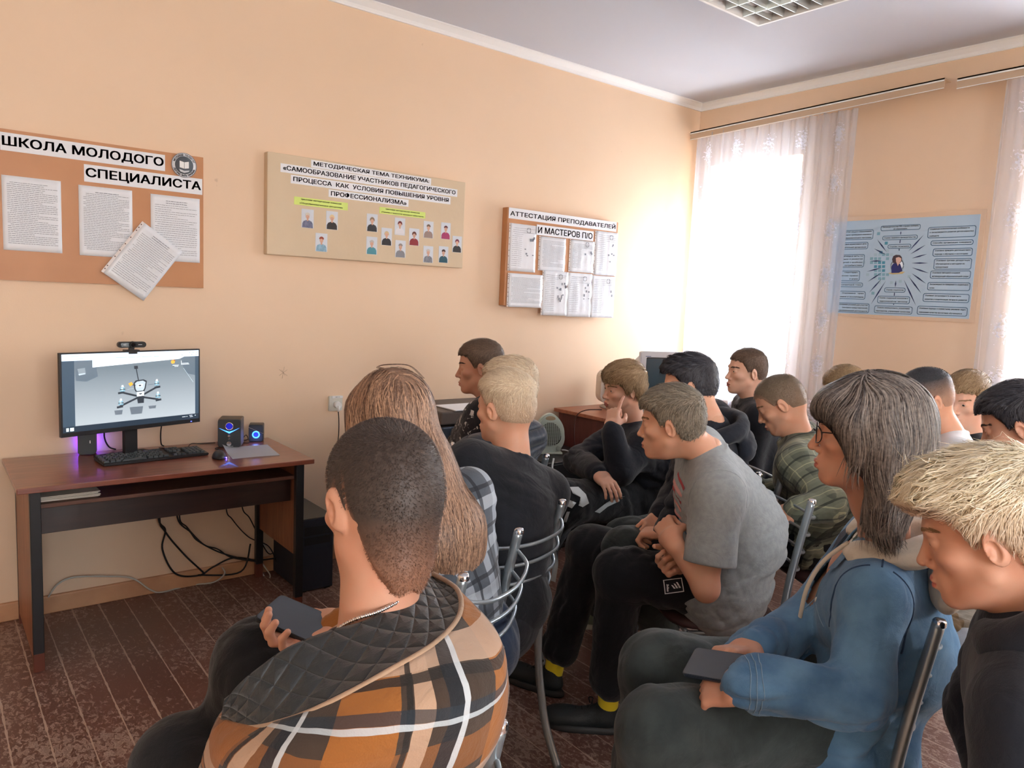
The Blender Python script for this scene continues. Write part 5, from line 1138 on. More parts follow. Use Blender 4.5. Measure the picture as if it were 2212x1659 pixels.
STY = {
 'buzz': dict(cap=dict(top=.0045, side=.0025, rough=.0006), n=7000, L=.007, w=.0009, lift=.35, comb=crown, jit=.3),
 'short': dict(cap=dict(top=.011, side=.0045, rough=.002), n=4200, L=.024, w=.0016, lift=.16, comb=fwd, jit=.28),
 'crop': dict(cap=dict(top=.016, side=.006, rough=.003, front=.004), n=4200, L=.034, w=.0020, lift=.16, comb=fwd, jit=.25),
 'quiff': dict(cap=dict(top=.020, side=.006, rough=.004, front=.010), n=4200, L=.036, w=.0022, lift=.22, comb=fwd, jit=.3),
 'mop': dict(cap=dict(top=.024, side=.012, rough=.004, front=.002, lz=[-.075, -.080, -.045, -.012, .012, -.006, -.010, .022, .036, .044, .040]), n=4200, L=.045, w=.0026, lift=.10, comb=fwd, jit=.22),
}
def eye_parts(T, R, s, parent, org, look=(0, 0), n=18):
    for x in (-1, 1):
        c = T(x*.031, .0685, .0005); rr = .0128*s; b = bmesh.new(); bmesh.ops.create_uvsphere(b, u_segments=20, v_segments=20, radius=rr)
        a = math.radians(look[0]); e = math.radians(look[1]); y = R@V(math.sin(a)*math.cos(e), math.cos(a)*math.cos(e), math.sin(e)); x_ = nrm(np.cross(y, R[:, 2])); z_ = np.cross(x_, y)
        Mx = Matrix(((x_[0], z_[0], y[0], c[0]-org[0]), (x_[1], z_[1], y[1], c[1]-org[1]), (x_[2], z_[2], y[2], c[2]-org[2]), (0, 0, 0, 1)))
        m = MB(); m.mi(M_EYE); m.mi(M_IRIS); m.mi(M_PUP); mp = {}
        for v in b.verts: mp[v] = m.bm.verts.new(Mx @ v.co)
        for f in b.faces:
            ct = f.calc_center_median(); g = m.bm.faces.new([mp[v] for v in f.verts]); g.smooth = True; an = math.degrees(math.acos(max(-1, min(1, ct.z/ct.length)))); g.material_index = 2 if an < 12 else (1 if an < 28 else 0)
        b.free(); m.build('eye', None, parent)
def brow_part(F, T, R, H, s, parent, org, m, up=0.0, seed=0, thick=1.0):
    r = np.random.RandomState(seed); vs, fs = [], []; o = 0
    for x in (-1, 1):
        for i in range(90):
            t = r.uniform(0, 1); px_ = x*(.013+t*.036); pz = .0185+up+.006*math.sin(t*2.4)+r.normal(0, .0016)*thick; p = T(px_, .095, pz)
            for _ in range(14):
                d = F(p[None])[0]
                if abs(d) < .0004: break
                p = p-R[:, 1]*d*.8
            d_ = R@nrm(V(x*.9, -.35*t, .35-.6*t)); q = p+d_*.008*s; q = q-R[:, 1]*(F(q[None])[0]-.0006); p = p+R[:, 1]*.0008; u = R[:, 2]*.0008
            vs += [p-u, p+u, q+u*.4, q-u*.4]; fs.append([o, o+1, o+2, o+3]); o += 4
    return np_mesh('eyebrows', [(np.array(vs), np.array(fs), 0)], [m], parent, org)
PEOPLE = {}
def person(key, label, head, hip, body_a, skin, hair, style='short', top=None, pants=None, N_=None, arms=(), feet=(), knees=None, s=1.0, h=.0035, eyes=False, group=None, sh=.168, torso=(1.0), slouch=.02, neck_r=.056, sroll=0, twist=0, head_kw={}, brow=None, capkw={}, nstr=1.0, sex=None, hipz=.60, over=None):
    """head=(px, py, depth, turn, pitch, roll); hip=(x, y); arms: dicts for left/right; feet: two (heel, toe) pairs or None"""
    H = at(*head[:3]); R = head_frame(H, *head[3:]); Nn = at(*N_) if N_ is not None else H+R@V(0, -.050, -.100)*s+V(0, 0, -.062)*s
    P = V(hip[0], hip[1], hipz); up = nrm(Nn-P); c = nrm(V(CAM[0]-P[0], CAM[1]-P[1], 0)); l = nrm(np.cross(V(0, 0, 1), c)*-1); l = l if l@(-RT) > 0 else -l
    a = math.radians(body_a); f0 = math.cos(a)*c+math.sin(a)*l; rt0 = V(f0[1], -f0[0], 0); tw = math.radians(twist); f1 = math.cos(tw)*f0+math.sin(tw)*rt0; rt = V(f1[1], -f1[0], 0)
    rt = nrm(rt-up*(rt@up)); q = math.radians(sroll); rts = math.cos(q)*rt+math.sin(q)*up; fw = np.cross(up, rt); fw = fw if fw@f0 > 0 else -fw
    J = dict(H=H, R=R, N=Nn, P=P, up=up, f=f0, fw=fw, rt=rt, rt0=rt0)
    for sd, nm in ((-1, 'L'), (1, 'R')): J['S'+nm] = Nn-up*.050+sd*rts*sh+fw*.005; J['hip'+nm] = P+sd*rt0*.088+V(0, 0, -.01)
    J.update({k_: np.array(v_, float) for k_, v_ in (over or {}).items()})
    org = V(P[0], P[1], 0.0)
    # ---- skin: head and neck
    F, T = head_sdf(H, R, s, Nn, neck_r, **head_kw); lo, hi = F.bounds()
    v, fq = polygonize(F, h, lo, hi); L0 = (v[fq].mean(1)-H)@R/s
    mi = ((np.abs(L0[:, 0]) < .021-np.abs(L0[:, 2]+.072)*.6) & (L0[:, 2] < -.0615) & (L0[:, 2] > -.0835) & (L0[:, 1] > .0855)).astype(int)
    parts = [(v, fq, mi)]
    # ---- arms
    top = dict(top or {}); g = top.get('g', .012); long_ = top.get('sleeve', 'long') == 'long'
    hands = {}
    for A in arms:
        nm = A['side']; S0 = J['S'+nm]; W_ = np.array(A['wrist'], float); sd = 1 if nm == 'R' else -1
        pole = A.get('pole', V(0, 0, -1)*.8-fw*.3+rt*sd*.4); E = np.array(A['elbow'], float) if 'elbow' in A else ik(S0, W_, .285*s, .25*s, pole); J['E'+nm] = E; J['W'+nm] = W_
        yd = np.array(A['yd'], float) if 'yd' in A else nrm(W_-E); zd = np.array(A.get('zd', (0, 0, 1)), float)
        if A.get('hand', True):
            # thumb side: with palm down (z up) the left hand's thumb points to the right of the fingers
            Hs = hand_sdf(W_, yd, zd, (1 if nm == 'L' else -1), A.get('curl', (25, 35, 20)), A.get('thumb', .5), A.get('hs', .97)*s, A.get('curls'), A.get('spread', 1))
            if not long_ : Hs.cone(E, W_, .037, .0265, .03); Hs.cone(S0, E, .045, .037, .03)
            else: Hs.cone(E*.35+W_*.65, W_, .033, .0255, .02)
            v2, f2 = polygonize(Hs, min(h, .0032) if not A.get('fine') else .0022); parts.append((v2, f2, 0))
            hands[nm] = Hs
        elif not long_:
            Hs = Sdf(); Hs.cone(S0, E, .046, .041, .03); Hs.cone(E, W_, .040, .0265, .03); v2, f2 = polygonize(Hs, .005); parts.append((v2, f2, 0))
    for nm in 'LR':
        if 'E'+nm not in J:
            sd = 1 if nm == 'R' else -1; W_ = P+f0*.30+rt0*sd*.09+V(0, 0, .13); J['W'+nm] = W_; J['E'+nm] = ik(J['S'+nm], W_, .285*s, .25*s, V(0, 0, -.8)-fw*.4+rt*sd*.3)
    # ---- legs
    ft = []
    for i, nm in enumerate('LR'):
        sd = 1 if nm == 'R' else -1
        if feet and feet[i] is not None: he, to = np.array(feet[i][0], float), np.array(feet[i][1], float)
        else: he = V(P[0], P[1], 0)+f0*.40+rt0*sd*.10; to = he+f0*.27+rt0*sd*.03
        A_ = he+nrm(to-he)*.06+V(0, 0, .095); J['A'+nm] = A_; ft.append((he, to))
        if knees and knees[i] is not None: J['K'+nm] = np.array(knees[i], float)
        else: J['K'+nm] = ik(J['hip'+nm], A_, .43*s, .42*s, f0*.6+V(0, 0, 1))
    # coarse inner body so that the figure is one continuous form below its clothes
    B_ = Sdf(); Wst = P+up*.14-fw*slouch
    B_.cone(Nn-up*.10-rt*.07, Nn-up*.10+rt*.07, .07, .07, .05); B_.cone(Nn-up*.10, Wst, .10, .09, .06); B_.cone(Wst, P, .09, .10, .06); B_.cone(Nn+up*.02, Nn-up*.08, .045, .06, .04)
    for nm in 'LR':
        B_.cone(Nn-up*.03, J['S'+nm], .035, .042, .04); B_.cone(J['S'+nm], J['E'+nm], .040, .034, .03); B_.cone(J['E'+nm], J['W'+nm], .034, .022, .02)
        B_.cone(J['hip'+nm], J['K'+nm], .068, .048, .04); B_.cone(J['K'+nm], J['A'+nm], .046, .030, .03)
    v3, f3 = polygonize(B_, .011); v3 = relax(v3, f3, 1); parts.append((v3, f3, 0))
    body = np_mesh('person', parts, [skin, LIP], None, org); tag(body, label, 'person', group)
    # ---- hair
    if style:
        st = {**STY[style], **{k_: v_ for k_, v_ in capkw.items() if k_ in ('n', 'L', 'w', 'lift', 'comb', 'jit', 'curl')}}; cap = {**STY[style]['cap'], **{k_: v_ for k_, v_ in capkw.items() if k_ not in st}}; cap['seed'] = len(PEOPLE)
        HC = hair_cap(H, R, s, cap); vh, fh = polygonize(HC, max(h, .0026)); vh2 = vh
        Lq = (vh-H)@R/s; outer = vh[((Lq**2).sum(1) > .062**2) & (HC(vh, ) < .01)]
        # keep only the outward side for seeding: vertices lying off the skull
        Fs = F(outer); outer = outer[Fs > .0012] if (Fs > .0012).sum() > 50 else outer
        stn = strands(HC, outer, int(st['n']*nstr), R, H, s, st['comb'], st['L']*s, st['w'], st['lift'], 3 if style == 'buzz' else 4, len(PEOPLE)+5, st['jit'], curl=st.get('curl', 0), zl=cap.get('zl', style != 'mop'))
        vv, ff, tone = stn; tn = np.concatenate([np.full(len(vh), .35), tone])
        def scalp(vx):
            q = (vx-H)@R/s; fd = cap.get('fade')
            ly_ = cap.get('ly', [-.13, -.060, -.042, -.030, -.012, .004, .020, .032, .050, .066, .11]); lz_ = cap.get('lz', [-.080, -.085, -.050, -.010, .018, .004, .002, .030, .052, .060, .064]); hl_ = np.interp(q[:, 1], ly_, lz_)+cap.get('nx', .35)*np.clip(np.abs(q[:, 0])-.025, 0, 1)*(q[:, 1] < -.035)
            ed = np.clip(1-(q[:, 2]-hl_)/.022, 0, 1)*cap.get('edge', .7)
            if not fd: return ed
            z = q[:, 2]-.25*np.clip(q[:, 1], -.1, .1)*cap.get('fslope', 0); return np.clip(np.maximum(ed, np.clip((fd[1]-z)/(fd[1]-fd[0]), 0, 1)*fd[2]), 0, 1)
        np_mesh('hair', [(vh, fh, 0), (vv, ff, 0)], [hair], body, org, {'tone': tn, 'scalp': np.concatenate([scalp(vh), scalp(vv)])})
    if sex: pass
    if eyes: eye_parts(T, R, s, body, org, eyes if isinstance(eyes, tuple) else (0, 0))
    if brow: brow_part(F, T, R, H, s, body, org, brow, seed=len(PEOPLE), up=0)
    J.update(F=F, T=T, body=body, org=org, hands=hands, ft=ft, s=s, sh=sh, slouch=slouch); PEOPLE[key] = J
    if top: garment(J, **top)
    if pants: trousers(J, **pants)
    return J
def garment(J, m, g=.012, sleeve='long', name='shirt', collar=None, hood=None, fold=.005, h=.006, seed=1, hem=.0, cuff=None, attrs=None, belly=0.0, short_to=.62, seat=False, extra=None, fr=48, collar_m=None):
    over = None
    N_, P, up, fw, rt, SL, SR, EL, ER, WL, WR = (J[k] for k in ('N', 'P', 'up', 'fw', 'rt', 'SL', 'SR', 'EL', 'ER', 'WL', 'WR')); sl = J['slouch']; sh = J['sh']/.168
    S = Sdf(); W_ = P+up*.17-fw*sl; Cc = N_-up*.17; fl = (fw, .82)
    S.cone(N_-up*.095-rt*.088*sh, N_-up*.095+rt*.088*sh, .080+g, .080+g, .05, fl=fl); S.cone(Cc-rt*.062*sh, Cc+rt*.062*sh, .100+g, .100+g, .07, fl=fl)
    S.cone(Cc-fw*sl*.5, W_, .106+g, .102+g+belly, .08); S.cone(W_-rt*.05, W_+rt*.05, .100+g+belly, .100+g+belly, .07, fl=fl)
    if hem is not None: S.cone(P+up*(.02-hem)-rt*.066, P+up*(.02-hem)+rt*.066, .112+g, .112+g, .08, fl=fl); S.cone(W_, P+up*(.02-hem), .115+g+belly, .112+g, .08)
    for Sx, sd in ((SL, -1), (SR, 1)): S.cone(N_-up*.015+fw*.004, Sx-up*.008, .042+g*.5, .044+g, .05)
    for Sx, E, W2 in ((SL, EL, WL), (SR, ER, WR)):
        if sleeve == 'long': S.cone(Sx, E, .046+g, .040+g, .045); S.cone(E, E*.16+W2*.84, .040+g*1.05, .033+g*.8, .02); S.cone(E*.14+W2*.86, E*.05+W2*.95, .033+g*.5, .031+g*.4, .008)
        elif sleeve == 'short': S.cone(Sx, Sx*(1-short_to)+E*short_to, .047+g, .049+g*1.4, .05)
    if extra: extra(S, J)
    F1 = folds(seed, fold*1.2, fr, up, P)
    nk = (N_, up)
    def post(Q, D):
        fm = np.clip(1.1-np.abs((Q-N_)@up+.03)/.08*0, 0, 1); return D+F1(Q)*np.clip(-((Q-N_)@up+.03)/.1+.2, .15, 1.0)
    S.post = post
    if collar: 
        x, y = nrm(rt-up*(rt@up)), fw
        c0 = N_+up*collar.get('z', .012)+fw*collar.get('f', .012); cr = collar.get('r', .070); pts = [c0+x*cr*math.cos(t)+y*cr*1.0*math.sin(t)+up*(-collar.get('dip', .02)*math.sin(t)-.004) for t in np.linspace(0, 2*math.pi, 17)]
        for p, q in zip(pts, pts[1:]): S.cone(p, q, collar.get('t', .007), collar.get('t', .007), .012 if not collar.get('crisp') else .006)
    v, f = polygonize(S, h)
    if sleeve == 'short':            # open sleeve ends: cut flat
        for Sx, E in ((SL, EL), (SR, ER)):
            d = nrm(E-Sx); e = Sx*(1-short_to)+E*short_to; q = (v-e)@d; near = (np.linalg.norm(v-e, axis=1) < .14) & (q > .012); v[near] -= np.outer(q[near]-.012-.1*(q[near]-.012), d)
    o = np_mesh(name, [(v, f, 0)], [m], J['body'], J['org'], uv_attr(v, J)); J['garment'] = S; J['gobj'] = o
    return o
def uv_attr(v, J):
    """cloth coordinates for woven patterns: along the shoulders and down the body, following the wearer"""
    q = v-J['P']; a = q@J['rt']; b = q@J['fw']; c = q@J['up']; return {'cu': a+.6*b, 'cv': c+.15*b}
def trousers(J, m, g=.010, fold=.004, h=.0065, seed=3, name='trousers', to=.93, length=1.0, attrs=None, only=None, loose=0, ankle=None):
    P, rt0, f0 = J['P'], J['rt0'], J['f']; S = Sdf(); S.cone(P-rt0*.07-f0*.02, P+rt0*.07-f0*.02, .110+g, .110+g, .06); S.cone(P+V(0, 0, .05)-rt0*.06, P+V(0, 0, .05)+rt0*.06, .10+g, .10+g, .06)
    for nm in 'LR':
        H_, K, A_ = J['hip'+nm], J['K'+nm], J['A'+nm]
        if ankle and nm in ankle: A_ = ankle[nm]
        S.cone(H_, K, .082+g, .062+g, .05); e = K*(1-to*length)+A_*to*length; S.cone(K, e, .060+g, .044+g+loose, .03); S.cone(K+V(0, 0, .004), K*.9+H_*.1, .062+g, .064+g, .03)
    F1 = folds(seed, fold*1.3, 44, f0+V(0, 0, .5), P); S.post = lambda Q, D: np.maximum(D, -(Q[:, 2]-.012))+F1(Q)
    v, f = polygonize(S, h); o = np_mesh(name, [(v, f, 0)], [m], J['body'], J['org'], uv_attr(v, J)); J['trs'] = S; return o
def cloth(name, c, c2=None, rough=.85, sc=420, bs=.35, var=9, amt=.5, weave=True):
    if name in MATS: return MATS[name]
    c2 = c2 or tuple(max(0, int(q*.8)) for q in c); m = mat(name, c, rough=rough, spec=.2, noise=(var, amt, c2)); nt = m.node_tree; b = nt.nodes['Principled BSDF']; L = nt.links.new
    b.inputs['Sheen Weight'].default_value = .15; b.inputs['Sheen Roughness'].default_value = .5
    co = N(m, 'ShaderNodeTexCoord'); t = N(m, 'ShaderNodeTexNoise'); t.inputs['Scale'].default_value = sc; t.inputs['Detail'].default_value = 2; t2 = N(m, 'ShaderNodeTexNoise'); t2.inputs['Scale'].default_value = 14; t2.inputs['Detail'].default_value = 4; t2.inputs['Distortion'].default_value = 1.2
    for q in (t, t2): L(co.outputs['Object'], q.inputs['Vector'])
    u1 = N(m, 'ShaderNodeBump'); u1.inputs['Strength'].default_value = bs; u1.inputs['Distance'].default_value = .0015; u2 = N(m, 'ShaderNodeBump'); u2.inputs['Strength'].default_value = .45; u2.inputs['Distance'].default_value = .012
    L(t2.outputs[0], u2.inputs['Height']); L(t.outputs[0], u1.inputs['Height']); L(u2.outputs[0], u1.inputs['Normal']); L(u1.outputs[0], b.inputs['Normal']); return m
def plaid(name, ground, bands, scale=(1, 1), rot=0, rough=.9, noise_c=None, attr=True):
    """woven check from the cloth coordinates; bands: (axis 0/1, period, centre, halfwidth, colour, strength)"""
    m = cloth(name, ground, rough=rough); nt = m.node_tree; b = nt.nodes['Principled BSDF']; L = nt.links.new
    src = b.inputs['Base Color'].links[0].from_socket; cu = N(m, 'ShaderNodeAttribute', attribute_name='cu'); cv = N(m, 'ShaderNodeAttribute', attribute_name='cv')
    def M2(op, a, c=None):
        n = N(m, 'ShaderNodeMath', operation=op)
        for i, q in ((0, a), (1, c)):
            if q is None: continue
            if isinstance(q, (int, float)): n.inputs[i].default_value = q
            else: L(q, n.inputs[i])
        return n.outputs[0]
    co = N(m, 'ShaderNodeTexCoord'); nz = N(m, 'ShaderNodeTexNoise'); nz.inputs['Scale'].default_value = 12; L(co.outputs['Object'], nz.inputs['Vector']); wv = M2('MULTIPLY', M2('SUBTRACT', nz.outputs[0], .5), .012)
    cr, sr = math.cos(rot), math.sin(rot); ax = [M2('ADD', M2('ADD', M2('MULTIPLY', cu.outputs['Fac'], cr), M2('MULTIPLY', cv.outputs['Fac'], sr)), wv), M2('ADD', M2('SUBTRACT', M2('MULTIPLY', cv.outputs['Fac'], cr), M2('MULTIPLY', cu.outputs['Fac'], sr)), wv)]
    for (a, per, ce, hwid, col, st) in bands:
        fr_ = M2('FRACT', M2('ADD', M2('DIVIDE', ax[a], per), 40.0)); k = M2('MULTIPLY', M2('LESS_THAN', M2('ABSOLUTE', M2('SUBTRACT', fr_, ce)), hwid), st)
        mx = N(m, 'ShaderNodeMixRGB'); mx.inputs[2].default_value = srgb(*col); L(k, mx.inputs[0]); L(src, mx.inputs[1]); src = mx.outputs[0]
    L(src, b.inputs['Base Color']); return m
def draped_hood(J, m, name='hood', back=.10, w_=.14, up0=.02, drop=.05, thick=.030, h=.006, seed=2, m2=None, tilt=0, flat=.8):
    """a hood lying on the shoulders behind the neck"""
    N_, up, fw, rt = J['N'], J['up'], J['fw'], J['rt']; S = Sdf()
    pts = []; rs = []
    for t in np.linspace(-2.5, 2.5, 13):
        c_ = math.cos(t); pts.append(N_+rt*math.sin(t)*(.078+w_*.12)-fw*(c_*(.060+(c_ > 0)*back*.35)-.012)+up*(up0+.012*c_-.030*(1-max(c_, -1))*.5)); rs.append(thick*(.62+.38*max(0, c_)))
    S.chain(pts, rs, .03, fl=(nrm(up*.8+fw*.5), flat)); bk = N_-fw*(.085+back*.4)-up*drop
    S.ell(bk, (w_*.54, .038, .050), np.stack([rt, fw, up], 1), .05); S.cone(N_+up*.05-fw*.03, N_+up*.08-fw*.02, .052, .062, .012, sub=True)
    F1 = folds(seed, .007, 45, rt, N_); S.post = lambda Q, D: D+F1(Q); v, f = polygonize(S, h); return np_mesh(name, [(v, f, 0)], [m], J['body'], J['org'], uv_attr(v, J))
def W3(px, py, d): return at(px, py, d)
M_TBLK = cloth('black_cotton', (31, 33, 39), (23, 25, 29)); M_TGREY = cloth('grey_marl', (158, 165, 167), (142, 149, 152), sc=300, var=60, amt=.7)
M_BPANT = cloth('black_jersey', (24, 26, 30), (18, 19, 22)); M_HBLK = cloth('navy_black_fleece', (34, 38, 47), (26, 29, 37)); M_JEAN = cloth('dark_jeans', (58, 66, 66), (40, 47, 48), sc=700, var=14, amt=.8)
M_DEN = cloth('denim_blue', (98, 138, 172), (58, 94, 130), sc=800, bs=.5, var=10, amt=.8); M_DEN2 = cloth('denim_dark', (34, 46, 66), (28, 38, 56), sc=800, bs=.5)
M_WTEE = cloth('white_cotton', (222, 226, 230), (206, 212, 218)); M_CREAM = cloth('cream_fleece', (206, 198, 184), (190, 182, 168), sc=240, var=30)
M_SHB = mat('shoe_black', (26, 32, 34), .6, bump=(300, .5, .002)); M_SOLEB = mat('sole_black', (34, 36, 38), .6); M_SHG = mat('shoe_grey_green', (142, 150, 138), .6, bump=(260, .5, .002)); M_SOLEW = mat('sole_pale', (196, 196, 184), .5); M_LACE = mat('lace_black', (16, 17, 19), .8)
M_YEL = cloth('yellow_knit', (222, 200, 44), (206, 184, 36), sc=500)
BR_D = mat('brow_dark', (64, 48, 40), .8); BR_L = mat('brow_light', (140, 108, 78), .8)
H_BUZZ = hair_mat('hair_dark_buzz', (50, 41, 38), (88, 75, 68), skin=(158, 112, 88))
H_ASH = hair_mat('hair_ash', (98, 92, 82), (168, 158, 140)); H_BLOND = hair_mat('hair_blond', (198, 174, 146), (240, 226, 198), skin=(188, 150, 122)); H_BLEACH = hair_mat('hair_bleached', (214, 198, 164), (250, 243, 224), skin=(172, 130, 104))
H_DK = hair_mat('hair_black', (34, 34, 40), (72, 72, 80)); H_BRN = hair_mat('hair_brown', (74, 58, 48), (124, 102, 84)); H_LT = hair_mat('hair_light_brown', (128, 102, 74), (196, 170, 132)); H_LONG = hair_mat('hair_long_brown', (84, 62, 52), (184, 146, 118)); H_MULL = hair_mat('hair_dark_ash', (46, 40, 42), (150, 140, 132)); H_SHV = hair_mat('hair_shaved', (96, 84, 70), (132, 118, 98), skin=(190, 150, 124))
def sock(J, nm, m, he, to, z0=.05, z1=.16):
    A_ = J['A'+nm]; K = J['K'+nm]; d = nrm(K-A_); S = Sdf(); S.cone(A_-V(0, 0, .04), A_+d*(z1-.09), .036, .038, .01); v, f = polygonize(S, .004); np_mesh('sock', [(v, f, 0)], [m], J['body'], J['org'])
def decal(J, S, pts, m, name, nrm_dir, t=.0015, parent=None, sub=3):
    """a thin printed or sewn shape laid on the cloth: polygon points pressed onto surface S along nrm_dir"""
    nd = nrm(np.array(nrm_dir, float)); P = [np.array(p, float) for p in pts]; c = sum(P)/len(P); vs = []; fs = []
    def press(p):
        p0 = p; p = p+nd*.14; go = 0
        for _ in range(90):
            d = S(p[None], mg=.5)[0]
            if d < .0012: return p+nd*t
            st_ = max(d*.6, .0006); p = p-nd*st_; go += st_
            if go > .34: break
        return p0+nd*t
    ring = []
    for i in range(len(P)):
        for k in range(sub): ring.append(P[i]*(1-k/sub)+P[(i+1) % len(P)]*k/sub)
    n = len(ring); K = 4
    for j in range(K+1):
        for p in ring: vs.append(press(c+(p-c)*(j/K if j else .001)))
    for j in range(K):
        for i in range(n): fs.append([j*n+i, j*n+(i+1) % n, (j+1)*n+(i+1) % n, (j+1)*n+i])
    return np_mesh(name, [(np.array(vs), np.array(fs), 0)], [m], parent or J['body'], J['org'])
def seam(J, pts, S, m, r=.0016, name='seam', parent=None, nd=None):
    P, _ = spline(pts, None, 6); out = []; e = .003
    for p in P:
        for _ in range(8):
            q = np.array([p]); d = S(q)[0]; g = nrm(np.array([S(q+np.eye(3)[i]*e)[0]-S(q-np.eye(3)[i]*e)[0] for i in range(3)])+1e-9)
            if abs(d) < .0008: break
            p = p-g*d*.8
        out.append(p+g*.0004-J['org'])
    b = MB(); b.tube(out, r, 6, smooth_path=False); return b.build(name, m, parent or J['gobj'])
def phone(name, label, c, lx, ly, nz, w_=.074, l_=.156, m=None):
    """c centre, lx long axis, nz screen normal"""
    x = nrm(np.array(lx, float)); z = np.array(nz, float); z = nrm(z-x*(z@x)); y = np.cross(z, x); t = thing(name, label, 'phone', (0, 0, 0)); t.matrix_world = Matrix(((x[0], y[0], z[0], c[0]), (x[1], y[1], z[1], c[1]), (x[2], y[2], z[2], c[2]), (0, 0, 0, 1)))
    RZ = Matrix.Rotation(math.radians(90), 4, 'X')
    b = MB(); b.prism(rounded_rect(l_, w_, .010, 5), .009, M=Matrix.Translation((0, 0, .0045)) @ Matrix.Rotation(math.radians(-90), 4, 'X'), bev=.0015); b.build('case', m or mat('phone_case', (24, 25, 28), .5), t)
    b = MB(); b.prism(rounded_rect(l_-.006, w_-.006, .008, 5), .0006, M=Matrix.Translation((0, 0, .0052)) @ Matrix.Rotation(math.radians(-90), 4, 'X')); b.build('screen', mat('phone_glass', (70, 80, 92), .16, spec=.7), t); return t  # glass colour lightened to grey-blue, standing in for reflected light
# ---------------------------------------------------------------- 1 boy in the grey t-shirt
fh = [(V(1.965, 1.735, 0), V(1.765, 1.945, 0)), (V(1.945, 2.03, 0), V(1.86, 2.31, 0))]
J = person('grey', 'boy in a grey t-shirt and black track trousers, leaning forward with crossed forearms', (1447, 914, 2.50, 97, 6, 0), (2.20, 1.58), 78, SK1,
  H_ASH, 'crop', top=dict(m=M_TGREY, g=.024, sleeve='short', name='t_shirt', collar=dict(r=.066, z=.004, t=.006, dip=.03, crisp=1), fold=.006, seed=4, belly=.012, short_to=.70, hem=.02, h=.0055, extra=lambda S, J: S.cone(J['P']-J['rt0']*.08-V(0, 0, .015)-J['f']*.03, J['P']+J['rt0']*.08-V(0, 0, .015)-J['f']*.03, .150, .150, .06)),
  pants=dict(m=M_BPANT, g=.022, fold=.006, loose=.004, to=.80), N_=(1533, 982, 2.52), arms=[dict(side='L', wrist=W3(1450, 1165, 2.42), elbow=W3(1525, 1272, 2.36), yd=W3(1436, 1128, 2.50)-W3(1455, 1165, 2.42), zd=RT*-.3-FW*.9, curl=(60, 80, 50), thumb=.8),
  dict(side='R', wrist=W3(1466, 1214, 2.52), elbow=W3(1560, 1190, 2.66), yd=W3(1408, 1236, 2.42)-W3(1466, 1214, 2.52), zd=V(.2, .6, -.75), curls=[(95, 70, 30), (88, 75, 30), (78, 80, 35), (55, 80, 40)], thumb=.2, fine=True)],
  feet=fh, knees=[W3(1338, 1240, 2.66), W3(1275, 1185, 2.94)], eyes=True, brow=BR_L, slouch=.09, h=.0026, sh=.160, capkw=dict(lz=[-.098, -.100, -.058, -.020, .010, .004, .000, .024, .046, .056, .058]))
for (he, to), nm in zip(fh, 'LR'): shoe('shoe', J['body'], he, to, J['org'], M_SHB, M_SOLEB, laces=M_LACE); sock(J, nm, M_YEL, he, to, z1=.135)
# badge on the trousers: a white-framed square with three slanted bars and a word
c0 = W3(1467, 1258, 2.45); ex = nrm(W3(1487, 1256, 2.45)-W3(1450, 1260, 2.45)); ey = nrm(UP-ex*(UP@ex)); nd = nrm(-FW+UP*.4)
def sq(cx, cy, w_, h_): return [c0+ex*(cx+a*w_)+ey*(cy+b*h_) for a, b in ((-1, -1), (1, -1), (1, 1), (-1, 1))]
bd = decal(J, J['trs'], sq(0, 0, .031, .0245), mat('badge_white', (226, 228, 230), .7), 'sewn_badge', nd, .0012); decal(J, J['trs'], sq(0, 0, .028, .0215), M_TBLK, 'badge_ground', nd, .0022, bd)
for i in range(3): x0 = .000+i*.0085; decal(J, J['trs'], [c0+ex*(x0)+ey*(-.010), c0+ex*(x0+.0058)+ey*(-.010), c0+ex*(x0-.002-.000)+ey*(.004+.005*i*0+.006-.004*(2-i)), c0+ex*(x0-.0075)+ey*(.006+.006-.004*(2-i))], mat('badge_white', (226, 228, 230), .7), 'badge_bar', nd, .0030, bd, 1)
nz_ = nd; xx = nrm(np.cross(ey*-1, nz_)); tm = Matrix(((-ey[0], ex[0], nd[0], 0), (-ey[1], ex[1], nd[1], 0), (-ey[2], ex[2], nd[2], 0), (0, 0, 0, 1)))
pc_ = c0-ex*.019
def press_pt(S, p, nd):
    p = p+nd*.10
    for _ in range(60):
        d = S(p[None], mg=.5)[0]
        if d < .001: break
        p = p-nd*max(d*.7, .0005)
    return p
pc_ = press_pt(J['trs'], c0-ex*.019, nd)+nd*.0045-np.array(bd.matrix_world.translation if False else J['org']); tm.translation = Vector(pc_)
put_text('adidas', .01, tm, mat('badge_white', (226, 228, 230), .7), 'badge_word', bd, .034, .0004, .008)
seam(J, [J['SL']+J['up']*.055, J['SL']+J['fw']*.06+J['up']*.02, J['SL']+J['fw']*.07-J['up']*.05], J['garment'], M_TGREY); seam(J, [J['SL']+J['up']*.055, J['SL']-J['fw']*.05+J['up']*.02, J['SL']-J['fw']*.075-J['up']*.06], J['garment'], M_TGREY)
for k, (q, mm) in enumerate(((.07, 'r'), (.095, 'p'), (.12, 'r'), (.15, 'p'), (.18, 'p'), (.22, 'b'), (.25, 'b'), (.31, 'b'))):
    c_ = J['N']-J['up']*q-J['rt']*.03+J['fw']*.10; dd = {'r': (176, 70, 76), 'p': (206, 150, 146), 'b': (110, 155, 184)}[mm]
    decal(J, J['garment'], [c_-J['rt']*.06, c_+J['rt']*.06, c_+J['rt']*.055-J['up']*.010, c_-J['rt']*.055-J['up']*.012], mat('print_'+mm, dd, .8), 'chest_print', J['fw']-J['rt']*.2, .001, J['gobj'], 3)
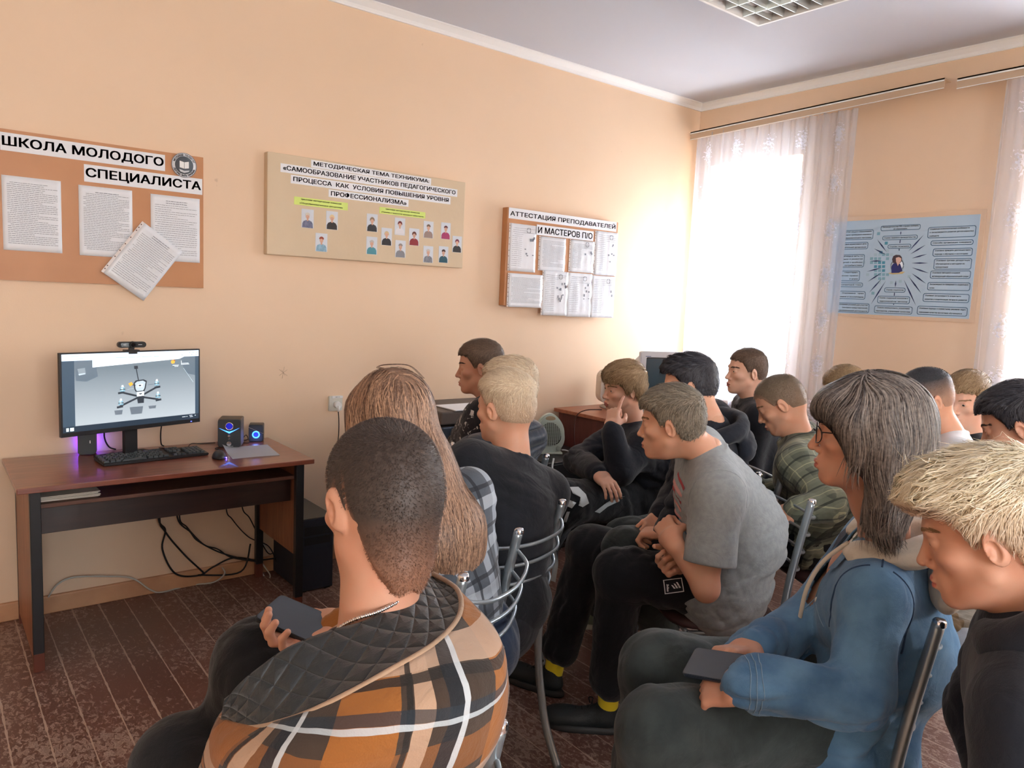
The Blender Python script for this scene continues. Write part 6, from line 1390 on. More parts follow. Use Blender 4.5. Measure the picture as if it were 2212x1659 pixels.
# ---------------------------------------------------------------- 2 boy in the brown plaid jacket, nearest, from behind
PL1 = plaid('brown_plaid', (66, 54, 46), [(0, .23, .30, .19, (146, 92, 44), .95), (1, .21, .20, .14, (150, 94, 46), .55), (0, .23, .62, .055, (176, 146, 122), .9), (1, .21, .52, .10, (178, 150, 128), .85), (0, .23, .54, .018, (38, 34, 32), .9), (1, .21, .66, .03, (40, 36, 34), .9), (0, .23, .80, .045, (30, 34, 40), .9), (1, .21, .86, .035, (40, 48, 56), .8), (0, .23, .865, .02, (190, 196, 200), .85), (1, .21, .915, .018, (186, 196, 202), .7)], rot=.32, rough=.95)
M_QLT = cloth('quilted_black', (28, 32, 34), (18, 21, 23), rough=.55); nt = M_QLT.node_tree; b = nt.nodes['Principled BSDF']; b.inputs['Specular IOR Level'].default_value = .5
wv = []
for nm_, ph in (('cu', .9), ('cv', -.9)):
    a = N(M_QLT, 'ShaderNodeAttribute', attribute_name='cu'); c = N(M_QLT, 'ShaderNodeAttribute', attribute_name='cv'); m_ = N(M_QLT, 'ShaderNodeMath', operation='MULTIPLY_ADD'); m_.inputs[1].default_value = ph; nt.links.new(c.outputs['Fac'], m_.inputs[0]); nt.links.new(a.outputs['Fac'], m_.inputs[2])
    s_ = N(M_QLT, 'ShaderNodeMath', operation='MULTIPLY'); s_.inputs[1].default_value = 75; nt.links.new(m_.outputs[0], s_.inputs[0]); q_ = N(M_QLT, 'ShaderNodeMath', operation='SINE'); nt.links.new(s_.outputs[0], q_.inputs[0]); z_ = N(M_QLT, 'ShaderNodeMath', operation='ABSOLUTE'); nt.links.new(q_.outputs[0], z_.inputs[0]); p_ = N(M_QLT, 'ShaderNodeMath', operation='POWER'); p_.inputs[1].default_value = .4; nt.links.new(z_.outputs[0], p_.inputs[0]); wv.append(p_)
mm_ = N(M_QLT, 'ShaderNodeMath', operation='MINIMUM'); nt.links.new(wv[0].outputs[0], mm_.inputs[0]); nt.links.new(wv[1].outputs[0], mm_.inputs[1]); bu = N(M_QLT, 'ShaderNodeBump'); bu.inputs['Strength'].default_value = 1; bu.inputs['Distance'].default_value = .006; nt.links.new(mm_.outputs[0], bu.inputs['Height']); nt.links.new(b.inputs['Normal'].links[0].from_socket, bu.inputs['Normal']); nt.links.new(bu.outputs[0], b.inputs['Normal'])
wr = W3(738, 1350, 1.41)
J = person('plaid', 'boy in a brown plaid hooded jacket seen from behind, nearest to the camera, looking at a phone', (824, 1080, 1.13, 152, 13, -3), (.50, 1.04), 160, SK2,
  H_BUZZ, 'buzz', top=dict(m=PL1, g=.020, sleeve='long', name='plaid_jacket', fold=.008, seed=9, hem=.02, h=.006), pants=dict(m=M_BPANT, g=.018, loose=.005), N_=(806, 1408, 1.10), neck_r=.058,
  arms=[dict(side='R', wrist=wr, elbow=V(.70, 1.08, .80), yd=W3(645, 1378, 1.38)-wr, zd=V(0, .15, -1), curls=[(30, 62, 45), (26, 58, 45), (24, 56, 40), (22, 52, 40)], thumb=-.9, hs=1.0, fine=True)],
  knees=[V(.36, 1.40, .65), V(.50, 1.37, .82)], feet=[(V(.36, 1.38, 0), V(.34, 1.62, 0)), (V(.42, 1.42, .28), V(.30, 1.60, .30))], slouch=.03, h=.0024, sh=.148, sroll=9, hipz=.58, over=dict(SL=W3(585, 1612, 1.03), SR=W3(985, 1450, 1.17)),
  capkw=dict(nape=1, nx=1.7, side=.0035, fade=(-.13, -.02, .75), fslope=0, lz=[-.128, -.128, -.095, -.030, .020, .006, .002, .030, .052, .060, .064]), nstr=1.8, head_kw=dict(neck_k=.045))
J['body']['label'] = 'boy in a brown plaid hooded jacket, nearest to the camera, looking down at a phone'
A = [(484, 1512, .97), (552, 1450, .965), (632, 1396, .98), (712, 1364, 1.01), (790, 1342, 1.03), (860, 1300, 1.08), (905, 1270, 1.14), (925, 1252, 1.21), (930, 1245, 1.26)]
Cc = [(478, 1552, 1.00), (545, 1570, .93), (640, 1550, .90), (740, 1505, .90), (840, 1450, .92), (940, 1390, .97), (992, 1330, 1.05), (988, 1275, 1.14), (936, 1240, 1.24)]
D = [(455, 1600, .99), (480, 1640, .92), (600, 1660, .87), (740, 1640, .86), (880, 1580, .88), (1010, 1510, .92), (1078, 1440, .99), (1066, 1360, 1.07), (1000, 1290, 1.16)]
E_ = [(430, 1680, 1.0), (480, 1760, .96), (600, 1800, .95), (740, 1800, .94), (880, 1760, .95), (1020, 1680, .98), (1085, 1560, 1.04), (1088, 1440, 1.12), (1015, 1330, 1.22)]
def loft(rows, ks, name, m, sub=8, across=6, thick=.0045, fr=None):
    R_ = [np.array(spline([W3(*p) for p in r], None, sub)[0]) for r in rows]; n = len(R_[0]); cols = [spline([R_[k][i] for k in range(len(R_))], None, across)[0] for i in range(n)]
    G = np.array(cols); mM = G.shape[1]; fo = folds(17, .004, 45, (0, 0, 1), G.reshape(-1, 3).mean(0)); vs = G.reshape(-1, 3); g1 = np.gradient(G, axis=0); g2 = np.gradient(G, axis=1); nn = np.cross(g1, g2).reshape(-1, 3); nn /= np.linalg.norm(nn, axis=1)[:, None]+1e-9
    vs = vs+nn*fo(vs)[:, None]*(.7 if fr is None else fr); fs = np.array([[i*mM+j, (i+1)*mM+j, (i+1)*mM+j+1, i*mM+j+1] for i in range(n-1) for j in range(mM-1)])
    du = np.concatenate([[0], np.cumsum(np.linalg.norm(np.diff(G[:, mM//2], axis=0), axis=1))]); dv = np.concatenate([[0], np.cumsum(np.linalg.norm(np.diff(G[n//2], axis=0), axis=1))]); cu = np.repeat(du, mM); cv = np.tile(dv, n)
    o = np_mesh(name, [(vs, fs, 0)], [m], J['body'], J['org'], {'cu': cu, 'cv': cv+.02}); sd = o.modifiers.new('thick', 'SOLIDIFY'); sd.thickness = thick; sd.offset = 0; return o, G
Bm = [((a[0]*.5+c[0]*.5), (a[1]*.45+c[1]*.55)+8, (a[2]+c[2])/2-.004) for a, c in zip(A, Cc)]
hl, G1 = loft([A, Bm, Cc], None, 'hood_lining', M_QLT, fr=.5); hd, G2 = loft([Cc, D, E_], None, 'hood', PL1)
b = MB(); b.tube([p-J['org'] for p in G2[:, 0]], .0042, 8, smooth_path=False); b.build('hood_rim', cloth('rim_beige', (168, 140, 116), sc=200), hd)
# chain round the neck
N_ = J['N']; b = MB(); pts, _ = spline([W3(716, 1372, 1.085), W3(740, 1352, 1.055), W3(775, 1335, 1.035), W3(815, 1322, 1.035), W3(850, 1305, 1.05), W3(880, 1288, 1.075)], None, 9)
for i in range(0, len(pts)-1): b.tube([pts[i]-J['org']+UP*.0012*(-1)**i, pts[i+1]-J['org']-UP*.0012*(-1)**i], [.0026, .0026], 6, smooth_path=False)
b.build('neck_chain', M_CHROME, J['body'])
lx = W3(700, 1372, 1.42)-W3(600, 1328, 1.46); phone('smartphone', 'black smartphone lying in the palm of the boy in the brown plaid jacket', W3(650, 1343, 1.395), lx, None, V(-.12, -.35, .93), w_=.076, l_=.158)
# ---------------------------------------------------------------- 3 long-haired girl
PLG = plaid('grey_plaid', (78, 84, 92), [(0, .11, .5, .16, (168, 176, 186), .6), (1, .11, .5, .16, (176, 184, 192), .6), (0, .11, .9, .05, (36, 38, 44), .8), (1, .11, .9, .05, (36, 38, 44), .8)])
J = person('girl', 'long-haired girl in a grey plaid shirt, sitting behind the boy in brown plaid', (842, 905, 1.98, 150, 10, 0), (1.10, 1.62), 158, SK3, None, None, top=dict(m=PLG, g=.006, sleeve='long', name='plaid_shirt', fold=.005, seed=12), pants=dict(m=M_DEN2, g=.012), N_=(905, 1050, 1.95), sh=.140, neck_r=.046, h=.004)
H_, R_, T_ = J['H'], J['R'], J['T']; HS = Sdf()
HS.ell(T_(0, -.012, .035), (.090, .108, .098), R_, .02); dn = V(0, 0, -1); bk = -nrm(V(R_[0, 1], R_[1, 1], 0)); rtv = R_[:, 0]
HS.cone(T_(0, -.035, .01), H_+bk*.08+dn*.14+rtv*.03, .092, .102, .05); HS.cone(H_+bk*.08+dn*.14+rtv*.03, H_+bk*.16+dn*.28+rtv*.07, .102, .108, .05, fl=(bk, .85)); HS.cone(H_+bk*.16+dn*.28+rtv*.07, H_+bk*.19+dn*.44+rtv*.12, .106, .066, .05, fl=(bk, .7))
for sx_ in (-1, 1): HS.cone(T_(sx_*.06, .03, .03), T_(sx_*.085, .02, -.13), .040, .035, .04)
v, f = polygonize(HS, .005); top_ = T_(0, -.02, .12)
def longc(q): t = np.clip((q[:, 2]-.085)/.04, 0, 1); return np.stack([np.sign(q[:, 0]+.012)*t*1.2+q[:, 0]*.6, -.25*t+q[:, 1]*.4, -1+.2*t], 1)@R_@R_.T@R_ if False else np.stack([np.sign(q[:, 0]+.012)*t*1.2+q[:, 0]*.6, -.25*t+q[:, 1]*.4, -1+.2*t], 1)
sel = v[(v-H_)@V(0, 0, 1) > -.47]; st = strands(HS, sel, 5200, R_, H_, 1, longc, .13, .0030, .02, 6, 31, .17, curl=.3); st2 = strands(HS, sel[(sel-H_)@V(0, 0, 1) < -.33], 1800, R_, H_, 1, longc, .15, .0030, .06, 6, 32, .2, stick=False)
vs = [(v, f, 0), (st[0], st[1], 0), (st2[0], st2[1], 0)]; np_mesh('hair', vs, [H_LONG], J['body'], J['org'], {'tone': np.concatenate([np.full(len(v), .3), st[2], st2[2]])})
b = MB()
for k in range(3): o_ = .003*k; b.tube([T_(-.01+o_, -.03, .128), T_(-.03+o_, .0, .136+o_*.5), T_(-.02+o_*2, -.03, .140+o_*.4), T_(.03+o_, -.06, .135), T_(.065+o_, -.07, .10)], .0006, 4)
for v_ in b.bm.verts: v_.co -= Vector(J['org'])
b.build('stray_hairs', H_LONG, J['body'])
# ---------------------------------------------------------------- 4 blond boy in the black t-shirt
J = person('blond', 'blond boy with a high fade in a plain black t-shirt, his back half turned', (1089, 880, 2.52, 128, 2, 0), (1.37, 1.80), 140, SK1, H_BLOND, 'short',
  top=dict(m=M_TBLK, g=.022, sleeve='short', name='t_shirt', collar=dict(r=.070, z=.004, t=.006, crisp=1), fold=.005, seed=14, short_to=.85, hem=.05, belly=-.012), pants=dict(m=M_BPANT, g=.02), N_=(1110, 1000, 2.50), arms=[dict(side='L', wrist=W3(975, 1025, 2.72), elbow=W3(1050, 1062, 2.50), hand=False)], sh=.172, neck_r=.058, h=.0028,
  capkw=dict(top=.017, side=.0035, fade=(-.04, .05, .60), lz=[-.098, -.100, -.062, -.016, .024, .016, .014, .034, .052, .060, .062]), nstr=1.3)
# ---------------------------------------------------------------- 5 blond boy in the quilted vest
M_VEST = cloth('vest_slate', (58, 66, 78), (48, 55, 66), rough=.45, sc=90)
nt = M_VEST.node_tree; b = nt.nodes['Principled BSDF']; a = N(M_VEST, 'ShaderNodeAttribute', attribute_name='cv'); s_ = N(M_VEST, 'ShaderNodeMath', operation='MULTIPLY'); s_.inputs[1].default_value = 60; nt.links.new(a.outputs['Fac'], s_.inputs[0]); q_ = N(M_VEST, 'ShaderNodeMath', operation='SINE'); nt.links.new(s_.outputs[0], q_.inputs[0]); z_ = N(M_VEST, 'ShaderNodeMath', operation='ABSOLUTE'); nt.links.new(q_.outputs[0], z_.inputs[0]); p_ = N(M_VEST, 'ShaderNodeMath', operation='POWER'); p_.inputs[1].default_value = .45; nt.links.new(z_.outputs[0], p_.inputs[0]); bu = N(M_VEST, 'ShaderNodeBump'); bu.inputs['Distance'].default_value = .02; nt.links.new(p_.outputs[0], bu.inputs['Height']); nt.links.new(b.inputs['Normal'].links[0].from_socket, bu.inputs['Normal']); nt.links.new(bu.outputs[0], b.inputs['Normal'])
J = person('vest', 'blond boy in a slate quilted vest, mostly hidden behind the blond boy in black', (1100, 842, 3.0, 118, 4, 0), (1.83, 2.53), 130, SK1, H_BLOND, 'quiff', top=dict(m=M_VEST, g=.020, sleeve='short', name='quilted_vest', fold=.008, seed=15, short_to=.55, hem=.04, fr=45), pants=dict(m=M_JEAN, g=.012), N_=(1096, 942, 3.0), arms=[dict(side='L', wrist=W3(1010, 1000, 3.15), hand=False)], h=.0034, nstr=.8)
# ---------------------------------------------------------------- 6 boy in the black floral shirt
FLO = cloth('floral_black', (38, 36, 40), (26, 25, 28)); nt = FLO.node_tree; b = nt.nodes['Principled BSDF']; t = N(FLO, 'ShaderNodeTexNoise'); t.inputs['Scale'].default_value = 16; t.inputs['Detail'].default_value = 6; t.inputs['Distortion'].default_value = 2.2; co = N(FLO, 'ShaderNodeTexCoord'); nt.links.new(co.outputs['Object'], t.inputs['Vector']); r = N(FLO, 'ShaderNodeValToRGB'); r.color_ramp.elements[0].position = .60; r.color_ramp.elements[1].position = .64; r.color_ramp.elements[0].color = srgb(34, 32, 36); r.color_ramp.elements[1].color = srgb(190, 186, 184); nt.links.new(t.outputs[0], r.inputs[0]); nt.links.new(r.outputs[0], b.inputs['Base Color'])
SWL = cloth('swirl_shorts', (206, 216, 212), (190, 202, 198)); nt = SWL.node_tree; b = nt.nodes['Principled BSDF']; t = N(SWL, 'ShaderNodeTexWave'); t.inputs['Scale'].default_value = 12; t.inputs['Distortion'].default_value = 9; t.inputs['Detail'].default_value = 2; co = N(SWL, 'ShaderNodeTexCoord'); nt.links.new(co.outputs['Object'], t.inputs['Vector']); r = N(SWL, 'ShaderNodeValToRGB'); r.color_ramp.elements[0].position = .16; r.color_ramp.elements[1].position = .24; r.color_ramp.elements[0].color = srgb(30, 32, 36); r.color_ramp.elements[1].color = srgb(206, 216, 212); nt.links.new(t.outputs[0], r.inputs[0]); nt.links.new(r.outputs[0], b.inputs['Base Color'])
J = person('floral', 'dark-haired boy in profile in a black floral shirt, against the bare front wall', (1035, 793, 3.42, 92, 4, 0), (1.93, 2.76), 100, SK2, H_BRN, 'short', top=dict(m=FLO, g=.024, sleeve='short', name='floral_shirt', fold=.005, seed=18, short_to=.8, hem=.03), pants=dict(m=SWL, g=.02), N_=(1062, 872, 3.42), arms=[dict(side='L', wrist=W3(962, 1012, 3.28), elbow=W3(1030, 985, 3.25))], eyes=True, brow=BR_D, h=.003, capkw=dict(top=.013))
# ---------------------------------------------------------------- 7 boy resting his chin
hw_ = W3(1321, 922, 3.52); fh = [(V(2.28, 2.74, .0), V(2.10, 2.93, 0)), (V(2.55, 3.02, 0), V(2.42, 3.26, 0))]
J = person('chin', 'light-haired boy in a black sweatshirt resting his chin on his hand', (1345, 838, 3.72, 62, 6, 6), (2.80, 2.55), 72, SK3, H_LT, 'mop',
  top=dict(m=M_HBLK, g=.026, sleeve='long', name='sweatshirt', collar=dict(r=.072, z=.008, t=.009), fold=.008, seed=21, hem=.03, belly=.02), pants=dict(m=M_BPANT, g=.034, fold=.006, loose=.02, to=.85), N_=(1372, 925, 3.78),
  arms=[dict(side='R', wrist=hw_, elbow=W3(1322, 1045, 3.45), yd=W3(1322, 893, 3.56)-hw_, zd=-FW*.8-RT*.5, curls=[(85, 80, 50), (80, 80, 50), (75, 80, 45), (8, 12, 8)], thumb=.9, fine=True),
        dict(side='L', wrist=W3(1300, 1038, 3.50), elbow=W3(1250, 985, 3.75), yd=W3(1332, 1078, 3.42)-W3(1300, 1038, 3.50), zd=V(-.2, -.5, .8), curl=(28, 30, 20), fine=True)] if False else
       [dict(side='L', wrist=hw_, elbow=W3(1340, 1018, 3.50), yd=W3(1326, 884, 3.56)-hw_, zd=-FW*.75-RT*.65, curls=[(85, 80, 50), (80, 80, 50), (75, 80, 45), (6, 10, 6)], thumb=.9, fine=True),
        dict(side='R', wrist=W3(1296, 1026, 3.46), elbow=W3(1250, 995, 3.80), yd=W3(1332, 1066, 3.33)-W3(1296, 1026, 3.46), zd=V(-.3, -.45, .8), curl=(24, 28, 20), fine=True)],
  knees=[W3(1215, 1085, 3.40), W3(1235, 1100, 3.75)], feet=fh, eyes=True, brow=BR_L, h=.003, slouch=.06, sh=.175)
for he, to in fh: shoe('shoe', J['body'], he, to, J['org'], M_SHG, M_SOLEW, laces=M_SOLEW)
M_SW = mat('stripe_white', (206, 214, 216), .8)
for i, pts in enumerate((((1206, 1058), (1225, 1053), (1228, 1068), (1216, 1075), (1226, 1083), (1245, 1086), (1235, 1098), (1222, 1092), (1206, 1078)), ((1232, 1052), (1252, 1052), (1268, 1068), (1275, 1088), (1260, 1096), (1250, 1092), (1262, 1084), (1256, 1070), (1238, 1066)), ((1290, 1108), (1320, 1088), (1350, 1072), (1352, 1086), (1322, 1098), (1303, 1112)), ((1224, 1105), (1231, 1105), (1215, 1160), (1205, 1225), (1200, 1258), (1190, 1254), (1196, 1200), (1208, 1150)))):
    decal(J, J['trs'], [W3(a, b_, 3.3) for a, b_ in pts], M_SW, 'trouser_stripe', -FW+UP*.12, .002, None, 2)
# ---------------------------------------------------------------- 8 boy in the black hoodie
J = person('hoodie', 'dark-haired boy in a black hoodie, his face hidden behind the boy in grey', (1486, 833, 3.0, 88, 8, 0), (2.56, 1.95), 90, SK1, H_DK, 'quiff',
  top=dict(m=M_HBLK, g=.026, sleeve='long', name='hoodie', fold=.007, seed=24, hem=.02), pants=dict(m=M_JEAN, g=.02), N_=(1540, 925, 2.95),
  arms=[dict(side='L', wrist=W3(1440, 1148, 2.68), elbow=W3(1480, 1105, 2.72), yd=W3(1395, 1150, 2.72)-W3(1440, 1148, 2.68), zd=V(0, -.3, 1), curl=(50, 60, 40)), dict(side='R', wrist=W3(1425, 1122, 2.90), elbow=W3(1460, 1080, 3.05), yd=W3(1385, 1148, 2.80)-W3(1425, 1122, 2.90), zd=V(-.2, -.5, .8), curl=(40, 50, 30))],
  knees=[W3(1352, 1190, 2.84), W3(1350, 1168, 3.10)], feet=[(V(2.40, 1.78, 0), V(2.21, 1.98, 0)), (V(2.55, 2.38, 0), V(2.36, 2.58, 0))], slouch=.06, h=.003, capkw=dict(fade=(-.06, .0, .4), lift=.10, jit=.16, top=.016))
draped_hood(J, M_HBLK, thick=.036, w_=.16, back=.12)
for (he, to), nm in zip(J['ft'], 'LR'): shoe('shoe', J['body'], he, to, J['org'], mat('shoe_sage', (120, 134, 116), .6, bump=(260, .5, .002)), M_SOLEW)
for pts in (((1459, 1012), (1472, 1010), (1474, 1020), (1460, 1024)), ((1462, 1036), (1472, 1030), (1474, 1060), (1466, 1064), (1456, 1052))): decal(J, J['garment'], [W3(a, b_, 2.88) for a, b_ in pts], mat('print_yellow', (220, 200, 80), .7), 'yellow_print', -FW, .002, J['gobj'], 2)
b = MB(); c_ = J['WL']; b.tube([c_-J['org']+RT*.012+UP*.028*math.cos(q)-FW*.030*math.sin(q) for q in np.linspace(0, 6.283, 17)], .0075, 8, smooth_path=False); b.build('wristband', M_TBLK, J['body'])
# ---------------------------------------------------------------- 9 boy in black by the curtain
J = person('far', 'short-haired boy in black sitting upright in front of the window curtain', (1611, 802, 3.95, 66, 0, 2), (3.52, 2.28), 80, SK3, H_BRN, 'short', top=dict(m=M_TBLK, g=.022, sleeve='long', name='jacket', fold=.005, seed=27, collar=dict(r=.070, z=.010, t=.010)), pants=dict(m=M_BPANT), eyes=True, brow=BR_D, h=.0032, capkw=dict(top=.008, side=.003, fade=(-.03, .03, .0)), nstr=.7)
# ---------------------------------------------------------------- 10 shaved boy in green plaid
PLN = plaid('green_plaid', (98, 104, 90), [(0, .085, .5, .22, (130, 134, 114), .6), (1, .085, .5, .22, (132, 136, 116), .6), (0, .085, .5, .02, (190, 188, 150), .6), (1, .085, .5, .02, (190, 188, 150), .6), (0, .085, .95, .06, (40, 44, 42), .7), (1, .085, .95, .06, (40, 44, 42), .7)], rot=.5)
J = person('green', 'shaven-headed boy in a green plaid shirt looking down and smiling', (1684, 872, 3.15, 90, 30, 0), (2.98, 1.66), 92, SK1, H_SHV, 'buzz', top=dict(m=PLN, g=.026, sleeve='long', name='plaid_shirt', fold=.006, seed=30, belly=.01, collar=dict(r=.070, z=.010, t=.010)), pants=dict(m=M_BPANT, g=.012), N_=(1728, 948, 3.15), feet=[(V(2.61, 2.03, 0), V(2.44, 2.25, 0)), (V(2.78, 2.22, 0), V(2.60, 2.42, 0))], slouch=.08, eyes=(0, -25), brow=BR_L, h=.003,
  arms=[dict(side='L', wrist=W3(1712, 1105, 2.85), elbow=W3(1790, 1090, 2.85), yd=V(-.75, .5, -.35), zd=V(-.2, -.5, .8), curl=(30, 40, 30))], capkw=dict(fade=(-.02, .10, .25)))
for he, to in J['ft']: shoe('shoe', J['body'], he, to, J['org'], M_SHB, mat('sole_grey', (120, 122, 120), .6))
# ---------------------------------------------------------------- 11 curly top behind
J = person('curly', 'curly-haired head just showing behind the boy in denim, against the curtain', (1822, 842, 4.25, 95, 10, 0), (4.20, 2.10), 92, SK1, H_LT, 'mop', top=dict(m=M_TBLK, g=.02, h=.009), pants=dict(m=M_BPANT, h=.01), h=.004, nstr=.6, capkw=dict(comb=crown, curl=1.6, jit=.6))
# ---------------------------------------------------------------- 12 boy in denim
def segd(p, a, b): t = max(0, min(1, float((p-a)@(b-a)/((b-a)@(b-a))))); return np.linalg.norm(p-a-t*(b-a))
N12 = (1910, 1176, 1.75); fd = None
def jopen(S, J): pass
J = person('denim', 'boy with glasses and long dark hair in a blue denim jacket, holding a phone', (1866, 936, 1.62, 88, 2, 0), (1.77, .86), 90, SK2, None, None,
  top=dict(m=cloth('tee_white_print', (206, 206, 200), (190, 190, 184), var=40), g=.008, sleeve='short', name='t_shirt', short_to=.3, hem=.02, seed=33, h=.007), pants=dict(m=M_JEAN, g=.026, fold=.006, loose=.012), N_=N12,
  arms=[dict(side='L', wrist=W3(1600, 1480, 1.57), elbow=W3(1852, 1508, 1.53), yd=W3(1530, 1494, 1.62)-W3(1600, 1480, 1.57), zd=V(-.2, -.6, .8), curl=(40, 45, 30), thumb=.1, fine=True), dict(side='R', wrist=W3(1622, 1402, 1.72), elbow=W3(1735, 1350, 1.86), yd=W3(1545, 1412, 1.66)-W3(1622, 1402, 1.72), zd=V(-.1, .3, .9), curl=(40, 50, 40), thumb=.1, fine=True)],
  knees=[W3(1425, 1585, 1.64), W3(1425, 1450, 1.86)], feet=[(V(1.30, .98, 0), V(1.12, 1.17, 0)), (V(1.46, 1.14, 0), V(1.29, 1.34, 0))], slouch=.07, eyes=True, brow=BR_D, h=.0024, sh=.175, head_kw=dict(nose=1.05))
for (he, to), nm in zip(J['ft'], 'LR'): shoe('shoe', J['body'], he, to, J['org'], mat('shoe_sage', (120, 134, 116), .6, bump=(260, .5, .002)), M_SOLEW, laces=M_SOLEW)
JD = J; up, fw, rt = J['up'], J['fw'], J['rt']; Nn = J['N']
def denim_extra(S, J):
    for e, w_ in ((J['EL'], J['WL']), (J['ER'], J['WR'])): S.cone(e*.16+w_*.84, e*.05+w_*.95, .041, .040, .006)
    Pm = J['P']; S.cone(Pm-J['rt']*.09-V(0, 0, .01), Pm+J['rt']*.09-V(0, 0, .01), .150, .150, .05); S.cone(Pm-J['rt']*.10-V(0, 0, .09)-J['fw']*.02, Pm+J['rt']*.08-V(0, 0, .09)-J['fw']*.02, .150, .150, .06)
tee = J['gobj']
garment(J, M_DEN, g=.016, sleeve='long', name='denim_jacket', fold=.012, seed=35, hem=.02, h=.0055, extra=denim_extra, fr=38)
SJ = J['garment']; o = J['gobj']
# open front: remove the strip of cloth along the breastbone
me = o.data; bm = bmesh.new(); bm.from_mesh(me); rm = []
for v in bm.verts:
    q = np.array(v.co)+J['org']-Nn; a_, b_, c_ = q@rt, q@fw, q@up
    if b_ > .02 and abs(a_+.005) < .026+.10*max(0, min(1, (-c_-.02)/.5))*.5 and c_ < .05 and c_ > -.52 and segd(q+Nn, J['ER'], J['WR']) > .075 and segd(q+Nn, J['EL'], J['WL']) > .075 and segd(q+Nn, J['SR'], J['ER']) > .068: rm.append(v)
bmesh.ops.delete(bm, geom=rm, context='VERTS'); bm.to_mesh(me); bm.free(); sd = o.modifiers.new('thick', 'SOLIDIFY'); sd.thickness = .004; sd.offset = -1
M_ST = mat('denim_stitch', (120, 146, 168), .8); M_SD = mat('denim_seam', (38, 66, 98), .8)
SL, SR, EL, WL, P_ = J['SL'], J['SR'], J['EL'], J['WL'], J['P']
seam(J, [SL+up*.06+fw*.02, SL+fw*.065+up*.03, SL+fw*.078-up*.04, SL+fw*.06-up*.10], SJ, M_SD, .0022); seam(J, [SL+up*.06-fw*.02, SL-fw*.06+up*.02, SL-fw*.085-up*.05, SL-fw*.08-up*.11], SJ, M_SD, .0022)
seam(J, [SL+up*.06, (SL+Nn)/2+up*.07, Nn-rt*.06+up*.04], SJ, M_SD, .002); seam(J, [SL*.2+EL*.8-fw*.05, EL*.6+SL*.4-fw*.05, SL*.8+EL*.2-fw*.05], SJ, M_SD, .0018)
for q in (.84, .885, .94): c = EL*(1-q)+WL*q; ax = nrm(WL-EL); u_ = nrm(np.cross(ax, up)); v_ = np.cross(ax, u_); seam(J, [c+(u_*math.cos(t)+v_*math.sin(t))*.05 for t in np.linspace(0, 6.283, 13)], SJ, M_ST, .0011, 'stitch')
seam(J, [Nn-up*.16-rt*.055+fw*.12, Nn-up*.165-rt*.10+fw*.10, Nn-up*.17-rt*.13+fw*.06], SJ, M_ST, .0014, 'stitch'); seam(J, [Nn-up*.10-rt*.045+fw*.12, Nn-up*.20-rt*.055+fw*.13, Nn-up*.32-rt*.07+fw*.13], SJ, M_ST, .0013, 'stitch')
for q in (.06, .16, .26, .36): b = MB(); c = press_pt(SJ, Nn-up*q-rt*(.045+q*.1)+fw*.08, fw)-J['org']; b.lathe([(0, .004), (.006, .003), (.0075, 0)], 16, M=Matrix.Translation(Vector(c)) @ Vector(fw).to_track_quat('Z', 'Y').to_matrix().to_4x4()); b.build('button', mat('button_pale', (206, 206, 200), .3, .5), o)
for sx_ in (-1, 1): decal(J, SJ, [Nn+rt*sx_*.05+up*.03+fw*.05, Nn+rt*sx_*.10+up*.01+fw*.02, Nn+rt*sx_*.10-up*.05+fw*.08, Nn+rt*sx_*.05-up*.075+fw*.11], M_DEN2 if sx_ > 0 else M_DEN, 'collar_flap', fw+up*.4, .006, o, 3)
hd = draped_hood(J, M_CREAM, thick=.040, w_=.24, back=.14, up0=.030, drop=.045, seed=36, flat=.62)
b = MB(); sp = [Nn-rt*.060+fw*.075+up*.005, Nn-rt*.075+fw*.115-up*.05, Nn-rt*.085+fw*.135-up*.12, Nn-rt*.085+fw*.135-up*.20, Nn-rt*.080+fw*.13-up*.28, Nn-rt*.075+fw*.13-up*.33]; b.tube([p-J['org'] for p in sp], [.0055, .005, .005, .005, .005, .005], 8); b.build('drawstring', M_CREAM, hd)
# green print on the inner t-shirt
mt = MATS['tee_white_print']; nt = mt.node_tree; bs = nt.nodes['Principled BSDF']; t = N(mt, 'ShaderNodeTexVoronoi'); t.inputs['Scale'].default_value = 34; co = N(mt, 'ShaderNodeTexCoord'); nt.links.new(co.outputs['Object'], t.inputs['Vector']); r = N(mt, 'ShaderNodeValToRGB'); r.color_ramp.interpolation = 'CONSTANT'; r.color_ramp.elements[0].color = srgb(214, 214, 206); r.color_ramp.elements[1].position = .42; r.color_ramp.elements[1].color = srgb(36, 66, 52); nt.links.new(t.outputs['Distance'], r.inputs[0]); nt.links.new(r.outputs[0], bs.inputs['Base Color'])
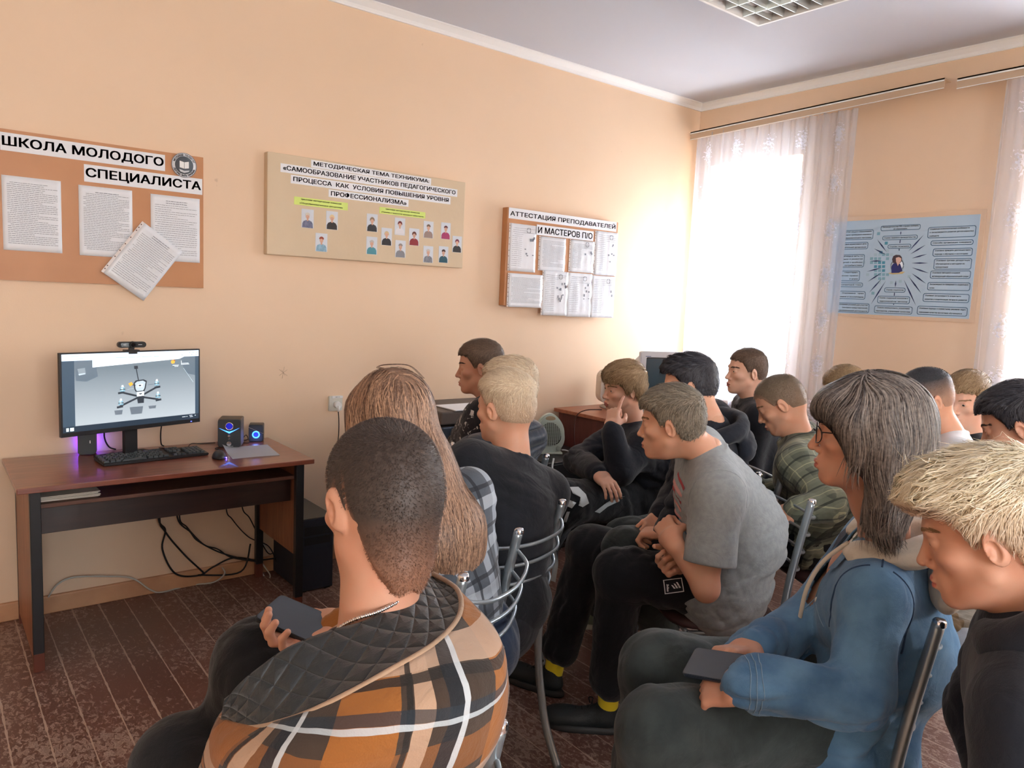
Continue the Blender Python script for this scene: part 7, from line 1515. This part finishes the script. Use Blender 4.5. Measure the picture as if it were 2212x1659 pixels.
# layered long hair
H_, R_, T_ = J['H'], J['R'], J['T']; HS = Sdf(); HS.ell(T_(0, -.022, .040), (.094, .112, .096), R_, .02); HS.ell(T_(0, -.060, -.030), (.078, .070, .090), R_, .05)
for sx_ in (-1, 1): HS.cone(T_(sx_*.072, .030, .030), T_(sx_*.080, .012, -.045), .030, .018, .03); HS.cone(T_(sx_*.070, -.035, -.02), T_(sx_*.062, -.045, -.13), .038, .028, .03)
HS.cone(T_(0, -.070, -.06), T_(0, -.050, -.185), .060, .044, .04); HS.cone(T_(-.045, .070, .062), T_(.045, .070, .062), .026, .026, .03); HS.cone(T_(-.03, .088, .048), T_(.03, .088, .048), .014, .014, .02)
HS.ell(T_(0, .085, -.050), (.10, .078, .078), R_, .02, True)
v, f = polygonize(HS, .003); ou = v[J['F'](v) > .002]
def mull(q):
    wv_ = .28*np.sin(q[:, 2]*55+q[:, 0]*30+q[:, 1]*22)
    t = np.clip((q[:, 2]-.07)/.05, 0, 1); fr_ = np.clip((q[:, 1]+.01)/.05, 0, 1); return np.stack([q[:, 0]*.8+.3*np.sign(q[:, 0]+.02)*t, wv_+.95*t*fr_+.25*fr_-(1-fr_)*.35*t-.10*(1-fr_), -.95*(1-t)-.15+.2*np.sin(q[:, 1]*60)*.0], 1)
st = strands(HS, ou, 9500, R_, H_, 1, mull, .075, .0026, .06, 6, 41, .2); lo_ = ou[((ou-H_)@R_)[:, 2] < -.02]; st2 = strands(HS, lo_, 1500, R_, H_, 1, mull, .06, .0024, .12, 5, 42, .2, stick=False)
np_mesh('hair', [(v, f, 0), (st[0], st[1], 0), (st2[0], st2[1], 0)], [H_MULL], J['body'], J['org'], {'tone': np.concatenate([np.full(len(v), .25), st[2], st2[2]])})
# glasses
gl = MB(); O_ = J['org']; MG = mat('glasses_frame', (46, 40, 44), .3, .6)
for sx_ in (-1, 1):
    pts = [T_(sx_*(.033+.024*math.cos(q)), .094-.012*abs(math.cos(q))*(sx_*math.cos(q)*sx_ > 0), -.004+.0185*math.sin(q))-O_ for q in np.linspace(0, 2*math.pi, 25)]; gl.tube(pts, .0013, 6, smooth_path=False)
    gl.tube([T_(sx_*.056, .084, .004)-O_, T_(sx_*.076, .050, .006)-O_, T_(sx_*.083, -.005, .004)-O_, T_(sx_*.083, -.020, -.012)-O_], .0013, 6)
gl.tube([T_(-.010, .097, .0)-O_, T_(0, .101, .003)-O_, T_(.010, .097, .0)-O_], .0013, 6); gl.build('glasses', MG, J['body'])
lx = W3(1612, 1452, 1.52)-W3(1492, 1432, 1.62); phone('smartphone', 'dark smartphone held low by the boy in the denim jacket', W3(1556, 1440, 1.63), lx, None, V(-.30, -.62, .72), w_=.078, l_=.162, m=mat('phone_case_blue', (30, 42, 58), .4))
# ---------------------------------------------------------------- 13 boy in the white t-shirt
J = person('white', 'boy with a dark buzz cut in a white t-shirt, behind the boy in denim', (1996, 862, 3.0, 62, 14, 0), (3.28, 1.22), 78, SK1, hair_mat('hair_fade_dark', (40, 42, 48), (84, 84, 88), skin=(190, 150, 126)), 'buzz', top=dict(m=M_WTEE, g=.022, sleeve='short', name='t_shirt', collar=dict(r=.068, z=.006, t=.006, crisp=1), seed=44), pants=dict(m=M_DEN2), h=.003, N_=(2055, 945, 3.02), eyes=True, capkw=dict(fade=(.0, .085, .85), top=.010))
# ---------------------------------------------------------------- 14 smiling boy
J = person('smile', 'smiling light-haired boy in black with a white collar, facing the camera at the right', (2086, 862, 3.4, 26, 14, 4), (3.80, 1.32), 50, SK3, H_LT, 'crop', top=dict(m=M_TBLK, g=.024, sleeve='long', name='jacket', seed=47), pants=dict(m=M_BPANT), eyes=(0, -12), brow=BR_L, h=.003, N_=(2100, 950, 3.42))
fl_ = decal(J, J['garment'], [J['N']+J['rt']*-.02+J['fw']*.06+J['up']*.03, J['N']+J['rt']*-.10+J['fw']*.04+J['up']*.0, J['N']+J['rt']*-.07+J['fw']*.10-J['up']*.09, J['N']+J['rt']*-.01+J['fw']*.10-J['up']*.05], M_WTEE, 'white_collar', J['fw'], .004, J['gobj'], 3)
# ---------------------------------------------------------------- 15 dark-haired boy at the right edge
J = person('edge', 'dark-haired boy with white sleeves, cut by the right edge of the photo', (2200, 920, 2.20, 92, 20, 0), (2.58, .70), 94, SK2, H_DK, 'crop', top=dict(m=M_WTEE, g=.028, sleeve='long', name='white_sweatshirt', seed=50, fold=.007), pants=dict(m=M_DEN2, g=.02), N_=(2255, 1010, 2.20), eyes=True, brow=BR_D, h=.0028,
  arms=[dict(side='L', wrist=W3(2070, 1470, 1.80), elbow=W3(2190, 1450, 1.78), yd=V(-.8, .55, -.1), zd=V(0, 0, 1)), dict(side='R', wrist=W3(2058, 1408, 1.98), elbow=W3(2160, 1390, 2.05), yd=W3(1990, 1440, 1.95)-W3(2058, 1408, 1.98), zd=V(-.2, -.4, .9), curl=(35, 45, 30))])
garment(J, M_TBLK, g=.036, sleeve='short', short_to=.25, name='black_vest', seed=51, hem=.03, h=.008)
S = Sdf(); c_ = W3(2085, 1352, 2.05); S.box(c_, (.11, .07, .035), np.stack([nrm(V(-.8, .6, 0)), nrm(V(.6, .8, 0)), V(0, 0, 1)], 1), .03, .01); ff = folds(52, .008, 60, (1, 0, 0), c_); S.post = lambda P, D: D+ff(P)
v, f = polygonize(S, .005); PLB = plaid('cream_plaid', (186, 178, 162), [(0, .10, .4, .2, (140, 112, 76), .8), (1, .12, .5, .2, (120, 92, 60), .5)]); o = np_mesh('folded_jacket', [(v, f, 0)], [PLB], None, tuple(c_), {'cu': v@nrm(V(-.6, .6, .4)), 'cv': v[:, 2]*1.0+v[:, 0]*.3}); tag(o, 'bundled cream and brown checked garment on the lap of the boy with white sleeves', 'clothing')
# ---------------------------------------------------------------- 16 bleached boy in front at the right
J = person('bleach', 'boy with tousled bleached hair in a black hoodie, cut off at the right in front', (2128, 1152, 1.24, 88, 18, 0), (1.64, .30), 90, SK2, H_BLEACH, 'quiff', top=dict(m=M_HBLK, g=.028, sleeve='long', name='hoodie', seed=55, fold=.006, h=.007, hem=.02), pants=dict(m=M_BPANT, g=.02), N_=(2235, 1322, 1.24), eyes=(0, -15), brow=BR_L, h=.0024, sh=.19, neck_r=.060,
  arms=[dict(side='L', wrist=W3(2010, 1990, 1.08), elbow=W3(2210, 1850, 1.02), hand=False), dict(side='R', wrist=V(1.50, .38, .60), elbow=V(1.68, .52, .76), hand=False)], knees=[V(1.50, .42, .46), V(1.64, .50, .46)], feet=[(V(1.50, .40, 0), V(1.36, .60, 0)), (V(1.64, .50, 0), V(1.50, .70, 0))], capkw=dict(top=.026, side=.005, front=.012, rough=.006, fade=(-.03, .075, .72), L=.058, lift=.30, jit=.5, w=.0020, n=7500, comb=crown))
draped_hood(J, M_HBLK, thick=.046, w_=.20, back=.10, up0=.035, drop=.03, seed=56)
